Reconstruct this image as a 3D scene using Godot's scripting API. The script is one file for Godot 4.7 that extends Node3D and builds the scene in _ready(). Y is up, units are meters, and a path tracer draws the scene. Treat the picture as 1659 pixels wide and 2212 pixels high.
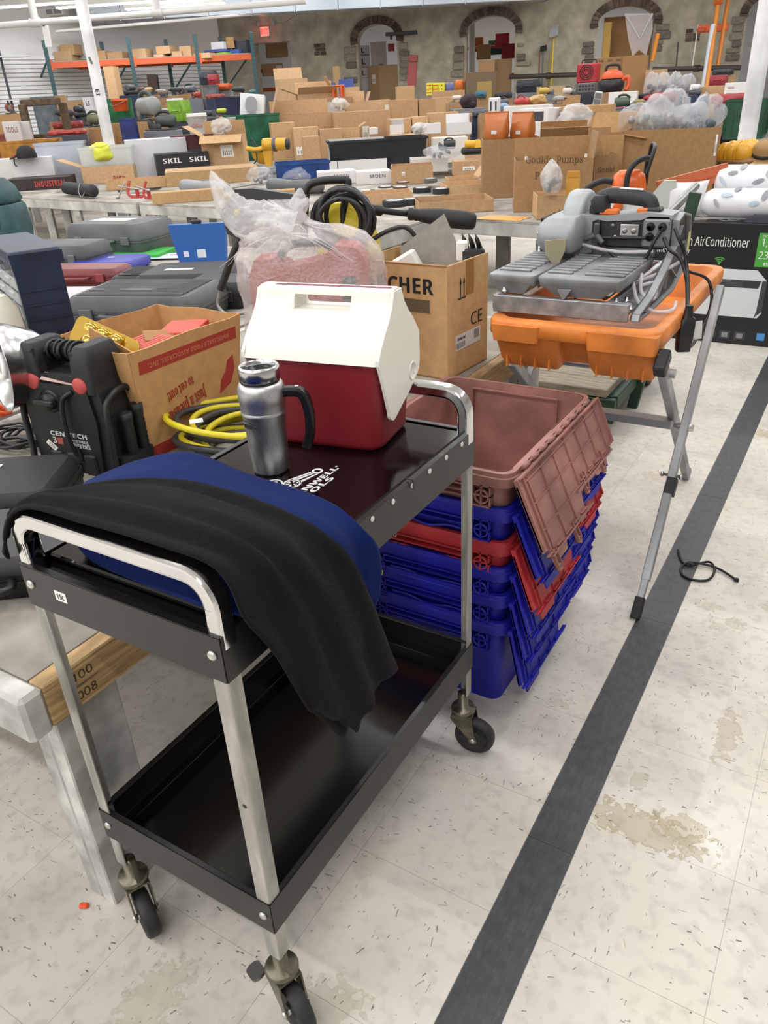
extends Node3D

# ---------------------------------------------------------------- helpers
const FLAT := -1
var used := {}
var mats := {}
var tex := {}
var rng := RandomNumberGenerator.new()


class MB:
	# collects shapes into one mesh; xf places whatever is added next
	var st := SurfaceTool.new()
	var xf := Transform3D()
	var grp := 1

	func _init() -> void:
		st.begin(Mesh.PRIMITIVE_TRIANGLES)

	func put(o: Vector3, rot := Vector3.ZERO) -> MB:
		xf = Transform3D(Basis.from_euler(rot), o)
		return self

	func vert(p: Vector3, g: int, uv := Vector2.ZERO) -> void:
		st.set_smooth_group(g)
		st.set_uv(uv)
		st.add_vertex(xf * p)

	func tri(a: Vector3, b: Vector3, c: Vector3, g := -1) -> void:
		vert(a, g)
		vert(c, g)
		vert(b, g)

	func quad(a: Vector3, b: Vector3, c: Vector3, d: Vector3, g := -1) -> void:
		tri(a, b, c, g)
		tri(a, c, d, g)

	func quad_uv(a: Vector3, b: Vector3, c: Vector3, d: Vector3, r := Rect2(0, 0, 1, 1)) -> void:
		var u := [r.position + Vector2(0, r.size.y), r.position + r.size, r.position + Vector2(r.size.x, 0), r.position]
		var p := [a, b, c, d]
		for k in [0, 2, 1, 0, 3, 2]:
			vert(p[k], -1, u[k])

	func ring(s: Array, n: int) -> PackedVector3Array:
		var out := PackedVector3Array()
		var r: float = clampf(s[3], 0.0001, minf(s[1], s[2]) * 0.4999)
		var ox: float = s[4] if s.size() > 4 else 0.0
		var oz: float = s[5] if s.size() > 5 else 0.0
		for c in 4:
			var cx: float = (s[1] / 2.0 - r) * [1, -1, -1, 1][c] + ox
			var cz: float = (s[2] / 2.0 - r) * [1, 1, -1, -1][c] + oz
			for k in n + 1:
				var a: float = (c + float(k) / n) * PI / 2.0
				out.append(Vector3(cx + r * cos(a), s[0], cz + r * sin(a)))
		return out

	func cap(pts: PackedVector3Array, up: bool) -> void:
		var m := Vector3.ZERO
		for p in pts:
			m += p
		m /= pts.size()
		for i in pts.size():
			var a := pts[i]
			var b := pts[(i + 1) % pts.size()]
			if up:
				tri(m, b, a)
			else:
				tri(m, a, b)

	# rounded-rectangle sections [y, w, d, radius, ox, oz, break]; a true break starts a crease
	func loft(secs: Array, n := 3, bottom := true, top := true, smooth := true) -> MB:
		grp += 1
		var prev := PackedVector3Array()
		for i in secs.size():
			var cur := ring(secs[i], n)
			if i == 0 and bottom:
				cap(cur, false)
			if i > 0:
				for k in cur.size():
					var k2 := (k + 1) % cur.size()
					quad(prev[k], cur[k], cur[k2], prev[k2], grp if smooth else FLAT)
				if secs[i].size() > 6 and secs[i][6]:
					grp += 1
			if i == secs.size() - 1 and top:
				cap(cur, true)
			prev = cur
		return self

	func box(c: Vector3, s: Vector3, ch := 0.0) -> MB:
		if ch <= 0.0:
			return loft([[c.y - s.y / 2, s.x, s.z, 0.00005, c.x, c.z], [c.y + s.y / 2, s.x, s.z, 0.00005, c.x, c.z]], 1, true, true, false)
		var h := s.y / 2
		return loft([[c.y - h, s.x - 2 * ch, s.z - 2 * ch, ch * 0.3, c.x, c.z], [c.y - h + ch, s.x, s.z, ch, c.x, c.z], [c.y + h - ch, s.x, s.z, ch, c.x, c.z], [c.y + h, s.x - 2 * ch, s.z - 2 * ch, ch * 0.3, c.x, c.z]], 1, true, true, false)

	# profile of [radius, y] or [radius, y, crease] turned round the y axis
	func lathe(prof: Array, n := 20, sweep := TAU) -> MB:
		grp += 1
		for i in prof.size() - 1:
			var a: Array = prof[i]
			var b: Array = prof[i + 1]
			if a.size() > 2 and a[2]:
				grp += 1
			for k in n:
				var t0 := sweep * k / n
				var t1 := sweep * (k + 1) / n
				var p := Vector3(a[0] * cos(t0), a[1], a[0] * sin(t0))
				var q := Vector3(a[0] * cos(t1), a[1], a[0] * sin(t1))
				var r := Vector3(b[0] * cos(t1), b[1], b[0] * sin(t1))
				var s := Vector3(b[0] * cos(t0), b[1], b[0] * sin(t0))
				if a[0] > 1e-6:
					tri(p, s, q, grp)
				if b[0] > 1e-6:
					tri(q, s, r, grp)
		return self

	func tube(pts: Array, r: float, n := 8, taper := 1.0) -> MB:
		grp += 1
		var t: Vector3 = (pts[1] - pts[0]).normalized()
		var u := t.cross(Vector3.UP if absf(t.y) < 0.9 else Vector3.RIGHT).normalized()
		var prev := PackedVector3Array()
		for i in pts.size():
			var d: Vector3 = (pts[mini(i + 1, pts.size() - 1)] - pts[maxi(i - 1, 0)])
			if d.length() > 1e-7:
				t = d.normalized()
			u = (u - t * u.dot(t)).normalized()
			var w := t.cross(u)
			var rr: float = r * lerpf(1.0, taper, float(i) / (pts.size() - 1))
			var cur := PackedVector3Array()
			for k in n:
				cur.append(pts[i] + (u * cos(TAU * k / n) + w * sin(TAU * k / n)) * rr)
			if i == 0:
				for k in n:
					tri(pts[0], cur[(k + 1) % n], cur[k])
			else:
				for k in n:
					var k2 := (k + 1) % n
					quad(prev[k], prev[k2], cur[k2], cur[k], grp)
			if i == pts.size() - 1:
				for k in n:
					tri(pts[i], cur[k], cur[(k + 1) % n])
			prev = cur
		return self

	# a section (in the side / normal plane) swept along a path that lies in the plane with this normal
	func sweep(pts: Array, sec: Array, nrm: Vector3) -> MB:
		var prev: Array = []
		var g0 := grp + 1
		grp += sec.size() + 1
		for i in pts.size():
			var t: Vector3 = (pts[mini(i + 1, pts.size() - 1)] - pts[maxi(i - 1, 0)]).normalized()
			var b := nrm.cross(t).normalized()
			var cur: Array = []
			for s in sec:
				cur.append(pts[i] + b * s.x + nrm * s.y)
			if i > 0:
				for k in sec.size():
					var k2 := (k + 1) % sec.size()
					quad(prev[k], prev[k2], cur[k2], cur[k], g0 + k)
			if i == 0 or i == pts.size() - 1:
				for k in range(1, sec.size() - 1):
					if i == 0:
						tri(cur[0], cur[k + 1], cur[k])
					else:
						tri(cur[0], cur[k], cur[k + 1])
			prev = cur
		return self

	# polygon in x/y pushed out along z from z0 to z1
	func prism(poly: Array, z0: float, z1: float, smooth := false) -> MB:
		var p2 := PackedVector2Array(poly)
		if Geometry2D.is_polygon_clockwise(p2):
			p2.reverse()
		var idx := Geometry2D.triangulate_polygon(p2)
		grp += 1
		for i in range(0, idx.size(), 3):
			var a := p2[idx[i]]
			var b := p2[idx[i + 1]]
			var c := p2[idx[i + 2]]
			if (b - a).cross(c - a) < 0:
				var s := b
				b = c
				c = s
			tri(Vector3(a.x, a.y, z1), Vector3(b.x, b.y, z1), Vector3(c.x, c.y, z1))
			tri(Vector3(a.x, a.y, z0), Vector3(c.x, c.y, z0), Vector3(b.x, b.y, z0))
		for i in p2.size():
			var a := p2[i]
			var b := p2[(i + 1) % p2.size()]
			quad(Vector3(a.x, a.y, z0), Vector3(b.x, b.y, z0), Vector3(b.x, b.y, z1), Vector3(a.x, a.y, z1), grp if smooth else FLAT)
		return self

	# surface through a grid of points, as a shell of some thickness
	func shell(rows: Array, thick: float) -> MB:
		grp += 1
		var n := rows.size()
		var m: int = rows[0].size()
		var back: Array = []
		for i in n:
			var rb: Array = []
			for j in m:
				var du: Vector3 = rows[mini(i + 1, n - 1)][j] - rows[maxi(i - 1, 0)][j]
				var dv: Vector3 = rows[i][mini(j + 1, m - 1)] - rows[i][maxi(j - 1, 0)]
				rb.append(rows[i][j] - du.cross(dv).normalized() * thick)
			back.append(rb)
		for i in n - 1:
			for j in m - 1:
				quad(rows[i][j], rows[i + 1][j], rows[i + 1][j + 1], rows[i][j + 1], grp)
				quad(back[i][j], back[i][j + 1], back[i + 1][j + 1], back[i + 1][j], grp)
		for i in n - 1:
			quad(rows[i][0], back[i][0], back[i + 1][0], rows[i + 1][0], grp)
			quad(rows[i][m - 1], rows[i + 1][m - 1], back[i + 1][m - 1], back[i][m - 1], grp)
		for j in m - 1:
			quad(rows[0][j], rows[0][j + 1], back[0][j + 1], back[0][j], grp)
			quad(rows[n - 1][j], back[n - 1][j], back[n - 1][j + 1], rows[n - 1][j + 1], grp)
		return self

	# a lumpy closed body: each point of a sphere pushed by noise, flattened at y = 0
	func lump(c: Vector3, s: Vector3, noise: FastNoiseLite, amt: float, n := 18, crinkle := 0.0) -> MB:
		grp += 1
		var at := func(i: int, j: int) -> Vector3:
			var th := PI * i / n
			var ph := TAU * (j % (2 * n)) / (2 * n)
			var d := Vector3(sin(th) * cos(ph), cos(th), sin(th) * sin(ph))
			var k := 1.0 + amt * noise.get_noise_3dv(d * 40.0 + c * 70.0) + crinkle * absf(noise.get_noise_3dv(d * 130.0 + c * 90.0))
			var p := Vector3(d.x * s.x, d.y * s.y, d.z * s.z) * k * 0.5
			p.y = maxf(p.y, -s.y * 0.5)
			return c + p
		for i in n:
			for j in 2 * n:
				var a: Vector3 = at.call(i, j)
				var b: Vector3 = at.call(i, j + 1)
				var cc: Vector3 = at.call(i + 1, j + 1)
				var d: Vector3 = at.call(i + 1, j)
				if i > 0:
					tri(a, b, cc, grp)
				if i < n - 1:
					tri(a, cc, d, grp)
		return self

	func done() -> ArrayMesh:
		st.generate_normals()
		return st.commit()


func mb(o := Vector3.ZERO, rot := Vector3.ZERO) -> MB:
	return MB.new().put(o, rot)


func numbered(parent: Node, n: String) -> String:
	var key := str(parent.get_instance_id()) + "/" + n
	var k: int = used.get(key, 0)
	used[key] = k + 1
	return n if k == 0 else "%s_%03d" % [n, k]


# a thing: a node at its base whose children are its parts
func thing(called: String, label: String, category: String, at := Vector3.ZERO, turn := 0.0, group := "") -> Node3D:
	var o := Node3D.new()
	o.name = numbered(self, called)
	add_child(o)
	o.position = at
	o.rotation.y = turn
	o.set_meta("label", label)
	o.set_meta("category", category)
	if group:
		o.set_meta("group", group)
	return o


func part(parent: Node, called: String, b, m: Material, label := "") -> MeshInstance3D:
	var o := MeshInstance3D.new()
	o.mesh = b.done() if b is MB else b
	o.material_override = m
	o.name = numbered(parent, called)
	parent.add_child(o)
	if label:
		o.set_meta("label", label)
	return o


func struct(called: String, b, m: Material, parent: Node = self) -> MeshInstance3D:
	var o := part(parent, called, b, m)
	o.set_meta("kind", "structure")
	return o


func copy(o: Node3D, label: String, at: Vector3, turn := 0.0, group := "") -> Node3D:
	var base: String = String(o.name).rstrip("0123456789_")
	var c: Node3D = o.duplicate()
	c.name = numbered(self, base)
	add_child(c)
	c.position = at
	c.rotation.y = turn
	c.set_meta("label", label)
	if group:
		c.set_meta("group", group)
	return c


func noise_tex(seed_: int, freq: float, lo: float, hi: float, oct := 4, bump := 0.0, kind := FastNoiseLite.TYPE_SIMPLEX_SMOOTH) -> NoiseTexture2D:
	var n := FastNoiseLite.new()
	n.seed = seed_
	n.noise_type = kind
	n.frequency = freq
	n.fractal_octaves = oct
	var t := NoiseTexture2D.new()
	t.width = 512
	t.height = 512
	t.seamless = true
	t.noise = n
	if bump > 0.0:
		t.as_normal_map = true
		t.bump_strength = bump
	else:
		var g := Gradient.new()
		g.set_color(0, Color(lo, lo, lo))
		g.set_color(1, Color(hi, hi, hi))
		t.color_ramp = g
	return t


func make_textures() -> void:
	tex.card = noise_tex(3, 0.02, 0.9, 1.0, 5)
	tex.grime = noise_tex(5, 0.006, 0.66, 1.0, 6)
	tex.streak = noise_tex(7, 0.012, 0.62, 1.0, 5)
	tex.fine = noise_tex(9, 0.12, 0.82, 1.0, 3)
	tex.bump = noise_tex(11, 0.05, 0, 1, 4, 3.0)
	tex.grain = noise_tex(13, 0.2, 0, 1, 3, 4.0)
	tex.stone = noise_tex(15, 0.012, 0.78, 1.0, 6)
	tex.rough = noise_tex(17, 0.01, 0.2, 0.7, 5)
	# ribbed knit: fine parallel ridges as a normal map
	var im := Image.create(64, 64, false, Image.FORMAT_RGB8)
	for x in 64:
		for y in 64:
			var v := 0.5 + 0.5 * sin(TAU * x / 8.0) * (0.8 + 0.2 * sin(TAU * y / 8.0))
			im.set_pixel(x, y, Color(v, v, v))
	im.bump_map_to_normal_map(2.5)
	tex.rib = ImageTexture.create_from_image(im)


# one material per look: colour, roughness, metal, texture, its scale
func M(hex: String, rough := 0.6, metal := 0.0, t := "", sc := Vector3.ONE) -> StandardMaterial3D:
	var key := "%s %s %s %s %s" % [hex, rough, metal, t, sc]
	if mats.has(key):
		return mats[key]
	var m := StandardMaterial3D.new()
	m.resource_name = "surface %d" % mats.size()
	m.albedo_color = Color(hex)
	m.roughness = rough
	m.metallic = metal
	if t:
		m.uv1_triplanar = true
		m.uv1_scale = sc
		if t == "rib" or t == "bump" or t == "grain":
			m.normal_enabled = true
			m.normal_texture = tex[t]
			m.normal_scale = 0.6
		else:
			m.albedo_texture = tex[t]
	mats[key] = m
	return m


func card(hex := "b8926a") -> StandardMaterial3D:
	return M(hex, 0.85, 0, "card", Vector3(2, 2, 2))


func glassy(hex: String, alpha: float, rough := 0.1) -> StandardMaterial3D:
	var key := "glass %s %s %s" % [hex, alpha, rough]
	if mats.has(key):
		return mats[key]
	var m := StandardMaterial3D.new()
	m.resource_name = "clear %d" % mats.size()
	m.transparency = BaseMaterial3D.TRANSPARENCY_ALPHA
	m.albedo_color = Color(Color(hex), alpha)
	m.roughness = rough
	mats[key] = m
	return m


var fonts := {}


# raised lettering fitted into a width and a height; it faces +z at its own place, turned by rot
func txt(parent: Node, called: String, s: String, w: float, h: float, m: Material, o: Vector3, rot := Vector3.ZERO, bold := 700, family := "Droid Sans", italic := false) -> MeshInstance3D:
	var key := "%s %d %s" % [family, bold, italic]
	if not fonts.has(key):
		var f := SystemFont.new()
		f.font_names = PackedStringArray([family])
		f.font_weight = bold
		f.font_italic = italic
		fonts[key] = f
	var t := TextMesh.new()
	t.text = s
	t.font = fonts[key]
	t.font_size = 48
	t.pixel_size = 0.01
	t.depth = 0.02
	t.curve_step = 2.0
	var bb := t.get_aabb()
	var n := part(parent, called, t, m)
	var k := Vector3(w / maxf(bb.size.x, 0.001), h / maxf(bb.size.y, 0.001), 0.05)
	var mid := bb.get_center()
	n.transform = Transform3D(Basis.from_euler(rot), o) * Transform3D(Basis.from_scale(k), Vector3(-mid.x * k.x, -mid.y * k.y, 0))
	return n


func spline(p: Array, k := 6) -> Array:
	var out: Array = []
	for i in p.size() - 1:
		var a: Vector3 = p[maxi(i - 1, 0)]
		var b: Vector3 = p[i]
		var c: Vector3 = p[i + 1]
		var d: Vector3 = p[mini(i + 2, p.size() - 1)]
		for j in k:
			out.append(b.cubic_interpolate(c, a, d, float(j) / k))
	out.append(p[p.size() - 1])
	return out


func arc2(c: Vector2, r: float, a0: float, a1: float, n := 6) -> Array:
	var out: Array = []
	for i in n + 1:
		var a := deg_to_rad(lerpf(a0, a1, float(i) / n))
		out.append(c + Vector2(cos(a), sin(a)) * r)
	return out


func rrect(w: float, h: float, r: float, n := 4) -> Array:
	return arc2(Vector2(w / 2 - r, h / 2 - r), r, 0, 90, n) + arc2(Vector2(-w / 2 + r, h / 2 - r), r, 90, 180, n) + arc2(Vector2(-w / 2 + r, -h / 2 + r), r, 180, 270, n) + arc2(Vector2(w / 2 - r, -h / 2 + r), r, 270, 360, n)


# control grid -> smooth grid
func smooth_grid(rows: Array, k: int) -> Array:
	var mid: Array = []
	for r in rows:
		mid.append(spline(r, k))
	var out: Array = []
	var cols: Array = []
	for j in mid[0].size():
		var c: Array = []
		for i in mid.size():
			c.append(mid[i][j])
		cols.append(spline(c, k))
	for i in cols[0].size():
		var r: Array = []
		for j in cols.size():
			r.append(cols[j][i])
		out.append(r)
	return out


# ---------------------------------------------------------------- camera and light, then the shell
func camera_and_light() -> void:
	var cam := Camera3D.new()
	cam.name = "camera"
	add_child(cam)
	cam.transform = Transform3D(Basis(Vector3(0.857481, -0.048448, -0.512230), Vector3(-0.206904, 0.879044, -0.429502), Vector3(0.471081, 0.474272, 0.743739)), Vector3(0, 1.4465, 0))
	cam.fov = 67.605
	cam.near = 0.05
	cam.far = 120.0
	cam.current = true
	var env := Environment.new()
	env.background_mode = Environment.BG_COLOR
	env.background_color = Color(0.62, 0.64, 0.66)
	env.tonemap_mode = Environment.TONE_MAPPER_LINEAR
	env.tonemap_exposure = EXPOSURE
	env.sdfgi_enabled = true
	env.ssao_enabled = true
	env.ssil_enabled = true
	var we := WorldEnvironment.new()
	we.name = "surroundings"
	we.environment = env
	add_child(we)


const EXPOSURE := 1.0
const LAMP := 5.3
const CEIL := 4.62


func strip_light(at: Vector3, turn: float, label: String, energy := LAMP, size := 2.4) -> void:
	var t := thing("strip_light", label, "ceiling light", at, turn, "fluorescent strips under the ceiling")
	var h := mb().box(Vector3(0, 0.1, 0), Vector3(size, 0.1, 0.2), 0.01)
	part(t, "housing", h, M("e9e9e7", 0.5))
	var lens := StandardMaterial3D.new()
	lens.resource_name = "lit tube"
	lens.albedo_color = Color("f4f4f4")
	lens.emission_enabled = true
	lens.emission = Color(1.0, 0.985, 0.96)
	lens.emission_energy_multiplier = 5.0
	for s in [-1, 1]:
		part(t, "tube", mb(Vector3(0, 0.032, s * 0.06), Vector3(0, 0, PI / 2)).lathe([[0, -size / 2 + 0.02], [0.016, -size / 2 + 0.02], [0.016, size / 2 - 0.02], [0, size / 2 - 0.02]], 10), lens)
	for s in [-1, 1]:
		part(t, "hanger", mb(Vector3(s * size * 0.4, 0.15, 0)).lathe([[0, 0], [0.006, 0], [0.006, CEIL - at.y - 0.15], [0, CEIL - at.y - 0.15]], 6), M("c8c8c6", 0.4, 0.6))
	var l := AreaLight3D.new()
	l.name = "light"
	l.area_size = Vector2(size, 0.16)
	l.light_energy = energy
	l.light_color = Color(0.985, 0.99, 1.0)
	l.area_range = 60.0
	l.area_attenuation = 2.0
	l.shadow_enabled = true
	l.rotation.x = -PI / 2
	l.position = Vector3(0, 0.012, 0)
	t.add_child(l)


func floor_texture() -> ImageTexture:
	# two and a half metres of worn vinyl tiles: eight by eight, each with its own tone and run of flecks
	var n := 2048
	var im := Image.create(n, n, false, Image.FORMAT_RGB8)
	var cloud := FastNoiseLite.new()
	cloud.seed = 21
	cloud.frequency = 0.012
	cloud.fractal_octaves = 5
	var a := cloud.get_seamless_image(512, 512)
	a.resize(n, n, Image.INTERPOLATE_CUBIC)
	a.convert(Image.FORMAT_L8)
	cloud.seed = 23
	cloud.frequency = 0.05
	var b := cloud.get_seamless_image(1024, 1024)
	b.resize(n, n, Image.INTERPOLATE_BILINEAR)
	b.convert(Image.FORMAT_L8)
	var da := a.get_data()
	var db := b.get_data()
	var out := PackedByteArray()
	out.resize(n * n * 3)
	var tone: Array = []
	for k in 64:
		tone.append(rng.randf_range(0.965, 1.02))
	for y in n:
		for x in n:
			var i := y * n + x
			var v: float = 1.0 - 0.07 * clampf((135.0 - da[i]) / 90.0, 0.0, 1.0) - 0.06 * clampf((118.0 - db[i]) / 70.0, 0.0, 1.0)
			v *= tone[(y >> 8) * 8 + (x >> 8)]
			var w: float = clampf((da[i] - 120.0) / 120.0, 0.0, 1.0)
			out[i * 3] = int(212 * v)
			out[i * 3 + 1] = int((206 - 2 * w) * v)
			out[i * 3 + 2] = int((196 - 5 * w) * v)
	im.set_data(n, n, false, Image.FORMAT_RGB8, out)
	for k in 5200:
		var x := rng.randi_range(0, n - 1)
		var y := rng.randi_range(0, n - 1)
		var across := ((x >> 8) + (y >> 8)) % 2 == 0
		var ang := rng.randf_range(-0.5, 0.5) + (0.0 if across else PI / 2)
		var ln := rng.randi_range(2, 9) if rng.randf() < 0.93 else rng.randi_range(9, 17)
		var th := 1 if rng.randf() < 0.7 else 2
		var c := Color("5a554d") if rng.randf() < 0.5 else Color("8f877a") if rng.randf() < 0.75 else Color("b7a893")
		for q in ln:
			for w in th:
				im.set_pixel(posmod(int(x + cos(ang) * q), n), posmod(int(y + sin(ang) * q) + w, n), c)
	# spills: dried coffee-coloured blot and a run of pale rings, each of its own outline
	for s in [[-0.16, -1.255, 0.13, 0.045, 0.20], [-0.33, -1.19, 0.035, 0.05, 0.16], [-0.09, -1.29, 0.06, 0.04, 0.16], [-0.19, -2.18, 0.04, 0.02, 0.10], [-0.106, -2.115, 0.03, 0.025, 0.11], [-0.146, -2.082, 0.025, 0.022, 0.10], [-0.204, -1.384, 0.02, 0.025, 0.12], [-0.454, -1.546, 0.02, 0.015, 0.1], [-0.05, -1.63, 0.025, 0.09, 0.14], [-0.56, -0.60, 0.06, 0.05, 0.10], [-0.85, -0.45, 0.05, 0.08, 0.09], [-0.03, -2.25, 0.03, 0.02, 0.1]]:
		var cx: float = (s[0] + 1.9) / 2.4384 * n
		var cy: float = (s[1] + 3.0) / 2.4384 * n
		var rx: float = s[2] / 2.4384 * n
		var ry: float = s[3] / 2.4384 * n
		for y in range(int(cy - ry * 1.5), int(cy + ry * 1.5)):
			for x in range(int(cx - rx * 1.5), int(cx + rx * 1.5)):
				var q := sqrt(pow((x - cx) / rx, 2) + pow((y - cy) / ry, 2)) + cloud.get_noise_2d(x * 0.7, y * 0.7) * 0.9
				if q < 1.0:
					var edge: float = 1.0 if q < 0.82 else 1.6
					var xx := posmod(x, n)
					var yy := posmod(y, n)
					im.set_pixel(xx, yy, im.get_pixel(xx, yy).lerp(Color("8a7650"), s[4] * edge * 1.4))
	return ImageTexture.create_from_image(im)


func stripe_texture() -> ImageTexture:
	var im := Image.create(128, 1024, false, Image.FORMAT_RGB8)
	var nz := FastNoiseLite.new()
	nz.seed = 31
	nz.frequency = 0.02
	nz.fractal_octaves = 5
	for y in 1024:
		for x in 128:
			var v := 0.255 + 0.04 * nz.get_noise_2d(x * 3.0, y * 0.8) + 0.035 * nz.get_noise_2d(x * 0.9 + 300, y * 0.9)
			im.set_pixel(x, y, Color(v * 0.985, v, v * 1.04))
	for k in 160:
		var x := rng.randi_range(0, 126)
		var y := rng.randi_range(0, 1000)
		for q in rng.randi_range(2, 14):
			im.set_pixel(x, y + q, Color(0.36, 0.36, 0.37))
	return ImageTexture.create_from_image(im)


func build_floor() -> void:
	var fm := StandardMaterial3D.new()
	fm.resource_name = "worn vinyl floor"
	fm.albedo_texture = floor_texture()
	fm.roughness = 0.42
	fm.roughness_texture = tex.rough
	fm.roughness = 1.0
	var sm := StandardMaterial3D.new()
	sm.resource_name = "dark vinyl stripe"
	sm.albedo_texture = stripe_texture()
	sm.roughness = 0.42
	# the big floor, left open where single tiles are laid
	var x0 := -0.376 - 6 * 0.3048
	var x1 := -0.271 + 6 * 0.3048
	var z1 := -1.517 + 5 * 0.3048
	var z0 := -1.517 - 13 * 0.3048
	var b := mb()
	for r in [[-45.0, -45.0, 45.0, z0], [-45.0, z1, 45.0, 30.0], [-45.0, z0, x0, z1], [x1, z0, 45.0, z1]]:
		var q := Rect2((r[0] + 1.9) / 2.4384, (r[1] + 3.0) / 2.4384, (r[2] - r[0]) / 2.4384, (r[3] - r[1]) / 2.4384)
		b.quad_uv(Vector3(r[0], 0, r[3]), Vector3(r[2], 0, r[3]), Vector3(r[2], 0, r[1]), Vector3(r[0], 0, r[1]), q)
	b.box(Vector3(0, -0.1015, -7.5), Vector3(90, 0.2, 75))
	var fl := struct("floor", b, fm)
	var shared := {}
	for j in 18:
		for i in 12:
			var tx := -0.376 - (i + 1) * 0.3048 if i < 6 else -0.271 + (i - 6) * 0.3048
			var tz := -1.517 + (4 - j) * 0.3048
			var k := Vector2i(posmod(int(round((tx + 1.9) / 0.3048 * 4)), 32), posmod(int(round((tz + 3.0) / 0.3048 * 4)), 32))
			if not shared.has(k):
				var t := mb()
				var w := 0.3048
				var e := 0.0003
				var q := Rect2((tx + 1.9) / 2.4384, (tz + 3.0) / 2.4384, w / 2.4384, w / 2.4384)
				t.quad_uv(Vector3(e, 0, w - e), Vector3(w - e, 0, w - e), Vector3(w - e, 0, e), Vector3(e, 0, e), q)
				for s in [[Vector3(e, 0, e), Vector3(w - e, 0, e)], [Vector3(w - e, 0, e), Vector3(w - e, 0, w - e)], [Vector3(w - e, 0, w - e), Vector3(e, 0, w - e)], [Vector3(e, 0, w - e), Vector3(e, 0, e)]]:
					t.quad(s[1], s[0], s[0] + Vector3(0, -0.0012, 0), s[1] + Vector3(0, -0.0012, 0))
				shared[k] = t.done()
			var o := part(fl, "tile", shared[k], fm)
			o.position = Vector3(tx, 0, tz)
	# the dark marking strip between the tiles, in lengths, carried on past them
	for j in 14:
		var s := mb()
		var za := -13.0 + j * 0.9144 + 0.0006
		var zb := za + 0.9132
		s.quad_uv(Vector3(-0.375, 0.0006, zb), Vector3(-0.272, 0.0006, zb), Vector3(-0.272, 0.0006, za), Vector3(-0.375, 0.0006, za))
		s.box(Vector3(-0.3235, -0.0012, (za + zb) / 2), Vector3(0.103, 0.003, 0.912))
		part(fl, "marking_strip", s, sm)


func arch_wall_poly(s0: float, s1: float, spring: float, rise: float) -> Array:
	# lower edge of the wall over an arched opening, from left to right
	var w := (s1 - s0) / 2.0
	var out: Array = []
	for i in 13:
		var a := PI - PI * i / 12.0
		out.append(Vector2((s0 + s1) / 2 + w * cos(a), spring + rise * sin(a)))
	return out


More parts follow.
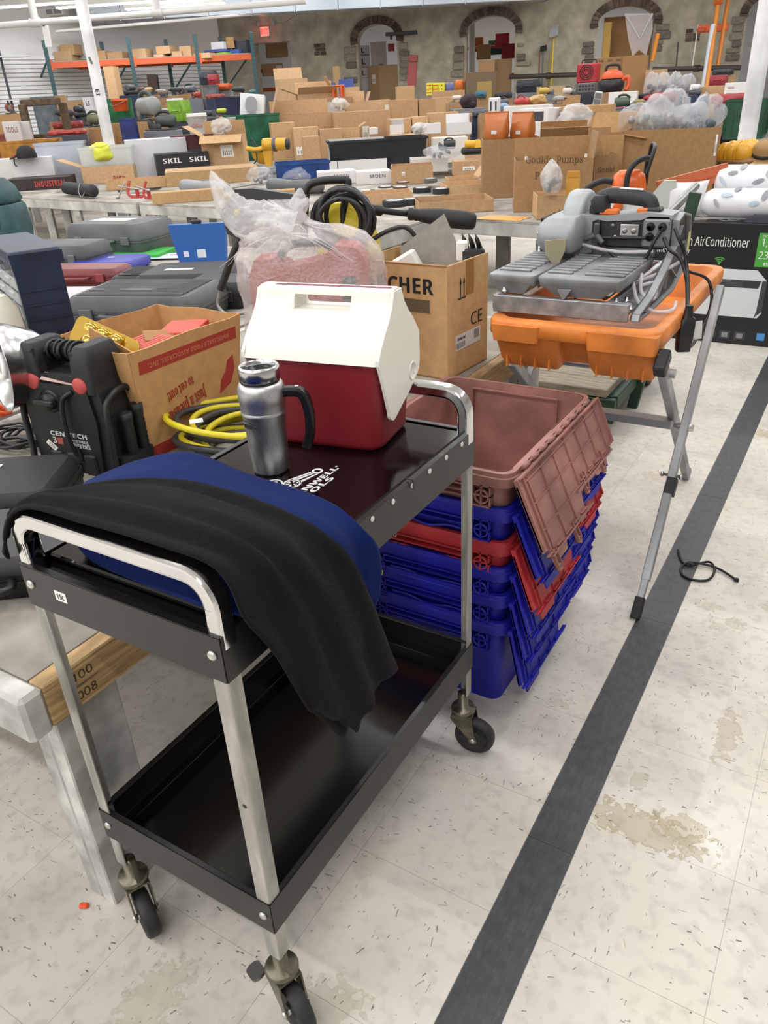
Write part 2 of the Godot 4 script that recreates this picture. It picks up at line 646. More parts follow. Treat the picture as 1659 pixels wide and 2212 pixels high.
func build_shell() -> void:
	var white := M("efefed", 0.7, 0, "grime", Vector3(0.3, 0.3, 0.3))
	build_floor()
	struct("ceiling", mb().box(Vector3(0, CEIL + 0.15, -7.5), Vector3(90, 0.3, 75)), M("e8e8e6", 0.8))
	struct("wall_right", mb().box(Vector3(7.0, CEIL / 2, -7.5), Vector3(0.3, CEIL, 75)), white)
	struct("wall_back", mb().box(Vector3(0, CEIL / 2, 16.0), Vector3(90, CEIL, 0.3)), white)
	struct("wall_outer", mb().box(Vector3(0, CEIL / 2, -44.8), Vector3(90, CEIL, 0.3)), white)
	struct("wall_side", mb().box(Vector3(-44.8, CEIL / 2, -7.5), Vector3(0.3, CEIL, 75)), white)
	# stone wall with a doorway and arches; its own frame runs along the wall from the corner
	var frame := Transform3D(Basis(Vector3.UP, deg_to_rad(20.35)), Vector3(-17.471, 0, -20.129))
	var stone := M("b3aa98", 0.9, 0, "stone", Vector3(0.35, 0.35, 0.35))
	var holes := [[4.06, 5.19], [7.16, 8.49], [10.68, 12.13], [14.45, 15.85], [18.3, 19.7]]
	var b := mb()
	b.xf = Transform3D()
	b.prism([Vector2(-0.3, 0), Vector2(0.97, 0), Vector2(0.97, CEIL), Vector2(-0.3, CEIL)], -0.4, 0)
	b.prism([Vector2(0.97, 3.06), Vector2(2.06, 3.06), Vector2(2.06, CEIL), Vector2(0.97, CEIL)], -0.4, 0)
	var at := 2.06
	for h in holes:
		b.prism([Vector2(at, 0), Vector2(h[0], 0), Vector2(h[0], CEIL), Vector2(at, CEIL)], -0.4, 0)
		var p := arch_wall_poly(h[0], h[1], 2.95, 0.37)
		p.append(Vector2(h[1], CEIL))
		p.append(Vector2(h[0], CEIL))
		b.prism(p, -0.4, 0)
		at = h[1]
	b.prism([Vector2(at, 0), Vector2(29, 0), Vector2(29, CEIL), Vector2(at, CEIL)], -0.4, 0)
	var wall := struct("wall_far", b, stone)
	wall.transform = frame
	# arch bricks and quoin stones, one piece each
	var bricks := [M("6d5a50", 0.9, 0, "grime", Vector3(3, 3, 3)), M("5b4a44", 0.9, 0, "grime", Vector3(3, 3, 3)), M("78655a", 0.9, 0, "grime", Vector3(3, 3, 3))]
	var quoin := [M("8b8272", 0.95, 0, "stone", Vector3(2, 2, 2)), M("756f66", 0.95, 0, "stone", Vector3(2, 2, 2)), M("98907f", 0.95, 0, "stone", Vector3(2, 2, 2))]
	for h in holes.slice(0, 4):
		var c: float = (h[0] + h[1]) / 2
		var w: float = (h[1] - h[0]) / 2
		var count := 19
		for i in count:
			var a0 := PI * 1.06 - PI * 1.12 * i / count - 0.012
			var a1 := PI * 1.06 - PI * 1.12 * (i + 1) / count + 0.012
			var v := mb()
			var q: Array = []
			for e in [[a0, 0.0], [a0, 0.2], [a1, 0.2], [a1, 0.0]]:
				q.append(Vector2(c + (w + e[1]) * cos(e[0]), 2.95 + (0.37 + e[1]) * sin(e[0])))
			v.prism(q, -0.05, 0.05 + rng.randf_range(0, 0.025))
			part(wall, "brick", v, bricks[rng.randi_range(0, 2)])
		for side in [0, 1]:
			var y := 1.9
			while y < 2.75:
				var hh := rng.randf_range(0.09, 0.2)
				var ww := rng.randf_range(0.18, 0.42)
				if rng.randf() < 0.8:
					var cx: float = h[0] - 0.06 - ww / 2 if side == 0 else h[1] + 0.06 + ww / 2
					part(wall, "stone", mb().box(Vector3(cx, y + hh / 2, 0.0), Vector3(ww, hh, rng.randf_range(0.06, 0.14)), 0.02), quoin[rng.randi_range(0, 2)])
				y += hh + 0.02
	for k in 6:
		part(wall, "brick", mb().box(Vector3(2.85 + (k % 2) * 0.17 + rng.randf() * 0.05, 2.7 + (k / 2) * 0.1, 0), Vector3(0.16, 0.085, 0.05), 0.008), bricks[k % 3])
	for k in 5:
		part(wall, "brick", mb().box(Vector3(13.05 + (k % 2) * 0.19, 2.45 + (k / 2) * 0.1, 0), Vector3(0.17, 0.085, 0.05), 0.008), bricks[k % 3])
	# white slatted wall on the left, running out of the corner
	var fl := Transform3D(Basis(Vector3.UP, atan2(-0.977, -0.213)), Vector3(-17.471, 0, -20.129))
	var lw := mb()
	lw.box(Vector3(9.7, CEIL / 2, 0.15), Vector3(20, CEIL, 0.2))
	var left := struct("wall_left", lw, M("dcdcdb", 0.6))
	left.transform = fl
	for k in 27:
		part(left, "slat", mb().box(Vector3(6.6, 0.38 + k * 0.092, 0.03), Vector3(13.0, 0.076, 0.05), 0.006), M("e4e4e3", 0.55))




# ---------------------------------------------------------------- the black service cart and what lies on it
func build_cart() -> void:
	var W := 0.402
	var L := 0.76
	var t := thing("service_cart", "black two-tray steel service cart on casters with chrome handles, jackets on top", "cart", Vector3(-0.8, 0, -0.922))
	var black := M("101012", 0.42, 0.0)
	black.clearcoat_enabled = true
	black.clearcoat = 0.15
	black.clearcoat_roughness = 0.12
	var gloss := M("100a0c", 0.1, 0.0)
	var chrome := M("dcdcde", 0.12, 1.0)
	var zinc := M("d3d1c9", 0.4, 0.55, "streak", Vector3(3, 0.6, 3))
	var rivet := M("c9c9c4", 0.35, 0.8)
	for k in 2:
		var y1: float = [0.858, 0.325][k]
		var y0: float = [0.784, 0.254][k]
		var b := mb()
		var th := 0.0022
		# four skirts with a rolled upper lip, mitred at the corners by a hair
		for s in [-1, 1]:
			b.box(Vector3(s * (W / 2 - th / 2), (y0 + y1) / 2, 0), Vector3(th, y1 - y0, L - 0.003))
			b.box(Vector3(0, (y0 + y1) / 2, s * (L / 2 - th / 2)), Vector3(W - 0.003, y1 - y0, th))
			b.box(Vector3(s * (W / 2 - 0.006), y1 - 0.0015, 0), Vector3(0.012, 0.003, L - 0.003), 0.001)
			b.box(Vector3(0, y1 - 0.0015, s * (L / 2 - 0.006)), Vector3(W - 0.003, 0.003, 0.012), 0.001)
		part(t, "tray_skirt", b, black)
		if k == 0:
			b = mb().box(Vector3(0, y1 - 0.022, 0), Vector3(W - 0.005, 0.003, L - 0.005))
			part(t, "tray_floor", b, black)
			part(t, "top_panel", mb().box(Vector3(0, y1 - 0.006, -0.012), Vector3(W - 0.03, 0.01, L - 0.062), 0.003), gloss, "glossy black top panel with a printed emblem")
		else:
			var f := mb()
			f.box(Vector3(0, y0 + 0.006, 0), Vector3(W - 0.008, 0.003, L - 0.008))
			f.box(Vector3(0, y0 + 0.0095, 0), Vector3(W - 0.05, 0.004, L - 0.05), 0.003)
			part(t, "shelf_panel", f, M("0c0b0b", 0.14))
	# angle-iron legs, flanges turned inwards from each corner
	for sx in [-1, 1]:
		for sz in [-1, 1]:
			var b := mb(Vector3(sx * (W / 2 + 0.0008), 0, sz * (L / 2 + 0.0008)))
			var ell: Array = [Vector2(-0.026, 0), Vector2(-0.026, -0.0024), Vector2(-0.0024, -0.0024), Vector2(-0.0024, -0.026), Vector2(0, -0.026), Vector2(0, -0.003), Vector2(-0.0009, -0.0009), Vector2(-0.003, 0)]
			for i in ell.size():
				ell[i] = Vector2(ell[i].x * sx, ell[i].y * -sz)
			b.xf = Transform3D(Basis.from_euler(Vector3(-PI / 2, 0, 0)), b.xf.origin)
			b.prism(ell, 0.178, 0.82)
			var leg := part(t, "leg", mb(), zinc)
			# the legs stand inside the skirts
			leg.mesh = b.done()
			leg.position = Vector3(-sx * 0.003, 0, -sz * 0.003)
			if sx == 1 and sz == 1:
				part(leg, "rust_spot", mb(Vector3(sx * (W / 2 + 0.0008) - 0.013, 0.545, sz * (L / 2 + 0.001)), Vector3(PI / 2, 0, 0)).lathe([[0, 0.0006], [0.004, 0.0004], [0.0042, 0]], 9), M("3a2016", 0.8))
			var cz := part(t, "caster", caster_plate(), M("8f8a78", 0.35, 0.85, "grime", Vector3(8, 8, 8)))
			var yaw: float = {"1 -1": 0.15, "-1 1": -0.42, "1 1": -0.36, "-1 -1": 0.6}["%d %d" % [sx, sz]]
			cz.position = Vector3(sx * (W / 2 - 0.017), 0, sz * (L / 2 - 0.017))
			cz.rotation.y = yaw
			part(cz, "wheel", caster_wheel(), M("2c2c2d", 0.6, 0, "grime", Vector3(14, 14, 14)), "black rubber wheel")
			part(cz, "axle_bolt", mb(Vector3(0.03, 0.05, 0), Vector3(PI / 2, 0, 0)).lathe([[0, -0.026], [0.006, -0.026], [0.006, 0.026], [0, 0.026]], 8), rivet)
			if sx == 1 and sz == 1:
				part(cz, "brake_pedal", mb(Vector3(-0.045, 0.085, 0.03), Vector3(0.2, 0, 0.5)).loft([[0, 0.05, 0.026, 0.012], [0.006, 0.052, 0.028, 0.013]], 4), M("6f6f6c", 0.45, 0.6), "grey brake pedal")
	# chrome bows over the two ends
	for sz in [-1, 1]:
		var z: float = sz * (L / 2 - 0.0185)
		var x := W / 2 - 0.012
		var path: Array = [Vector3(-x, 0.835, z), Vector3(-x, 0.895, z)]
		for p in arc2(Vector2(-x + 0.042, 0.895), 0.042, 180, 90, 7):
			path.append(Vector3(p.x, p.y, z))
		for p in arc2(Vector2(x - 0.042, 0.895), 0.042, 90, 0, 7):
			path.append(Vector3(p.x, p.y, z))
		path.append(Vector3(x, 0.895, z))
		path.append(Vector3(x, 0.835, z))
		part(t, "handle", mb().sweep(path, rrect(0.025, 0.031, 0.006, 3), Vector3(0, 0, 1)), chrome, "bent chrome handle")
		for s in [-1, 1]:
			for y in ([0.832] if sz < 0 else [0.826]):
				part(t, "bolt", mb(Vector3(s * (W / 2 - 0.018), y, sz * (L / 2 + 0.0005)), Vector3(PI / 2 * sz, 0, 0)).lathe([[0.0075, 0], [0.0075, 0.002], [0.005, 0.004], [0.003, 0.0042], [0.0015, 0.003], [0, 0.003]], 12), rivet)
			part(t, "bolt", mb(Vector3(s * (W / 2 - 0.018), 0.292, sz * (L / 2 + 0.0005)), Vector3(PI / 2 * sz, 0, 0)).lathe([[0.0075, 0], [0.0075, 0.002], [0.005, 0.004], [0, 0.004]], 12), rivet)
	for z in [-0.319, -0.252, -0.185, -0.12, -0.053, 0.014, 0.081]:
		part(t, "screw", mb(Vector3(W / 2 + 0.0003, 0.849, z), Vector3(0, 0, -PI / 2)).lathe([[0.005, 0], [0.005, 0.0016], [0.003, 0.0022], [0, 0.0018]], 10), M("d8d8d2", 0.4))
	part(t, "hook", mb().tube([Vector3(W / 2 - 0.01, 0.862, -0.117), Vector3(W / 2 + 0.004, 0.862, -0.117), Vector3(W / 2 + 0.005, 0.845, -0.117)], 0.0015, 6), M("121212", 0.4))
	# price sticker on the near skirt
	var st := part(t, "price_sticker", mb().box(Vector3(-0.115, 0.824, L / 2 + 0.0006), Vector3(0.025, 0.017, 0.0008)), M("efece4", 0.7), "white price sticker")
	txt(st, "lettering", "15¢", 0.016, 0.009, M("444444", 0.7), Vector3(-0.115, 0.824, L / 2 + 0.0012), Vector3.ZERO, 400)
	# white print on the top panel: a maker's name beside an emblem of a piston and rod
	var ink := M("e9e9ea", 0.5)
	var y := 0.8576
	var lay := Vector3(-PI / 2, 0, 0)
	txt(t, "lettering", "CORNWELL", 0.163, 0.0125, ink, Vector3(0.048, y, -0.0285), Vector3(-PI / 2, PI / 2, 0), 800, "Droid Sans", true)
	txt(t, "lettering", "TOOLS", 0.112, 0.0125, ink, Vector3(0.064, y, -0.016), Vector3(-PI / 2, PI / 2, 0), 800, "Droid Sans", true)
	txt(t, "lettering", "®", 0.005, 0.005, ink, Vector3(0.045, y, -0.115), Vector3(-PI / 2, PI / 2, 0), 400)
	var em := mb(Vector3(0, y, 0), Vector3(-PI / 2, PI / 2, 0))
	emblem(em)
	part(t, "emblem", em, ink, "white piston and rod emblem")


func ring_poly(b: MB, c: Vector2, r0: float, r1: float, sq := 1.0, a0 := 0.0, a1 := 360.0, n := 24) -> void:
	for i in n:
		var p := deg_to_rad(lerpf(a0, a1, float(i) / n))
		var q := deg_to_rad(lerpf(a0, a1, float(i + 1) / n))
		var u := Vector2(cos(p), sin(p) * sq)
		var v := Vector2(cos(q), sin(q) * sq)
		b.prism([c + u * r0, c + u * r1, c + v * r1, c + v * r0], 0, 0.0006)


func emblem(b: MB) -> void:
	# x runs away along the tray, y to its left: rod with its two eyes, piston crown with a ring round it
	ring_poly(b, Vector2(0.021, -0.014), 0.013, 0.0165)
	ring_poly(b, Vector2(0.083, -0.025), 0.006, 0.0105)
	ring_poly(b, Vector2(-0.004, 0.016), 0.024, 0.0275, 0.75)
	b.prism([Vector2(0.03, 0.002), Vector2(0.075, -0.016), Vector2(0.073, -0.019), Vector2(0.03, -0.005)], 0, 0.0006)
	b.prism([Vector2(0.036, -0.008), Vector2(0.074, -0.0225), Vector2(0.073, -0.026), Vector2(0.036, -0.014)], 0, 0.0006)
	b.prism([Vector2(0.034, -0.02), Vector2(0.075, -0.031), Vector2(0.077, -0.034), Vector2(0.03, -0.026)], 0, 0.0006)
	for k in 6:
		var a := k * 1.05
		var c := Vector2(0.021, -0.014)
		b.prism([c + Vector2(cos(a), sin(a)) * 0.0115, c + Vector2(cos(a + 0.55), sin(a + 0.55)) * 0.0115, c + Vector2(cos(a + 0.27), sin(a + 0.27)) * 0.003], 0, 0.0006)
	for k in 8:
		var p := Vector2(-0.026 + (k % 4) * 0.011, 0.008 + (k / 4) * 0.011 + (k % 2) * 0.003)
		b.prism([p, p + Vector2(0.008, 0.002), p + Vector2(0.007, 0.009), p + Vector2(-0.002, 0.007)], 0, 0.0006)


func caster_plate() -> MB:
	var b := mb()
	b.lathe([[0, 0.178], [0.013, 0.178], [0.013, 0.139], [0.027, 0.136], [0.03, 0.131], [0.03, 0.124], [0.022, 0.118], [0, 0.118]], 20)
	var side: Array = [Vector2(-0.024, 0.121), Vector2(0.027, 0.121), Vector2(0.031, 0.09), Vector2(0.036, 0.058)]
	side += arc2(Vector2(0.03, 0.05), 0.011, 40, -200, 8)
	side += [Vector2(-0.012, 0.088), Vector2(-0.027, 0.108)]
	# the fork reaches sideways (local x is the rolling direction)
	for s in [-1, 1]:
		var q: Array = []
		for p in side:
			q.append(p)
		b.put(Vector3(0, 0, s * 0.0215))
		b.prism(q, -0.0015, 0.0015)
	b.put(Vector3.ZERO)
	b.box(Vector3(0.002, 0.1205, 0), Vector3(0.052, 0.004, 0.046), 0.001)
	return b


func caster_wheel() -> MB:
	var b := mb(Vector3(0.03, 0.05, 0), Vector3(PI / 2, 0, 0))
	b.lathe([[0, -0.011], [0.013, -0.014], [0.016, -0.01, true], [0.034, -0.009], [0.037, -0.0135, true], [0.044, -0.0145], [0.0485, -0.011], [0.05, -0.004], [0.05, 0.004], [0.0485, 0.011], [0.044, 0.0145], [0.037, 0.0135, true], [0.034, 0.009], [0.016, 0.01, true], [0.013, 0.014], [0, 0.011]], 36)
	return b


# ---------------------------------------------------------------- kinds of goods met again and again
const CARDS := ["cba57a", "c39c74", "d2ae85", "bf9a74", "cda77e"]


# a cardboard box standing at its base; size x across its face, y up, z deep. how: hex, open, tape, sticker, print, group, name, category
func carton(label: String, at: Vector3, s: Vector3, turn: float, how := {}) -> Node3D:
	var t := thing(how.get("name", "cardboard_box"), label, how.get("category", "cardboard box"), at, turn, how.get("group", ""))
	var hex: String = how.get("hex", CARDS[used.size() % 5])
	var m: Material = card(hex) if not how.get("plain", false) else M(hex, 0.6)
	var th := minf(0.006, s.x * 0.03)
	if how.has("open"):
		var b := mb()
		b.box(Vector3(0, th / 2, 0), Vector3(s.x, th, s.z))
		for k in [-1, 1]:
			b.box(Vector3(k * (s.x - th) / 2, s.y / 2, 0), Vector3(th, s.y, s.z))
			b.box(Vector3(0, s.y / 2, k * (s.z - th) / 2), Vector3(s.x - 2 * th, s.y, th))
		part(t, "body", b, m)
		# flaps: angle away from straight up for front, right, back, left; missing when above 900
		var f: Array = how.open
		for k in 4:
			if k < f.size() and f[k] < 900:
				var wide: float = s.x if k % 2 == 0 else s.z
				var deep: float = (s.z if k % 2 == 0 else s.x) * how.get("flap", 0.45)
				var p := mb().box(Vector3(0, deep / 2, 0), Vector3(wide - 0.004, deep, th))
				var o := part(t, "flap", p, m)
				o.position = [Vector3(0, s.y, s.z / 2), Vector3(s.x / 2, s.y, 0), Vector3(0, s.y, -s.z / 2), Vector3(-s.x / 2, s.y, 0)][k]
				o.basis = Basis(Vector3.UP, k * PI / 2) * Basis(Vector3.RIGHT, deg_to_rad(f[k]))
	else:
		part(t, "body", mb().box(Vector3(0, s.y / 2, 0), s, minf(0.004, s.y * 0.05)), m)
		if how.get("tape", true):
			var w := clampf(s.z * 0.14, 0.02, 0.06)
			var b := mb().box(Vector3(0, s.y + 0.0006, 0), Vector3(s.x * 0.998, 0.0012, w))
			for k in [-1, 1]:
				b.box(Vector3(k * (s.x / 2 + 0.0006), s.y - 0.03 - s.y * 0.05, 0), Vector3(0.0012, 0.06 + s.y * 0.1, w))
			part(t, "tape", b, M("c3a67c", 0.35))
	if how.has("sticker"):
		# [x, y, w, h] as shares of the face, on the front
		var q: Array = how.sticker
		var sn := part(t, "sticker", mb().box(Vector3(s.x * q[0], s.y * q[1], s.z / 2 + 0.001), Vector3(s.x * q[2], s.y * q[3], 0.0012)), M(q[4] if q.size() > 4 else "e9e6df", 0.6))
		var r := mb()
		for k in 5:
			r.box(Vector3(s.x * q[0] + s.x * q[2] * (k - 2) * 0.15, s.y * q[1] - s.y * q[3] * 0.15, s.z / 2 + 0.002), Vector3(s.x * q[2] * 0.06, s.y * q[3] * 0.4, 0.0008))
		part(sn, "printing", r, M("55524d", 0.7))
	if how.has("print"):
		# [text, x, y, w, h, hex]
		var q: Array = how.print
		txt(t, "lettering", q[0], s.x * q[3], s.y * q[4], M(q[5], 0.7), Vector3(s.x * q[1], s.y * q[2], s.z / 2 + 0.0015))
	if how.has("side_print"):
		var q: Array = how.side_print
		txt(t, "lettering", q[0], s.z * q[3], s.y * q[4], M(q[5], 0.7), Vector3(s.x / 2 + 0.0015, s.y * q[2], s.z * q[1]), Vector3(0, PI / 2, 0))
	return t


# an open plastic tote with a thick rim and ribs
func tote(label: String, at: Vector3, s: Vector3, turn: float, hex: String, how := {}) -> Node3D:
	var t := thing(how.get("name", "storage_tote"), label, how.get("category", "tote"), at, turn, how.get("group", ""))
	var m: Material = glassy(hex, how.alpha, 0.12) if how.has("alpha") else M(hex, 0.45, 0, "grime", Vector3(1.5, 1.5, 1.5))
	var k: float = how.get("taper", 0.9)
	var r := minf(s.x, s.z) * 0.08
	var b := mb()
	b.loft([[0, s.x * k, s.z * k, r], [s.y, s.x * 0.97, s.z * 0.97, r, 0, 0, true], [s.y, s.x * 0.95, s.z * 0.95, r, 0, 0, true], [0.006, s.x * k - 0.01, s.z * k - 0.01, r]], 3, true, true)
	part(t, "body", b, m)
	var e := mb()
	e.loft([[s.y - 0.028, s.x * 0.97, s.z * 0.97, r], [s.y - 0.028, s.x, s.z, r, 0, 0, true], [s.y, s.x, s.z, r, 0, 0, true], [s.y, s.x * 0.95, s.z * 0.95, r]], 3, false, false)
	part(t, "rim", e, m)
	if not how.get("plain", false):
		var q := mb()
		for i in 6:
			var x := (i - 2.5) / 6.0
			for z in [-1, 1]:
				q.box(Vector3(s.x * x, s.y * 0.5, z * s.z * (0.97 + k) / 4), Vector3(0.006, s.y * 0.8, 0.012))
				q.box(Vector3(z * s.x * (0.97 + k) / 4, s.y * 0.5, s.z * x), Vector3(0.012, s.y * 0.8, 0.006))
		part(t, "ribs", q, m).set_meta("kind", "stuff")
	if how.has("lid"):
		var l := mb().loft([[s.y, s.x * 1.0, s.z * 1.0, r], [s.y + 0.02, s.x, s.z, r], [s.y + 0.026, s.x * 0.94, s.z * 0.94, r]], 3)
		part(t, "lid", l, M(how.lid, 0.4))
	return t


# a moulded tool case lying flat, hinged all round at its seam
func tool_case(label: String, at: Vector3, s: Vector3, turn: float, hex: String, how := {}) -> Node3D:
	var t := thing(how.get("name", "tool_case"), label, how.get("category", "tool case"), at, turn, how.get("group", ""))
	var m := M(hex, how.get("rough", 0.55), 0, "grime", Vector3(1.2, 1.2, 1.2))
	var r := minf(s.x, s.z) * 0.09
	var h := s.y * 0.5
	if at.y > 0.9:
		on_top(label, at, s.x * 1.05)
	part(t, "lower_shell", mb().loft([[0, s.x * 0.93, s.z * 0.92, r], [s.y * 0.12, s.x * 0.97, s.z * 0.97, r], [h - 0.012, s.x * 0.985, s.z * 0.985, r, 0, 0, true], [h - 0.012, s.x, s.z, r, 0, 0, true], [h - 0.001, s.x, s.z, r]], 4), m)
	var lid := mb().loft([[h + 0.001, s.x, s.z, r], [h + 0.012, s.x, s.z, r, 0, 0, true], [h + 0.012, s.x * 0.985, s.z * 0.985, r, 0, 0, true], [s.y * 0.9, s.x * 0.95, s.z * 0.94, r], [s.y, s.x * 0.88, s.z * 0.86, r]], 4)
	part(t, "lid", lid, m)
	if how.get("ribs", 0) > 0:
		var q := mb()
		for i in how.ribs:
			q.box(Vector3(0, s.y + 0.002, s.z * 0.8 * ((i + 0.5) / how.ribs - 0.5)), Vector3(s.x * 0.8, 0.006, s.z * 0.35 / how.ribs), 0.002)
		part(t, "ribs", q, m).set_meta("kind", "stuff")
	for k in [-1, 1]:
		part(t, "latch", mb().box(Vector3(k * s.x * 0.3, h, s.z / 2 + 0.006), Vector3(s.x * 0.1, minf(0.05, s.y * 0.5), 0.012), 0.003), M(how.get("latch", hex), 0.5))
	part(t, "handle", mb().tube(spline([Vector3(-s.x * 0.16, h, s.z / 2), Vector3(-s.x * 0.15, h, s.z / 2 + 0.035), Vector3(s.x * 0.15, h, s.z / 2 + 0.035), Vector3(s.x * 0.16, h, s.z / 2)], 4), 0.009, 8), m)
	if how.has("label"):
		var q: Array = how.label
		part(t, "sticker", mb().box(Vector3(s.x * q[0], s.y + 0.001, s.z * q[1]), Vector3(s.x * q[2], 0.002, s.z * q[3])), M(q[4], 0.5), "printed sticker")
	return t


func pail(label: String, at: Vector3, r: float, h: float, hex: String, how := {}) -> Node3D:
	var t := thing(how.get("name", "bucket"), label, how.get("category", "bucket"), at, how.get("turn", 0.0), how.get("group", ""))
	if at.y > 0.9 and how.get("name", "") != "flower_pot" and how.get("name", "") != "plastic_tub":
		on_top(label, at, r * 2.4)
	part(t, "body", mb().lathe([[0, 0], [r * 0.86, 0], [r * 0.88, 0.004], [r * 0.98, h * 0.86], [r * 1.03, h * 0.86, true], [r * 1.03, h * 0.9], [r * 0.98, h * 0.9, true], [r, h], [r * 0.96, h, true], [r * 0.84, 0.006], [0, 0.006]], 24), M(hex, 0.45))
	part(t, "handle", mb().tube(spline([Vector3(-r, h * 0.85, 0), Vector3(-r * 0.8, h * 0.6, r * 0.85), Vector3(0, h * 0.45, r * 1.1), Vector3(r * 0.8, h * 0.6, r * 0.85), Vector3(r, h * 0.85, 0)], 5), 0.003, 6), M("b9b9b6", 0.4, 0.8))
	if how.has("print"):
		txt(t, "lettering", how.print, r * 1.1, h * 0.16, M(how.get("ink", "b13a3a"), 0.6), Vector3(0, h * 0.45, r * 1.0))
	return t


# crumpled clear film over something
func film_bag(called: String, label: String, at: Vector3, s: Vector3, seed_: int, hex := "e8e8ea", alpha := 0.22, group := "", inside := "8a8a8c") -> Node3D:
	var t := thing(called, label, "plastic bag", at, seed_ * 0.7, group)
	var nz := FastNoiseLite.new()
	nz.seed = seed_
	nz.frequency = 0.02
	part(t, "film", mb().lump(Vector3(0, s.y / 2, 0), s, nz, 0.35, 16, 0.28), film(hex, alpha))
	for k in 5:
		var a := seed_ + k * 1.3
		part(t, "fitting", mb(Vector3(cos(a) * s.x * 0.22, s.y * (0.2 + 0.07 * k), sin(a) * s.z * 0.22), Vector3(a, a * 2, 0)).lathe([[0, -0.03], [s.y * 0.1, -0.03], [s.y * 0.13, 0], [s.y * 0.08, 0.02], [0, 0.03]], 10), M(inside, 0.35, 0.6))
	return t


func film(hex: String, alpha: float) -> StandardMaterial3D:
	var key := "film %s %s" % [hex, alpha]
	if mats.has(key):
		return mats[key]
	var m := StandardMaterial3D.new()
	m.resource_name = "thin film %d" % mats.size()
	m.transparency = BaseMaterial3D.TRANSPARENCY_ALPHA
	m.albedo_color = Color(Color(hex), alpha)
	m.roughness = 0.27
	m.metallic_specular = 0.8
	m.uv1_triplanar = true
	m.uv1_scale = Vector3(2.5, 2.5, 2.5)
	m.normal_enabled = true
	m.normal_texture = tex.bump
	m.normal_scale = 1.4
	mats[key] = m
	return m


# goods piled high stand on closed cartons and crates
func on_top(what: String, p: Vector3, w := 0.5) -> void:
	var n := what.length()
	carton("closed carton under the " + what, Vector3(p.x, 0.69, p.z), Vector3(w, p.y - 0.69, w * 0.8), deg_to_rad(20 + n % 4 * 8), {"hex": ["b58d62", "4a4e57", "a8825c", "7d8187", "33405c", "ad8a66"][n % 6]})


# power tools: saw with a guard, motor with a tank, or drill with a chuck
func power_tool(label: String, at: Vector3, k: float, turn: float, hex: String, dark := "2b2b2d", how := {}) -> Node3D:
	var t := thing("power_tool", label, "power tool", at, turn)
	var m := M(hex, 0.45)
	var d := M(dark, 0.5)
	var kind := label.length() % 3
	var lie := Vector3(0, 0, PI / 2)
	if at.y > 0.9:
		on_top(label, at, k * 1.3)
	if kind == 0:
		part(t, "motor", mb(Vector3(0.1 * k, 0.3 * k, 0), lie).lathe([[0, -0.4 * k], [0.16 * k, -0.4 * k], [0.2 * k, -0.34 * k], [0.19 * k, 0.2 * k], [0.1 * k, 0.3 * k], [0, 0.3 * k]], 16), m)
		part(t, "grip", mb().tube(spline([Vector3(0.35 * k, 0.42 * k, 0), Vector3(0.28 * k, 0.56 * k, 0), Vector3(0, 0.58 * k, 0), Vector3(-0.2 * k, 0.45 * k, 0)], 4), 0.05 * k, 8), d)
		part(t, "guard", mb(Vector3(-0.25 * k, 0.22 * k, 0.05 * k), Vector3(PI / 2, 0, 0.4)).lathe([[0, -0.05 * k], [0.29 * k, -0.05 * k], [0.3 * k, 0.04 * k], [0, 0.06 * k]], 16, PI * 1.2), M(how.get("guard", "77787a"), 0.4, 0.5))
		part(t, "base", mb().box(Vector3(-0.05 * k, 0.03 * k, 0), Vector3(1.0 * k, 0.05 * k, 0.5 * k), 0.01 * k), M("5d5e60", 0.4, 0.6))
	elif kind == 1:
		part(t, "tank", mb(Vector3(0, 0.16 * k, 0), lie).lathe([[0, -0.5 * k], [0.1 * k, -0.48 * k], [0.16 * k, -0.4 * k], [0.16 * k, 0.4 * k], [0.1 * k, 0.48 * k], [0, 0.5 * k]], 16), d)
		part(t, "motor", mb(Vector3(-0.1 * k, 0.42 * k, 0), lie).lathe([[0, -0.25 * k], [0.15 * k, -0.25 * k], [0.17 * k, -0.2 * k], [0.17 * k, 0.2 * k], [0, 0.24 * k]], 16), m)
		part(t, "housing", mb().loft([[0.28 * k, 0.3 * k, 0.3 * k, 0.05 * k, 0.24 * k], [0.55 * k, 0.24 * k, 0.26 * k, 0.06 * k, 0.24 * k], [0.6 * k, 0.16 * k, 0.18 * k, 0.05 * k, 0.24 * k]], 3), m)
		part(t, "foot", mb().box(Vector3(0, 0.02 * k, 0), Vector3(0.7 * k, 0.04 * k, 0.36 * k), 0.01 * k), d)
	else:
		part(t, "body", mb(Vector3(0, 0.34 * k, 0), lie).lathe([[0, -0.42 * k], [0.12 * k, -0.42 * k], [0.15 * k, -0.3 * k], [0.15 * k, 0.2 * k], [0.1 * k, 0.3 * k], [0, 0.3 * k]], 16), m)
		part(t, "chuck", mb(Vector3(0.42 * k, 0.34 * k, 0), lie).lathe([[0, -0.14 * k], [0.05 * k, -0.14 * k], [0.08 * k, 0.1 * k], [0, 0.1 * k]], 12), d)
		part(t, "grip", mb(Vector3(-0.2 * k, 0, 0), Vector3(0, 0, -0.2)).loft([[0, 0.34 * k, 0.2 * k, 0.05 * k], [0.1 * k, 0.32 * k, 0.2 * k, 0.05 * k], [0.12 * k, 0.15 * k, 0.12 * k, 0.04 * k], [0.3 * k, 0.17 * k, 0.13 * k, 0.05 * k]], 3), d)
		part(t, "cord", mb().tube(spline([Vector3(-0.2 * k, 0.05 * k, 0.05 * k), Vector3(-0.5 * k, 0.03 * k, 0.2 * k), Vector3(-0.1 * k, 0.03 * k, 0.35 * k), Vector3(0.4 * k, 0.03 * k, 0.2 * k)], 4), 0.025 * k, 6), d)
	return t


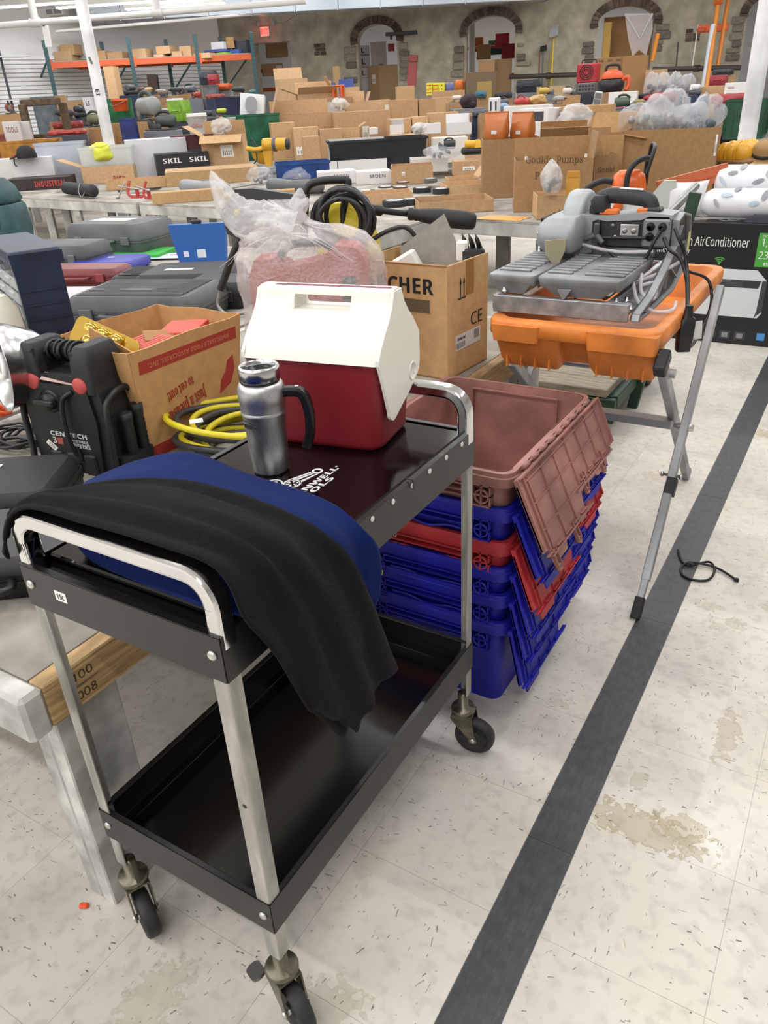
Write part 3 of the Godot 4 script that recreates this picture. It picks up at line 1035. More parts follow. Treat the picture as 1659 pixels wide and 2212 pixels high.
func disc(label: String, at: Vector3, r: float, h: float, hex: String, tilt := Vector3.ZERO, group := "grinding wheels among the open cartons") -> Node3D:
	var t := thing("grinding_wheel", label, "grinding wheel", at, 0.0, group)
	t.rotation = tilt
	part(t, "wheel", mb().lathe([[r * 0.2, h], [r * 0.2, h * 0.5, true], [0, h * 0.5]], 20), M("8f8f8f", 0.5))
	part(t, "rim", mb().lathe([[r * 0.2, 0], [r * 0.99, 0], [r, h * 0.1], [r, h * 0.9], [r * 0.98, h], [r * 0.2, h]], 24), M(hex, 0.8, 0, "fine", Vector3(10, 10, 10)))
	part(t, "paper_label", mb(Vector3(0, h, 0)).lathe([[r * 0.7, 0], [r * 0.69, 0.002], [r * 0.26, 0.002], [r * 0.25, 0]], 24), M("c9cacb", 0.3, 0.3), "silver paper label")
	return t


func bench(label: String, at: Vector3, s: Vector3, turn: float, group := "", legs := 3) -> Node3D:
	var t := thing("display_table", label, "table", at, turn, group)
	var m := M("c9c7c0", 0.7, 0, "grime", Vector3(1.0, 1.0, 1.0))
	for k in 2:
		part(t, "tabletop", mb().box(Vector3(s.x * (k - 0.5) / 2.0, s.y - 0.009, 0), Vector3(s.x / 2 - 0.002, 0.018, s.z), 0.002), M("b9b3a8", 0.75, 0, "grime", Vector3(1.1, 1.1, 1.1)))
	for k in [-1, 1]:
		part(t, "rail", mb().box(Vector3(0, s.y - 0.065, k * (s.z / 2 - 0.02)), Vector3(s.x - 0.01, 0.094, 0.038), 0.003), m)
		part(t, "end_rail", mb().box(Vector3(k * (s.x / 2 - 0.02), s.y - 0.065, 0), Vector3(0.038, 0.094, s.z - 0.09), 0.003), m)
	for i in legs:
		var x := lerpf(-s.x / 2 + 0.12, s.x / 2 - 0.12, float(i) / maxi(legs - 1, 1))
		for k in [-1, 1]:
			part(t, "leg", mb().box(Vector3(x, (s.y - 0.02) / 2, k * (s.z / 2 - 0.06)), Vector3(0.14, s.y - 0.02, 0.036), 0.003), m)
	return t


# drape lines of the two garments, near hem to far hem
const BLACK_DRAPE := [
	[Vector3(-1.012, 0.865, -0.549), Vector3(-0.965, 0.935, -0.557), Vector3(-0.827, 0.945, -0.560), Vector3(-0.696, 0.945, -0.561), Vector3(-0.611, 0.935, -0.563), Vector3(-0.585, 0.873, -0.565), Vector3(-0.570, 0.809, -0.595), Vector3(-0.562, 0.679, -0.646), Vector3(-0.558, 0.545, -0.722)],
	[Vector3(-1.016, 0.894, -0.554), Vector3(-0.973, 0.940, -0.580), Vector3(-0.823, 0.955, -0.600), Vector3(-0.698, 0.955, -0.607), Vector3(-0.605, 0.925, -0.623), Vector3(-0.575, 0.851, -0.645), Vector3(-0.555, 0.778, -0.658), Vector3(-0.545, 0.678, -0.683), Vector3(-0.540, 0.578, -0.734)],
	[Vector3(-1.016, 0.913, -0.563), Vector3(-0.985, 0.935, -0.608), Vector3(-0.850, 0.945, -0.666), Vector3(-0.723, 0.950, -0.669), Vector3(-0.610, 0.920, -0.686), Vector3(-0.570, 0.848, -0.713), Vector3(-0.552, 0.776, -0.723), Vector3(-0.545, 0.692, -0.745), Vector3(-0.540, 0.612, -0.775)],
	[Vector3(-1.010, 0.916, -0.584), Vector3(-0.982, 0.925, -0.641), Vector3(-0.859, 0.940, -0.703), Vector3(-0.738, 0.940, -0.722), Vector3(-0.617, 0.905, -0.747), Vector3(-0.578, 0.851, -0.778), Vector3(-0.560, 0.786, -0.793), Vector3(-0.548, 0.711, -0.814), Vector3(-0.542, 0.615, -0.843)],
]
const BLUE_DRAPE := [
	[Vector3(-0.885, 0.864, -0.599), Vector3(-0.795, 0.866, -0.585), Vector3(-0.718, 0.866, -0.580), Vector3(-0.654, 0.866, -0.574), Vector3(-0.604, 0.866, -0.578), Vector3(-0.594, 0.840, -0.604), Vector3(-0.590, 0.778, -0.637), Vector3(-0.585, 0.715, -0.666)],
	[Vector3(-0.988, 0.905, -0.622), Vector3(-0.870, 0.920, -0.633), Vector3(-0.758, 0.920, -0.642), Vector3(-0.650, 0.905, -0.653), Vector3(-0.595, 0.856, -0.677), Vector3(-0.588, 0.788, -0.711), Vector3(-0.582, 0.735, -0.730), Vector3(-0.580, 0.676, -0.750)],
	[Vector3(-1.013, 0.910, -0.662), Vector3(-0.933, 0.925, -0.729), Vector3(-0.818, 0.925, -0.756), Vector3(-0.689, 0.910, -0.764), Vector3(-0.596, 0.885, -0.773), Vector3(-0.585, 0.807, -0.817), Vector3(-0.577, 0.743, -0.821), Vector3(-0.575, 0.712, -0.828)],
	[Vector3(-1.068, 0.885, -0.739), Vector3(-1.014, 0.905, -0.810), Vector3(-0.942, 0.912, -0.863), Vector3(-0.823, 0.895, -0.867), Vector3(-0.683, 0.878, -0.871), Vector3(-0.588, 0.852, -0.865), Vector3(-0.576, 0.792, -0.877), Vector3(-0.572, 0.739, -0.860)],
]


func cloth(called: String, label: String, rows: Array, hex: String, t: String, wave: float, amp: float) -> Node3D:
	var o := thing(called, label, "jacket", Vector3(-0.8, 0.858, -0.75), 0.0)
	var nz := FastNoiseLite.new()
	nz.seed = hex.hash() % 1000
	nz.frequency = 0.02
	var g := smooth_grid(rows, 9)
	var n := g.size()
	var m: int = g[0].size()
	var up: Array = []
	for i in n:
		var r: Array = []
		for j in m:
			var du: Vector3 = g[mini(i + 1, n - 1)][j] - g[maxi(i - 1, 0)][j]
			var dv: Vector3 = g[i][mini(j + 1, m - 1)] - g[i][maxi(j - 1, 0)]
			var nn := -du.cross(dv).normalized()
			if nn.y < -0.2:
				nn = -nn
			var u := float(i) / (n - 1)
			var v := float(j) / (m - 1)
			# folds run with the drape, deeper towards the hanging hem
			var f := sin(u * wave + v * 2.6 + nz.get_noise_2d(u * 90, v * 60) * 2.5) * amp * (0.32 + v * 0.25)
			f += nz.get_noise_2d(u * 150 + 50, v * 90) * amp * 0.8
			r.append(g[i][j] + nn * (f + amp * 1.1) - o.position)
		up.append(r)
	var b := mb().shell(up, 0.004)
	part(o, "cloth", b, cloth_mat(hex, t))
	# a stitched hem along the hanging edge
	var hem: Array = []
	for i in n:
		hem.append(up[i][m - 1])
	part(o, "hem", mb().tube(hem, 0.004, 6), cloth_mat(hex, t))
	return o


func cloth_mat(hex: String, t: String) -> StandardMaterial3D:
	var m := M(hex, 0.95, 0, t, Vector3(42, 42, 42) if t == "rib" else Vector3(9, 9, 9))
	m.rim_enabled = true
	m.rim = 0.25
	m.rim_tint = 0.6
	m.metallic_specular = 0.2
	return m


func build_cooler() -> void:
	var t := thing("picnic_cooler", "red picnic cooler with a white tent lid on the black cart", "cooler", Vector3(-0.845, 0.858, -1.182), deg_to_rad(9))
	var red := M("8f1526", 0.5, 0, "fine", Vector3(12, 12, 12))
	var white := M("eeebe0", 0.42)
	part(t, "body", mb().loft([[0.0, 0.232, 0.155, 0.03], [0.006, 0.244, 0.167, 0.032], [0.012, 0.246, 0.17, 0.032], [0.02, 0.244, 0.168, 0.03], [0.17, 0.264, 0.192, 0.022], [0.184, 0.264, 0.192, 0.02]], 5), red, "dark red moulded body")
	# lid: slopes in two curves to a ridge, with a hand hole through it
	var wz := func(y: float) -> float:
		var k := clampf((y - 0.176) / 0.114, 0.0, 1.0)
		return lerpf(0.106, 0.019, pow(k, 0.9)) + 0.010 * sin(k * PI * 2.0) * (1.0 if k < 0.5 else 0.7)
	var xs: Array = [-0.137, -0.135, -0.130, -0.122, -0.09, -0.064, -0.058, -0.05, -0.02, 0.02, 0.05, 0.058, 0.064, 0.09, 0.122, 0.13, 0.135, 0.137]
	var ys: Array = [0.176, 0.182, 0.195, 0.21, 0.225, 0.238, 0.245, 0.252, 0.258, 0.266, 0.274, 0.278, 0.284, 0.288, 0.29]
	var at := func(i: int, j: int, s: float) -> Vector3:
		var e: float = 0.137 - absf(xs[i])
		var round: float = 0.006 - 0.006 * sqrt(clampf(1.0 - pow(1.0 - minf(e / 0.008, 1.0), 2), 0, 1))
		var z: float = wz.call(ys[j]) - round - (0.004 if j == 14 else 0.0)
		# scoop below the hand hole
		if ys[j] > 0.238 and ys[j] < 0.26 and absf(xs[i]) < 0.06:
			z -= 0.006
		return Vector3(xs[i], ys[j], z * s)
	var b := mb()
	for s in [1.0, -1.0]:
		for i in xs.size() - 1:
			for j in ys.size() - 1:
				if i >= 6 and i < 11 and j >= 7 and j < 11:
					continue
				var q := [at.call(i, j, s), at.call(i + 1, j, s), at.call(i + 1, j + 1, s), at.call(i, j + 1, s)]
				if s > 0:
					b.quad(q[0], q[1], q[2], q[3], 900)
				else:
					b.quad(q[1], q[0], q[3], q[2], 901)
	for i in xs.size() - 1:
		var a0: Vector3 = at.call(i, 14, 1.0)
		var a1: Vector3 = at.call(i + 1, 14, 1.0)
		b.quad(a0, a1, a1 * Vector3(1, 1, -1), a0 * Vector3(1, 1, -1), 902)
		var c0: Vector3 = at.call(i, 0, 1.0)
		var c1: Vector3 = at.call(i + 1, 0, 1.0)
		b.quad(c1, c0, c0 * Vector3(1, 1, -1), c1 * Vector3(1, 1, -1))
	for i in [0, xs.size() - 1]:
		for j in ys.size() - 1:
			var p: Vector3 = at.call(i, j, 1.0)
			var q: Vector3 = at.call(i, j + 1, 1.0)
			var f := [p, p * Vector3(1, 1, -1), q * Vector3(1, 1, -1), q]
			if i == 0:
				b.quad(f[1], f[0], f[3], f[2])
			else:
				b.quad(f[0], f[1], f[2], f[3])
	# walls of the hand hole
	for j in [7, 11]:
		for i in range(6, 11):
			var p: Vector3 = at.call(i, j, 1.0)
			var q: Vector3 = at.call(i + 1, j, 1.0)
			b.quad(p, q, q * Vector3(1, 1, -1), p * Vector3(1, 1, -1))
	for i in [6, 11]:
		for j in range(7, 11):
			var p: Vector3 = at.call(i, j, 1.0)
			var q: Vector3 = at.call(i, j + 1, 1.0)
			b.quad(p, q, q * Vector3(1, 1, -1), p * Vector3(1, 1, -1))
	var lid := part(t, "lid", b, white, "white tent-shaped lid with a hand hole")
	# tongues of the lid that slide down over both ends of the body
	var tongue: Array = [Vector2(-0.104, 0.186), Vector2(-0.104, 0.176), Vector2(-0.088, 0.14), Vector2(-0.066, 0.08)]
	tongue += arc2(Vector2(-0.044, 0.076), 0.021, 200, 290, 5)
	tongue += [Vector2(-0.01, 0.066), Vector2(0.04, 0.082), Vector2(0.085, 0.102), Vector2(0.1, 0.112), Vector2(0.106, 0.13), Vector2(0.106, 0.186)]
	for y in [0.2, 0.22, 0.24, 0.26, 0.28, 0.287]:
		tongue.append(Vector2(wz.call(y) - 0.001, y))
	for y in [0.287, 0.28, 0.26, 0.24, 0.22, 0.2]:
		tongue.append(Vector2(-wz.call(y) + 0.001, y))
	for s in [-1, 1]:
		var o := part(t, "side_panel", mb().prism(tongue, -0.003, 0.003), white)
		o.position = Vector3(s * 0.1365, 0, 0)
		o.rotation.y = PI / 2
		var btn := mb(Vector3(s * 0.1396, 0.118, -0.062), Vector3(0, 0, -PI / 2 * s))
		btn.lathe([[0.019, 0], [0.019, 0.0012], [0.016, 0.0016], [0.015, 0.0006], [0.0, 0.0006]], 20)
		part(o, "round_mark", mb().lathe([[0.019, 0], [0.019, 0.0014], [0.016, 0.0018], [0.0155, 0.0007], [0, 0.0007]], 20), white).transform = Transform3D(Basis.from_euler(Vector3(PI / 2 * s, 0, 0)), Vector3(0.062, 0.118, 0.003 * s))
		txt(o, "embossing", "A", 0.012, 0.014, M("e2dfd4", 0.5), Vector3(0.062, 0.118, 0.0042 * s), Vector3(0, 0 if s > 0 else PI, 0), 400)
	part(lid, "worn_edge", mb().box(Vector3(0.01, 0.2903, 0), Vector3(0.235, 0.0008, 0.012), 0.0002), M("9c5566", 0.7, 0, "streak", Vector3(14, 14, 14)), "scuffed reddish wear along the ridge")


func build_mug() -> void:
	var t := thing("travel_mug", "brushed steel travel mug with a black handle in front of the red cooler", "mug", Vector3(-0.857, 0.858, -0.975), deg_to_rad(24))
	var steel := M("d6d7d8", 0.4, 1.0, "fine", Vector3(6, 1, 6))
	part(t, "body", mb().lathe([[0, 0], [0.0305, 0], [0.0325, 0.004], [0.0325, 0.02], [0.0335, 0.022], [0.0365, 0.075], [0.0395, 0.112], [0.0408, 0.114, true], [0.0408, 0.117], [0.0398, 0.119, true], [0.041, 0.137], [0.0418, 0.139], [0.0415, 0.158], [0.0385, 0.166], [0.0345, 0.1695], [0, 0.1695]], 40), steel)
	part(t, "gasket", mb().lathe([[0.033, 0.169], [0.0345, 0.17], [0.0345, 0.173], [0.033, 0.174]], 32), M("151515", 0.5))
	part(t, "rim", mb().lathe([[0.0345, 0.1735], [0.0358, 0.1745], [0.0358, 0.194], [0.0345, 0.1975], [0.0315, 0.1985], [0.0295, 0.196], [0.0285, 0.189]], 40), M("c4c5c6", 0.22, 1.0))
	var lid := part(t, "lid", mb().lathe([[0.0288, 0.19], [0.026, 0.188], [0.024, 0.183], [0.008, 0.1825], [0, 0.1835]], 32), M("131314", 0.3), "black sipping lid")
	part(lid, "slide_tab", mb(Vector3(0.006, 0.1855, 0)).loft([[0, 0.02, 0.008, 0.003], [0.004, 0.016, 0.006, 0.003]], 3), M("1b1b1c", 0.25))
	var path: Array = spline([Vector3(0.036, 0.150, 0), Vector3(0.058, 0.151, 0), Vector3(0.071, 0.147, 0), Vector3(0.079, 0.13, 0), Vector3(0.082, 0.1, 0), Vector3(0.079, 0.07, 0), Vector3(0.071, 0.046, 0)], 6)
	part(t, "handle", mb().sweep(path, rrect(0.017, 0.021, 0.005, 3), Vector3(0, 0, 1)), M("161617", 0.28), "black plastic handle")
	part(t, "logo", mb(Vector3(0.0635, 0.1602, 0)).box(Vector3.ZERO, Vector3(0.006, 0.0006, 0.006)), M("d6d6d6", 0.4))
	var e := mb()
	for k in 14:
		var a := 1.75 + k * 0.075
		e.put(Vector3(0.0392 * cos(a), 0.1, 0.0392 * sin(a)), Vector3(0, -a, 0))
		e.box(Vector3(0, (0.006 if k > 1 and k < 12 else 0.0) - 0.0006 * absf(k - 7), 0), Vector3(0.0006, 0.0012, 0.0034))
		if k > 2 and k < 11:
			e.box(Vector3(0, -0.004, 0), Vector3(0.0006, 0.007, 0.0012))
			e.box(Vector3(0, -0.004 + (k % 3 - 1) * 0.0028, 0), Vector3(0.0006, 0.0011, 0.0026))
	part(t, "engraving", e, M("4b4c4e", 0.4, 0.8), "dark engraved lettering")


# ---------------------------------------------------------------- stack of nested totes with their hinged lid halves hanging open
func flip_tote(label: String, at: Vector3, hex: String, body_h: float, flap_deg: float, group: String) -> Node3D:
	var t := thing("flip_lid_tote", label, "tote", at, 0.0, group)
	var W := 0.445
	var L := 0.585
	var H := 0.32
	var m := M(hex, 0.5, 0, "grime", Vector3(1.6, 1.6, 1.6))
	var b := mb()
	var y0 := H - body_h
	var k0 := 0.9 + 0.075 * (y0 / H)
	b.loft([[y0, W * k0 - 0.03, L * k0 - 0.03, 0.03], [H - 0.036, W - 0.035, L - 0.035, 0.03, 0, 0, true], [H, W - 0.03, L - 0.03, 0.03, 0, 0, true], [H, W - 0.036, L - 0.036, 0.028, 0, 0, true], [y0 + 0.006, W * k0 - 0.038, L * k0 - 0.038, 0.028]], 4, body_h > 0.3, body_h > 0.3)
	part(t, "body", b, m)
	var r := mb()
	# thick collar with a lip above and below, then box-section ears at the corners
	r.loft([[H - 0.036, W - 0.03, L - 0.03, 0.03], [H - 0.036, W - 0.004, L - 0.004, 0.036, 0, 0, true], [H - 0.03, W, L, 0.036], [H - 0.012, W, L, 0.036, 0, 0, true], [H - 0.01, W - 0.006, L - 0.006, 0.034, 0, 0, true], [H, W - 0.008, L - 0.008, 0.034, 0, 0, true], [H, W - 0.034, L - 0.034, 0.03]], 4, false, false)
	part(t, "rim", r, m)
	for s in [-1, 1]:
		var g := mb()
		for e in [-1, 1]:
			var cx: float = e * (W / 2 - 0.075)
			var z: float = s * (L / 2 - 0.004)
			for x in [-0.022, 0.0, 0.022]:
				g.box(Vector3(cx + x, H - 0.062, z - s * 0.006), Vector3(0.004, 0.055, 0.018))
			for y in [0.036, 0.062, 0.089]:
				g.box(Vector3(cx, H - y, z - s * 0.006), Vector3(0.048, 0.004, 0.018))
			g.put(Vector3(cx, H - 0.066, z - s * 0.004), Vector3(PI / 2, 0, 0))
			g.lathe([[0.015, -0.006], [0.015, 0.006], [0.0185, 0.006], [0.0185, -0.006], [0.015, -0.006]], 16)
			g.put(Vector3.ZERO)
		# ledges and a wavy grip between the ears
		for y in [0.04, 0.056]:
			g.box(Vector3(0, H - y, s * (L / 2 - 0.008)), Vector3(W - 0.2, 0.004, 0.02))
		var wave: Array = []
		for q in 21:
			var x := lerpf(-0.11, 0.11, q / 20.0)
			wave.append(Vector3(x, H - 0.076 - 0.012 * (0.5 + 0.5 * cos(x / 0.11 * PI)) * cos(x * 30), s * (L / 2 - 0.01)))
		g.tube(wave, 0.004, 6)
		part(t, "grip_frame", g, m)
	# interlocking lid halves, hinged on the long sides; local y of a half runs down its slope
	for s in [-1, 1]:
		var half := lid_half(L, W / 2 * (1.0 if hex == "b07a70" else 0.9), hex == "b07a70")
		var o := part(t, "lid_half", half, m)
		var a := deg_to_rad(flap_deg if s > 0 else flap_deg - 6.0)
		o.transform = Transform3D(Basis(Vector3.UP, -PI / 2 if s > 0 else PI / 2) * Basis(Vector3.RIGHT, a - PI), Vector3(s * (W / 2 + 0.004), H - 0.004, 0))
		var pin := mb(Vector3(s * (W / 2 + 0.001), H - 0.003, 0), Vector3(PI / 2, 0, 0))
		var kn: Array = [[0, -L / 2 + 0.04]]
		for k in 9:
			for e in [[0.003, 0.05], [0.0065, 0.05], [0.0065, 0.083], [0.003, 0.083]]:
				kn.append([e[0], -L / 2 + e[1] + k * 0.055])
		kn.append([0, L / 2 - 0.04])
		pin.lathe(kn, 10)
		part(o, "hinge", pin, m).transform = o.transform.affine_inverse()
	return t


# a lid half in its own frame: x along the hinge, y out from the hinge, ribs on the +z face; one end is cut deeper so that two halves mesh
func lid_half(L: float, deep: float, hooks: bool) -> MB:
	var b := mb()
	var hi := deep * 1.06
	var lo := deep * 0.74
	var out: Array = [Vector2(-L / 2 + 0.006, 0.004), Vector2(L / 2 - 0.006, 0.004), Vector2(L / 2, 0.02), Vector2(L / 2, hi * 0.8), Vector2(L / 2 - 0.03, hi * 0.82), Vector2(L / 2 - 0.035, hi), Vector2(L * 0.3, hi), Vector2(L * 0.28, hi * 0.9), Vector2(L * 0.12, hi * 0.9), Vector2(L * 0.1, hi * 0.95), Vector2(0.02, hi * 0.95), Vector2(0, lo), Vector2(-L * 0.2, lo), Vector2(-L * 0.22, lo * 1.06), Vector2(-L * 0.36, lo * 1.06), Vector2(-L * 0.38, lo * 0.94), Vector2(-L / 2, lo * 0.86), Vector2(-L / 2, 0.02)]
	b.prism(out, -0.002, 0.002)
	# edge walls and a grid of stiffening ribs
	b.box(Vector3(L / 2 - 0.002, hi * 0.4, 0.003), Vector3(0.004, hi * 0.76, 0.012))
	b.box(Vector3(-L / 2 + 0.002, lo * 0.44, 0.003), Vector3(0.004, lo * 0.8, 0.012))
	b.box(Vector3(L / 2 - 0.03, hi * 0.42, 0.004), Vector3(0.003, hi * 0.78, 0.008))
	b.box(Vector3(0, 0.006, 0.004), Vector3(L - 0.012, 0.004, 0.014))
	b.box(Vector3(0, 0.022, 0.004), Vector3(L - 0.06, 0.003, 0.008))
	b.box(Vector3(0, deep * 0.36, 0.003), Vector3(L - 0.06, 0.0025, 0.006))
	b.box(Vector3(0, deep * 0.66, 0.003), Vector3(L - 0.06, 0.0025, 0.006))
	for k in 7:
		var x := (k - 3) * (L - 0.1) / 6.0
		var d := hi * 0.9 if x > 0.0 else lo
		b.box(Vector3(x, d * 0.52, 0.003), Vector3(0.0025, d * 0.88, 0.006))
	# rim along the free edge with a row of slots, and hooks below it
	b.box(Vector3(L * 0.2, hi * 0.895, 0.004), Vector3(L * 0.5, 0.004, 0.01))
	b.box(Vector3(-L * 0.2, lo * 0.93, 0.004), Vector3(L * 0.5, 0.004, 0.01))
	for k in 10:
		var x := L * 0.45 - k * L * 0.1
		b.box(Vector3(x, (hi * 0.86 if x > 0.0 else lo * 0.84), 0.004), Vector3(0.04, 0.0025, 0.008))
	for k in 4 if hooks else 0:
		var x := L * 0.42 - k * L * 0.24
		var y := (hi if x > 0.0 else lo) * 1.0
		b.box(Vector3(x - 0.009, y - 0.014, 0.004), Vector3(0.003, 0.05, 0.009))
		b.box(Vector3(x + 0.009, y - 0.014, 0.004), Vector3(0.003, 0.05, 0.009))
		b.put(Vector3(x, y + 0.012, 0.0), Vector3(PI / 2, 0, 0))
		b.lathe([[0.005, -0.005], [0.0095, -0.005], [0.0095, 0.007], [0.005, 0.007], [0.005, -0.005]], 12)
		b.put(Vector3.ZERO)
	return b


func build_totes() -> void:
	var grp := "nested flip-lid totes"
	var c := Vector3(-0.792, 0, -1.727)
	var blue := "1a1fb4"
	flip_tote("lowest blue tote standing on the floor under the stack behind the cart", c + Vector3(0, -0.035, 0), blue, 0.32, 12, grp)
	flip_tote("blue tote nested second from the floor behind the cart", c + Vector3(0, 0.048, 0), blue, 0.16, 14, grp)
	flip_tote("blue tote nested just under the red tote behind the cart", c + Vector3(0, 0.125, 0), blue, 0.16, 17, grp)
	flip_tote("red tote nested between blue totes behind the cart", c + Vector3(0, 0.198, 0), "c8353c", 0.16, 20, grp)
	flip_tote("blue tote nested right under the pinkish brown one behind the cart", c + Vector3(0, 0.288, 0), blue, 0.16, 22, grp)
	var top := flip_tote("pinkish brown tote open on top of the stack behind the cart", c + Vector3(0, 0.378, 0), "b07a70", 0.32, 24, grp)
	var panel := mb()
	for k in 2:
		panel.box(Vector3((k - 0.5) * 0.26, 0.17, -0.263), Vector3(0.004, 0.26, 0.008))
	panel.box(Vector3(0, 0.3, -0.262), Vector3(0.26, 0.004, 0.008))
	part(top, "inner_rib", panel, M("b07a70", 0.5, 0, "grime", Vector3(1.6, 1.6, 1.6)))
	var red: Node3D = get_node("flip_lid_tote_003")
	txt(red, "lettering", "2796", 0.055, 0.015, M("f0f0f0", 0.5), Vector3(-0.112, 0.275, 0.2895), Vector3.ZERO, 400)
	txt(red, "lettering", "1", 0.006, 0.015, M("f0f0f0", 0.5), Vector3(0.123, 0.268, 0.2935), Vector3.ZERO, 400)
	var y: Node3D = get_node("flip_lid_tote_001")
	part(y, "torn_tape", mb(Vector3(-0.16, 0.302, 0.2932), Vector3(0, 0, -0.1)).prism([Vector2(-0.03, 0.008), Vector2(-0.01, 0.006), Vector2(0.01, 0.01), Vector2(0.032, 0.007), Vector2(0.03, -0.008), Vector2(0.008, -0.004), Vector2(-0.012, -0.008), Vector2(-0.028, -0.003)], 0, 0.0015), M("d8cf57", 0.5), "torn yellow tape")


func build_near_table() -> void:
	var t := thing("work_table", "low white-painted table with a raw lumber edge beside the cart", "table", Vector3(-1.62, 0, -1.735))
	var white := M("d9d8d2", 0.65, 0, "grime", Vector3(2.5, 2.5, 2.5))
	var pine := M("dcb67e", 0.7, 0, "streak", Vector3(3, 14, 1.0))
	part(t, "tabletop", mb().box(Vector3(0, 0.611, 0), Vector3(1.125, 0.018, 2.42), 0.001), M("b5aea2", 0.75, 0, "grime", Vector3(1.3, 1.3, 1.3)))
	part(t, "rail", mb().box(Vector3(0.582, 0.576, 0), Vector3(0.038, 0.088, 2.42), 0.003), pine, "bare pine lumber rail")
	part(t, "rail", mb().box(Vector3(-0.582, 0.576, 0), Vector3(0.038, 0.088, 2.42), 0.003), white)
	for s in [-1, 1]:
		part(t, "end_rail", mb().box(Vector3(0, 0.574, s * 1.232), Vector3(1.205, 0.096, 0.046), 0.008), white)
	var stamp := part(t, "mill_stamp", mb().box(Vector3(0.6015, 0.576, 1.13), Vector3(0.0006, 0.001, 0.05)), M("5b4a30", 0.8))
	txt(stamp, "lettering", "100", 0.042, 0.017, M("4a3c26", 0.8), Vector3(0.6015, 0.595, 1.135), Vector3(0, PI / 2, 0), 400)
	txt(stamp, "lettering", "008", 0.042, 0.017, M("4a3c26", 0.8), Vector3(0.6015, 0.556, 1.135), Vector3(0, PI / 2, 0), 400)
	for z in [1.12, 0.0, -1.12]:
		for x in [-0.54, 0.525]:
			for k in 2:
				part(t, "leg", mb().box(Vector3(x + 0.0395 * (k - 0.5), 0.255, z), Vector3(0.037, 0.51, 0.14), 0.003), white)
	part(t, "cross_rail", mb().box(Vector3(0, 0.2, -1.12), Vector3(1.03, 0.09, 0.03), 0.003), white)
	tag_bit("orange_scrap", "small orange scrap on the floor by the table leg", "scrap", Vector3(-1.114, 0.003, -0.511), Vector3(0.02, 0.005, 0.012), "e8552a")
	bench("low grey table carrying tool cases left of the near table", Vector3(-3.5, 0, -2.35), Vector3(2.5, 0.62, 3.5), 0, "", 3)
	bench("narrow grey table end in the gap behind the pressure washer", Vector3(-3.3, 0, -5.0), Vector3(0.7, 0.62, 1.4), 0, "", 2)


func tag_bit(called: String, label: String, category: String, at: Vector3, s: Vector3, hex: String) -> void:
	var o := thing(called, label, category, at, 0.5)
	part(o, "piece", mb().loft([[0, s.x, s.z, s.z * 0.3], [s.y * 0.7, s.x * 0.9, s.z * 0.95, s.z * 0.3], [s.y, s.x * 0.6, s.z * 0.5, s.z * 0.2]], 3), M(hex, 0.6))


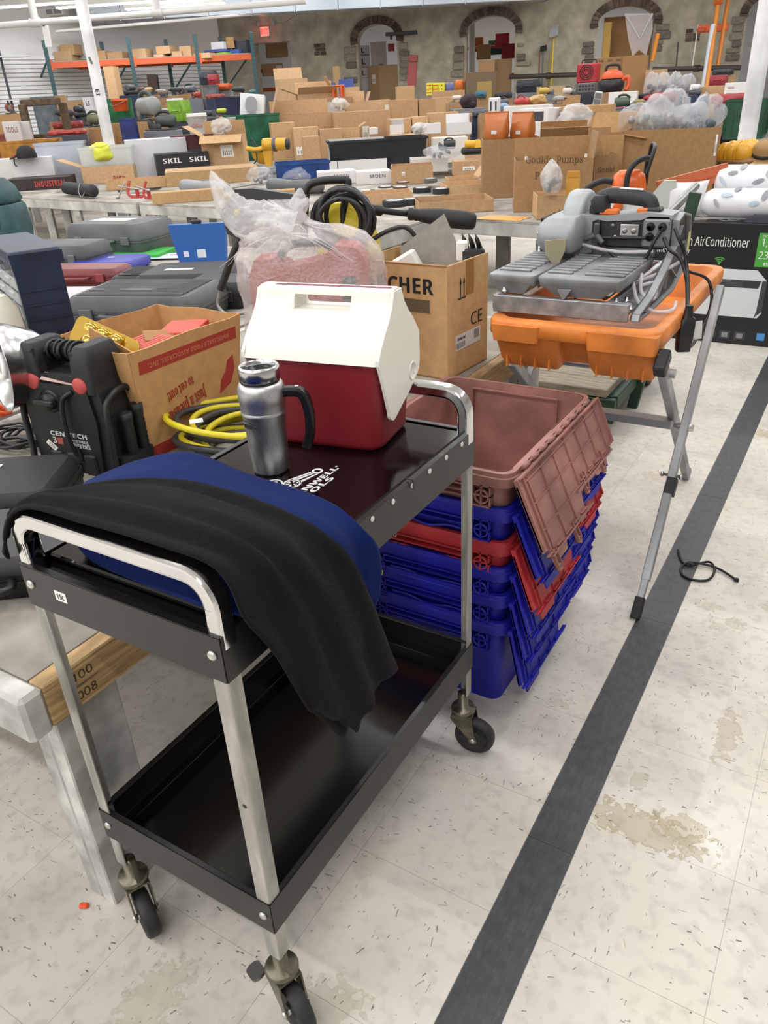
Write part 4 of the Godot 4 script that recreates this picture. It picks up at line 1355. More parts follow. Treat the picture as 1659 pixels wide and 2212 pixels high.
func build_power_pack() -> void:
	var t := thing("power_pack", "black portable jump-start power pack with red buttons and cables", "power pack", Vector3(-1.675, 0.62, -1.20), deg_to_rad(8))
	t.scale = Vector3(1.1, 1.03, 1.04)
	var m := M("232324", 0.6, 0, "fine", Vector3(10, 10, 10))
	var side: Array = [Vector2(-0.105, 0), Vector2(0.105, 0), Vector2(0.118, 0.02), Vector2(0.12, 0.16), Vector2(0.112, 0.22), Vector2(0.092, 0.285), Vector2(0.055, 0.315), Vector2(0.045, 0.255), Vector2(-0.045, 0.255), Vector2(-0.055, 0.315), Vector2(-0.092, 0.285), Vector2(-0.112, 0.22), Vector2(-0.12, 0.16), Vector2(-0.118, 0.02)]
	part(t, "body", mb().prism(side, -0.055, 0.055), m)
	part(t, "face_plate", mb().prism([Vector2(-0.08, 0.0), Vector2(0.08, 0.0), Vector2(0.095, 0.14), Vector2(0.085, 0.235), Vector2(-0.085, 0.235), Vector2(-0.095, 0.14)], 0.055, 0.064), M("1b1b1c", 0.55, 0, "fine", Vector3(10, 10, 10)))
	for s in [-1, 1]:
		part(t, "shoulder", mb(Vector3(s * 0.078, 0.27, 0)).loft([[-0.055, 0.058, 0.125, 0.012], [0.02, 0.06, 0.122, 0.014], [0.052, 0.045, 0.1, 0.012], [0.056, 0.036, 0.09, 0.01]], 4), m)
		part(t, "red_button", mb(Vector3(s * 0.07, 0.236, 0.058), Vector3(PI / 2, 0, 0)).lathe([[0.02, 0], [0.02, 0.006], [0.017, 0.009], [0, 0.009]], 20), M("c2504c", 0.5), "faded red round button")
	part(t, "handle", mb(Vector3(0, 0.3, 0), Vector3(0, 0, PI / 2)).lathe([[0, -0.06], [0.017, -0.06], [0.019, 0], [0.017, 0.06], [0, 0.06]], 14), M("1d1d1e", 0.7))
	var wrap: Array = []
	for k in 90:
		var a := k * 0.55
		wrap.append(Vector3(-0.045 + k * 0.001 + 0.006 * sin(k * 0.37), 0.3 + 0.024 * sin(a), 0.026 * cos(a)))
	part(t, "wound_cord", mb().tube(wrap, 0.0035, 6), M("171718", 0.5))
	part(t, "rotary_switch", mb(Vector3(-0.028, 0.19, 0.062), Vector3(PI / 2, 0, 0)).lathe([[0.03, 0], [0.03, 0.004], [0.022, 0.006, true], [0.021, 0.018], [0, 0.018]], 24), M("141415", 0.4))
	part(t, "switch_pointer", mb(Vector3(-0.034, 0.19, 0.081)).box(Vector3.ZERO, Vector3(0.06, 0.014, 0.012), 0.003), M("1c1c1d", 0.4))
	for k in 3:
		part(t, "rib", mb(Vector3(-0.05 + k * 0.05, 0.025, 0.064)).box(Vector3.ZERO, Vector3(0.036, 0.06, 0.012), 0.004), m)
	var w := M("cfcfcf", 0.6)
	txt(t, "lettering", "CEN-TECH", 0.11, 0.012, w, Vector3(0.0, 0.103, 0.0645), Vector3.ZERO, 700)
	txt(t, "lettering", "3", 0.011, 0.017, w, Vector3(-0.047, 0.084, 0.0645))
	part(t, "red_badge", mb(Vector3(-0.03, 0.083, 0.0645)).box(Vector3.ZERO, Vector3(0.017, 0.017, 0.001)), M("b04a44", 0.6))
	txt(t, "lettering", "PORTABLE", 0.05, 0.007, w, Vector3(0.03, 0.088, 0.0645), Vector3.ZERO, 400)
	txt(t, "lettering", "POWER PACK", 0.058, 0.012, w, Vector3(0.03, 0.076, 0.0645))
	var tag := part(t, "price_sticker", mb(Vector3(-0.06, 0.068, 0.065), Vector3(0, 0, -0.75)).box(Vector3.ZERO, Vector3(0.032, 0.015, 0.0008)), M("e6e3da", 0.7))
	txt(tag, "lettering", "129", 0.018, 0.008, M("666360", 0.7), Vector3(-0.06, 0.068, 0.0656), Vector3(0, 0, -0.75), 400)
	part(t, "paper_scrap", mb(Vector3(0.0, 0.245, 0.05), Vector3(0.5, 0, -0.12)).box(Vector3.ZERO, Vector3(0.09, 0.001, 0.025)), M("c9a9a4", 0.8))
	var cable := M("1a1a1b", 0.45)
	part(t, "cable", mb().tube(spline([Vector3(-0.11, 0.21, 0.03), Vector3(-0.135, 0.16, 0.05), Vector3(-0.13, 0.08, 0.06), Vector3(-0.115, 0.01, 0.075), Vector3(-0.09, -0.002, 0.07)], 6), 0.008, 8), cable)
	part(t, "cable", mb().tube(spline([Vector3(0.045, 0.22, 0.064), Vector3(0.02, 0.2, 0.075), Vector3(0.012, 0.15, 0.078), Vector3(0.014, 0.09, 0.078), Vector3(0.018, 0.05, 0.07)], 6), 0.006, 8), cable)
	part(t, "plug", mb(Vector3(0.018, 0.045, 0.066), Vector3(0, 0, 0)).loft([[-0.012, 0.03, 0.014, 0.004], [0.006, 0.026, 0.014, 0.004], [0.03, 0.014, 0.012, 0.004]], 3), cable)
	var loop: Array = spline([Vector3(0.12, 0.03, 0.06), Vector3(0.128, 0.12, 0.062), Vector3(0.124, 0.19, 0.05), Vector3(0.126, 0.215, 0.0), Vector3(0.126, 0.2, -0.04), Vector3(0.128, 0.15, -0.05)], 6)
	part(t, "cable", mb().tube(loop, 0.0085, 8), cable)
	for k in 2:
		var grip := mb(Vector3(0.138, 0.08 + k * 0.01, 0.012 - k * 0.042), Vector3(0.05, 0, -0.06))
		var prof: Array = [[0, -0.07], [0.012, -0.07]]
		for j in 9:
			prof.append([0.0145, -0.06 + j * 0.012])
			prof.append([0.0125, -0.054 + j * 0.012])
		prof += [[0.015, 0.062], [0.015, 0.08], [0.007, 0.081], [0, 0.07]]
		grip.lathe(prof, 14)
		part(t, "jumper_clamp", grip, M("19191a", 0.6))
	part(t, "clamp_holder", mb(Vector3(0.135, 0.02, 0.0)).loft([[-0.02, 0.03, 0.1, 0.008], [0.03, 0.034, 0.1, 0.008]], 3), m)
	part(t, "red_clamp", mb(Vector3(-0.128, 0.13, 0.03), Vector3(0, 0, 0.16)).loft([[-0.08, 0.006, 0.02, 0.003], [0, 0.014, 0.03, 0.005], [0.06, 0.02, 0.035, 0.006]], 3), M("b33b34", 0.5), "red jumper clamp")


func build_open_box() -> void:
	var t := thing("cardboard_box", "open brown carton with red print holding red boxes and brass trim", "cardboard box", Vector3(-1.67, 0.62, -1.452), deg_to_rad(0))
	var m := card("cf9f68")
	var w := 0.27
	var d := 0.36
	var h := 0.31
	var flare := 0.1
	part(t, "bottom", mb().box(Vector3(0, 0.003, 0), Vector3(w, 0.006, d)), m)
	for k in 4:
		var wide: float = w if k % 2 == 0 else d
		var p := mb().prism([Vector2(-wide / 2, 0), Vector2(wide / 2, 0), Vector2(wide / 2 + 0.03, h), Vector2(wide / 2 - 0.02, h - 0.004), Vector2(0, h + 0.003), Vector2(-wide / 2 + 0.03, h - 0.003), Vector2(-wide / 2 - 0.03, h)], -0.002, 0.002)
		var o := part(t, "panel", p, m)
		o.transform = Transform3D(Basis(Vector3.UP, k * PI / 2) * Basis(Vector3.RIGHT, flare), [Vector3(0, 0, d / 2), Vector3(w / 2, 0, 0), Vector3(0, 0, -d / 2), Vector3(-w / 2, 0, 0)][k])
		if k == 1:
			var red := M("a8362c", 0.8)
			part(o, "red_band", mb().box(Vector3(0, 0.262, 0.0024), Vector3(0.37, 0.034, 0.0006)), red, "red printed band")
			part(o, "red_band", mb().box(Vector3(0, 0.022, 0.0024), Vector3(0.36, 0.036, 0.0006)), red, "red printed band")
			txt(o, "lettering", "WHOLESALE FOOD ASSOCIATES, INC.", 0.31, 0.014, M("c0714f", 0.8), Vector3(0, 0.262, 0.003), Vector3(0, 0, PI), 700)
			txt(o, "lettering", "Just a pleasure", 0.17, 0.046, red, Vector3(-0.04, 0.115, 0.0026), Vector3(0, 0, PI + 0.2), 700, "Droid Serif", true)
			txt(o, "lettering", "to eat out!", 0.1, 0.028, red, Vector3(-0.05, 0.165, 0.0026), Vector3(0, 0, PI + 0.2), 700, "Droid Serif", true)
			part(o, "red_blot", mb().prism([Vector2(0.1, 0.1), Vector2(0.15, 0.12), Vector2(0.17, 0.16), Vector2(0.165, 0.2), Vector2(0.14, 0.19), Vector2(0.13, 0.16), Vector2(0.11, 0.14)], 0.002, 0.0028), red)
		if k == 0:
			var red := M("a8362c", 0.8)
			txt(o, "lettering", "O", 0.02, 0.03, red, Vector3(-0.02, 0.25, 0.0026))
			txt(o, "lettering", "NC 0282", 0.06, 0.014, red, Vector3(0.05, 0.255, 0.0026), Vector3(0, 0, 0.1), 400)
			ring_poly_part(o, Vector2(0.06, 0.2), red)
			part(o, "price_sticker", mb().box(Vector3(-0.055, 0.275, 0.0024), Vector3(0.022, 0.03, 0.0006)), M("d9d7cf", 0.7))
	part(t, "corner_flap", mb(Vector3(0.08, 0.29, 0.165), Vector3(0.15, 0.0, -0.32)).prism([Vector2(-0.1, -0.1), Vector2(0.05, -0.12), Vector2(0.055, 0.02), Vector2(-0.1, 0.03)], -0.002, 0.002), m)
	for k in 3:
		var c := thing("parts_box", ["red cross-hatched little box leaning at the back of the open carton", "red cross-hatched little box lying low in the open carton", "red cross-hatched box under the loose flap in the open carton"][k], "box", [Vector3(-1.64, 0.838, -1.575), Vector3(-1.655, 0.832, -1.44), Vector3(-1.59, 0.832, -1.50)][k], [0.3, -0.25, 0.1][k], "red boxes in the open carton")
		part(c, "box", mb(Vector3.ZERO, Vector3(0.12, 0, 0.06)).box(Vector3(0, 0.035, 0), [Vector3(0.12, 0.06, 0.1), Vector3(0.15, 0.05, 0.12), Vector3(0.12, 0.045, 0.12)][k], 0.002), M("c7402c", 0.5))
		var ln := mb(Vector3.ZERO, Vector3(0.12, 0, 0.06))
		for j in 7:
			for q in [-0.7, 0.7]:
				ln.prism([Vector2(-0.06 + j * 0.018, 0.012), Vector2(-0.059 + j * 0.018, 0.012), Vector2(-0.059 + j * 0.018 + q * 0.03, 0.058), Vector2(-0.06 + j * 0.018 + q * 0.03, 0.058)], 0.0606, 0.061)
				ln.box(Vector3(-0.055 + j * 0.018, 0.0606, 0), Vector3(0.001, 0.0006, 0.1))
		part(c, "printing", ln, M("e09a86", 0.6)).set_meta("kind", "stuff")
	var fill := thing("packing_paper", "brown packing cardboard filling the bottom of the open carton", "packing", Vector3(-1.67, 0.628, -1.452), 0)
	part(fill, "pad", mb().loft([[0, 0.26, 0.35, 0.01], [0.2, 0.29, 0.38, 0.01], [0.205, 0.28, 0.37, 0.01]], 2), card("9c7448"))
	part(fill, "loose_sheet", mb(Vector3(0.04, 0.262, -0.07), Vector3(0.12, 0.9, -0.1)).box(Vector3.ZERO, Vector3(0.17, 0.003, 0.08)), card("a97d4e"))
	var g := thing("brass_plate", "shiny brass escutcheon plate sticking out of the open carton", "door hardware", Vector3(-1.715, 0.905, -1.345), 0)
	var brass := M("c9a650", 0.22, 1.0)
	var plate := mb(Vector3.ZERO, Vector3(-0.55, 0.25, -0.34))
	plate.prism(rrect(0.22, 0.085, 0.02, 4), -0.002, 0.002)
	part(g, "plate", plate, brass)
	for k in 3:
		part(g, "boss", mb(Vector3(-0.05 + k * 0.045, 0.03 - k * 0.012, -0.012), Vector3(-0.5, 0, -0.3)).lathe([[0.022, -0.006], [0.022, 0.008], [0.014, 0.016], [0, 0.016]], 14), brass)
	part(g, "knob", mb(Vector3(0.0, 0.0, 0.03), Vector3(1.1, 0, 0.1)).lathe([[0, -0.02], [0.014, -0.02], [0.012, 0.0], [0.024, 0.012], [0.027, 0.028], [0.02, 0.036], [0, 0.036]], 18), brass, "brass knob")


func ring_poly_part(o: Node3D, c: Vector2, m: Material) -> void:
	var b := mb(Vector3(0, 0, 0.002))
	ring_poly(b, c, 0.011, 0.0145)
	ring_poly(b, c, 0.002, 0.006, 1.0, 0, 360, 8)
	part(o, "printed_seal", b, m)


func build_karcher() -> void:
	var t := carton("tall open brown carton with big black print standing behind the cooler", Vector3(-1.265, 0.62, -2.315), Vector3(0.36, 0.365, 0.26), deg_to_rad(-5), {"hex": "d8ae7a", "open": [999, 999, 999, 999]})
	var ink := M("1f1a16", 0.8)
	txt(t, "lettering", "KÄRCHER", 0.31, 0.062, ink, Vector3(-0.025, 0.305, 0.1312), Vector3.ZERO, 800)
	part(t, "print_bar", mb().box(Vector3(-0.03, 0.235, 0.1306), Vector3(0.29, 0.042, 0.0008)), M("6b5842", 0.8))
	txt(t, "lettering", "CE", 0.075, 0.042, ink, Vector3(0.1808, 0.17, -0.055), Vector3(0, PI / 2, 0), 400)
	for k in 2:
		part(t, "arrow", mb(Vector3(0.181, 0.285, 0.05 - k * 0.022), Vector3(0, PI / 2, 0)).prism([Vector2(-0.0018, -0.03), Vector2(0.0018, -0.03), Vector2(0.0018, 0.012), Vector2(0.006, 0.012), Vector2(0, 0.032), Vector2(-0.006, 0.012), Vector2(-0.0018, 0.012)], 0, 0.0008), ink)
	part(t, "arrow", mb().box(Vector3(0.1808, 0.252, 0.04), Vector3(0.0008, 0.004, 0.05)), ink)
	var lab := part(t, "address_label", mb().box(Vector3(0.1808, 0.11, 0.0), Vector3(0.001, 0.05, 0.16)), M("dcdad6", 0.6), "white address label")
	txt(lab, "lettering", "H2OVer Ref", 0.05, 0.01, ink, Vector3(0.1816, 0.122, 0.045), Vector3(0, PI / 2, 0), 400)
	for k in 12:
		part(lab, "barcode_bar", mb().box(Vector3(0.1815, 0.1 if k < 7 else 0.115, (0.072 - k * 0.008) if k < 7 else (-0.04 - (k - 7) * 0.007)), Vector3(0.0006, 0.018 if k < 7 else 0.03, 0.0035)), M("5b5b5e", 0.7))
	part(t, "tape", mb().box(Vector3(0.1806, 0.31, -0.01), Vector3(0.0008, 0.108, 0.05)), M("a3743f", 0.4), "strip of brown tape")
	part(t, "tape", mb().box(Vector3(0, 0.366, 0.13), Vector3(0.355, 0.002, 0.012)), M("a3743f", 0.4))
	var f := thing("foam_block", "white foam packing corner standing in the tall open carton", "packing foam", Vector3(-1.33, 0.95, -2.33), 0.3)
	part(f, "block", mb(Vector3.ZERO, Vector3(0, 0, 0.5)).box(Vector3(0, 0, 0), Vector3(0.09, 0.07, 0.05), 0.008), M("efeee9", 0.8, 0, "bump", Vector3(8, 8, 8)))
	var f2 := thing("foam_block", "small white foam piece by the black nozzles in the open carton", "packing foam", Vector3(-1.155, 0.99, -2.40), 0.1)
	part(f2, "block", mb().box(Vector3.ZERO, Vector3(0.04, 0.07, 0.03), 0.008), M("efeee9", 0.8, 0, "bump", Vector3(8, 8, 8)))
	var s := thing("cardboard_sheet", "grey cardboard sheet standing up out of the tall open carton", "cardboard", Vector3(-1.27, 0.86, -2.40), deg_to_rad(-5))
	part(s, "sheet", mb().prism([Vector2(-0.12, 0), Vector2(0.13, 0), Vector2(0.13, 0.10), Vector2(0.05, 0.245), Vector2(-0.13, 0.13)], -0.002, 0.002), card("a8a29a"))
	var n := thing("brush_nozzle", "black brush nozzle with pointed teeth in the tall open carton", "nozzle", Vector3(-1.12, 0.96, -2.41), 0.2)
	part(n, "body", mb().loft([[-0.05, 0.07, 0.04, 0.01], [0.03, 0.075, 0.04, 0.01], [0.04, 0.06, 0.035, 0.01]], 3), M("1a1a1b", 0.5))
	for k in 3:
		part(n, "tooth", mb(Vector3(-0.022 + k * 0.022, 0.04, 0), Vector3(0, 0, 0.35)).lathe([[0, 0], [0.009, 0], [0.007, 0.03], [0, 0.05]], 8), M("151516", 0.4))
	# pressure washer behind, its hose wound over the handle
	var w := thing("pressure_washer", "yellow pressure washer with black hose wound on its handle and a spray wand", "pressure washer", Vector3(-1.62, 0.62, -2.42), deg_to_rad(25))
	var yl := M("d9bf22", 0.45)
	var bk := M("202022", 0.45)
	part(w, "body", mb().loft([[0, 0.26, 0.24, 0.05], [0.2, 0.28, 0.26, 0.06], [0.4, 0.2, 0.2, 0.05], [0.5, 0.16, 0.13, 0.04], [0.515, 0.13, 0.1, 0.03]], 4), yl)
	var frame := [Vector3(-0.15, 0.4, 0.06), Vector3(-0.135, 0.52, 0.06), Vector3(-0.11, 0.582, 0.055), Vector3(0.0, 0.59, 0.05), Vector3(0.018, 0.575, 0.05), Vector3(0.0, 0.5, 0.06), Vector3(-0.01, 0.4, 0.08)]
	part(w, "handle", mb().tube(spline(frame, 5), 0.014, 10), bk, "black carrying handle")
	var coil: Array = []
	for k in 150:
		var a := k * 0.28
		var r := 0.082 + 0.018 * sin(k * 0.31)
		coil.append(Vector3(0.0 + r * cos(a) * 1.05 + 0.01 * sin(k * 0.13), 0.475 + r * sin(a), 0.12 + 0.028 * sin(k * 0.085)))
	part(w, "hose", mb().tube(coil, 0.009, 8), M("2a2a2c", 0.35), "black coiled hose")
	part(w, "hose", mb().tube(spline([Vector3(0.1, 0.40, 0.12), Vector3(0.16, 0.43, 0.12), Vector3(0.215, 0.435, 0.1), Vector3(0.25, 0.40, 0.1), Vector3(0.245, 0.35, 0.1), Vector3(0.2, 0.32, 0.1)], 6), 0.008, 8), M("2a2a2c", 0.35))
	# trigger gun at the left, spray wand at the right
	var gun := thing("spray_gun", "grey-black trigger gun lying on the pressure washer", "spray gun", Vector3(-1.765, 1.15, -2.216), deg_to_rad(25))
	part(gun, "grip", mb(Vector3(-0.02, 0, 0), Vector3(0, 0, -0.06)).prism([Vector2(-0.12, 0.045), Vector2(-0.06, 0.05), Vector2(0.12, 0.03), Vector2(0.12, -0.02), Vector2(0.0, -0.01), Vector2(-0.06, -0.05), Vector2(-0.1, -0.12), Vector2(-0.16, -0.1), Vector2(-0.18, -0.03)], -0.02, 0.02), M("3a3b3e", 0.5))
	part(gun, "lock_button", mb(Vector3(-0.14, -0.02, 0.021), Vector3(PI / 2, 0, 0)).lathe([[0.012, 0], [0.011, 0.006], [0, 0.007]], 12), yl, "yellow lock button")
	part(gun, "screw", mb(Vector3(0.06, 0.015, 0.0205), Vector3(PI / 2, 0, 0)).lathe([[0.006, 0], [0.006, 0.002], [0, 0.002]], 10), M("777777", 0.4, 0.6))
	part(gun, "hose_sleeve", mb().tube(spline([Vector3(-0.15, -0.11, 0.0), Vector3(-0.2, -0.2, 0.01), Vector3(-0.24, -0.28, 0.02)], 6), 0.014, 10), M("1f1f20", 0.5))
	part(gun, "hose", mb().tube(spline([Vector3(-0.24, -0.28, 0.02), Vector3(-0.255, -0.33, 0.03), Vector3(-0.22, -0.36, 0.05), Vector3(-0.15, -0.355, 0.06)], 6), 0.006, 8), M("8e8f91", 0.35, 0.3))
	var wand := thing("spray_wand", "black spray wand with a thick ribbed grip above the tall carton", "spray wand", Vector3(-1.552, 1.115, -2.409), 0)
	var d0: Vector3 = Vector3(-0.001, 0.004, -0.002)
	var d1: Vector3 = Vector3(0.381, -0.048, -0.13)
	var ax := (d1 - d0).normalized()
	var len := (d1 - d0).length()
	var bs := Basis(Quaternion(Vector3.UP, ax))
	var tube := part(wand, "tube", mb().lathe([[0, 0], [0.018, 0], [0.018, len * 0.18], [0.011, len * 0.2], [0.01, len * 0.45], [0, len * 0.45]], 14), bk)
	tube.basis = bs
	var gp := part(wand, "grip", mb().lathe([[0, len * 0.42], [0.02, len * 0.42], [0.021, len * 0.45], [0.018, len * 0.47], [0.021, len * 0.49], [0.019, len * 0.51], [0.022, len * 0.53], [0.03, len * 0.7], [0.031, len * 0.9], [0.027, len * 0.98], [0.018, len], [0, len]], 18), M("232325", 0.65))
	gp.basis = bs


func build_bag() -> void:
	var c := thing("plastic_case", "red plastic case standing inside a clear bag behind the cooler", "case", Vector3(-1.435, 0.62, -1.93), deg_to_rad(27))
	var red := M("b3312c", 0.4)
	part(c, "body", mb(Vector3(0, 0.21, 0), Vector3(0, 0, 0)).prism([Vector2(-0.17, -0.2), Vector2(0.16, -0.2), Vector2(0.175, -0.17), Vector2(0.175, 0.2), Vector2(0.15, 0.24), Vector2(0.09, 0.25), Vector2(0.04, 0.21), Vector2(-0.06, 0.19), Vector2(-0.1, 0.22), Vector2(-0.16, 0.215), Vector2(-0.18, 0.17), Vector2(-0.18, -0.16)], -0.06, 0.06), red)
	part(c, "raised_panel", mb(Vector3(0.0, 0.2, 0.06)).loft([[-0.15, 0.27, 0.016, 0.006], [0.1, 0.28, 0.02, 0.006], [0.12, 0.25, 0.01, 0.004]], 3), M("a52b28", 0.4))
	part(c, "handle", mb().tube(spline([Vector3(-0.1, 0.41, 0), Vector3(-0.06, 0.455, 0), Vector3(0.03, 0.46, 0), Vector3(0.07, 0.44, 0)], 5), 0.012, 8), M("252527", 0.5), "black handle")
	part(c, "latch", mb().box(Vector3(0.12, 0.33, 0.066), Vector3(0.04, 0.08, 0.012), 0.003), M("272729", 0.5))
	var t := thing("clear_bag", "crumpled clear plastic bag tied around the red case", "plastic bag", Vector3(-1.435, 0.62, -1.93), deg_to_rad(27))
	var nz := FastNoiseLite.new()
	nz.seed = 77
	nz.frequency = 0.02
	var b := mb()
	# sleeve of film round the case, gathered to a knot, with a loose ear to the left
	var rows: Array = []
	var lv := [[0.003, 0.41, 0.17], [0.1, 0.425, 0.18], [0.22, 0.435, 0.19], [0.34, 0.44, 0.2], [0.43, 0.42, 0.2], [0.475, 0.35, 0.19], [0.5, 0.24, 0.15], [0.505, 0.12, 0.09], [0.52, 0.05, 0.045], [0.56, 0.035, 0.03], [0.585, 0.1, 0.05]]
	for i in lv.size() * 3 - 2:
		var f := i / 3.0
		var i0 := mini(int(f), lv.size() - 1)
		var i1 := mini(i0 + 1, lv.size() - 1)
		var k := f - i0
		var y := lerpf(lv[i0][0], lv[i1][0], k)
		var w := lerpf(lv[i0][1], lv[i1][1], k)
		var d := lerpf(lv[i0][2], lv[i1][2], k)
		var r: Array = []
		for j in 73:
			var a := TAU * (j % 72) / 72.0
			var e := 0.55
			var x: float = sign(cos(a)) * pow(absf(cos(a)), e) * w / 2
			var z: float = sign(sin(a)) * pow(absf(sin(a)), e) * d / 2
			var n := nz.get_noise_3d(cos(a) * 60, y * 260, sin(a) * 60) * 0.02 + absf(nz.get_noise_3d(cos(a) * 160 + 40, y * 500, sin(a) * 160)) * 0.022
			n += 0.012 * sin(a * 9 + y * 14) * clampf((y - 0.38) / 0.1, 0, 1)
			var dir := Vector3(cos(a), 0, sin(a))
			r.append(Vector3(x - 0.05 * clampf((y - 0.45) / 0.1, 0, 1), y + nz.get_noise_2d(a * 20, y * 200) * 0.012, z) + dir * n)
		rows.append(r)
	for i in rows.size() - 1:
		for j in 72:
			b.quad(rows[i][j], rows[i + 1][j], rows[i + 1][j + 1], rows[i][j + 1], 900)
	part(t, "film", b, film("f2f0f0", 0.34))
	var ear: Array = []
	var line: Array = spline([Vector3(-0.03, 0.50, 0.07), Vector3(-0.12, 0.525, 0.06), Vector3(-0.19, 0.545, 0.05), Vector3(-0.235, 0.60, 0.04), Vector3(-0.262, 0.66, 0.03)], 7)
	for i in line.size():
		var u := float(i) / (line.size() - 1)
		var rad := [0.05, 0.052, 0.046, 0.04, 0.012][mini(int(u * 4), 4)] as float
		rad = lerpf(rad, [0.05, 0.052, 0.046, 0.04, 0.012][mini(int(u * 4) + 1, 4)], fmod(u * 4, 1.0))
		var r: Array = []
		for j in 37:
			var a := TAU * (j % 36) / 36
			var n := 1.0 + 0.5 * absf(nz.get_noise_3d(cos(a) * 120, u * 300, sin(a) * 120)) + 0.2 * sin(a * 5 + u * 6)
			r.append(line[i] + Vector3(cos(a) * 0.35, cos(a), sin(a) * 0.8) * rad * n * 0.9)
		ear.append(r)
	var eb := mb()
	for i in ear.size() - 1:
		for j in 36:
			eb.quad(ear[i][j], ear[i][j + 1], ear[i + 1][j + 1], ear[i + 1][j], 900)
	part(t, "loose_ear", eb, film("eceaea", 0.4), "gathered loose end of the bag")
	var pleats := mb()
	for k in 9:
		var a := -0.2 + k * 0.4
		var p: Array = spline([Vector3(-0.05, 0.5, 0.09), Vector3(-0.05 + 0.09 * cos(a), 0.485 + 0.05 * sin(a) * (1 if k % 2 else 0), 0.115), Vector3(-0.05 + 0.2 * cos(a), 0.45 - 0.03 * absf(cos(a)), 0.118)], 5)
		pleats.tube(p, 0.0025, 5, 0.2)
	part(t, "pleats", pleats, film("f2f0f0", 0.4)).set_meta("kind", "stuff")
	part(t, "knot_tip", mb(Vector3(-0.02, 0.52, 0.05), Vector3(0.15, 0, -0.2)).lathe([[0.03, -0.03], [0.012, 0.0], [0.02, 0.03], [0.03, 0.06], [0.006, 0.1], [0, 0.1]], 14), film("eceaea", 0.35))


func cord_heap(label: String, called: String, at: Vector3, r: float, h: float, hex: String, turns: int, seed_: int, th := 0.004) -> Node3D:
	var t := thing(called, label, "cord", at, 0)
	var nz := FastNoiseLite.new()
	nz.seed = seed_
	nz.frequency = 0.02
	var p: Array = []
	for k in turns * 22:
		var a := TAU * k / 22.0 * 1.03
		var u := float(k) / (turns * 22)
		var rr := r * (0.6 + 0.45 * nz.get_noise_1d(k * 3.0))
		p.append(Vector3(rr * cos(a) + r * 0.4 * nz.get_noise_1d(k * 1.3 + 400), th + h * (0.5 + 0.7 * nz.get_noise_1d(k * 2.1 + 900)) * (1.0 - 0.3 * u), rr * 0.7 * sin(a) + r * 0.3 * nz.get_noise_1d(k * 1.1 + 700)))
	part(t, "cord", mb().tube(p, th, 6), M(hex, 0.45))
	return t


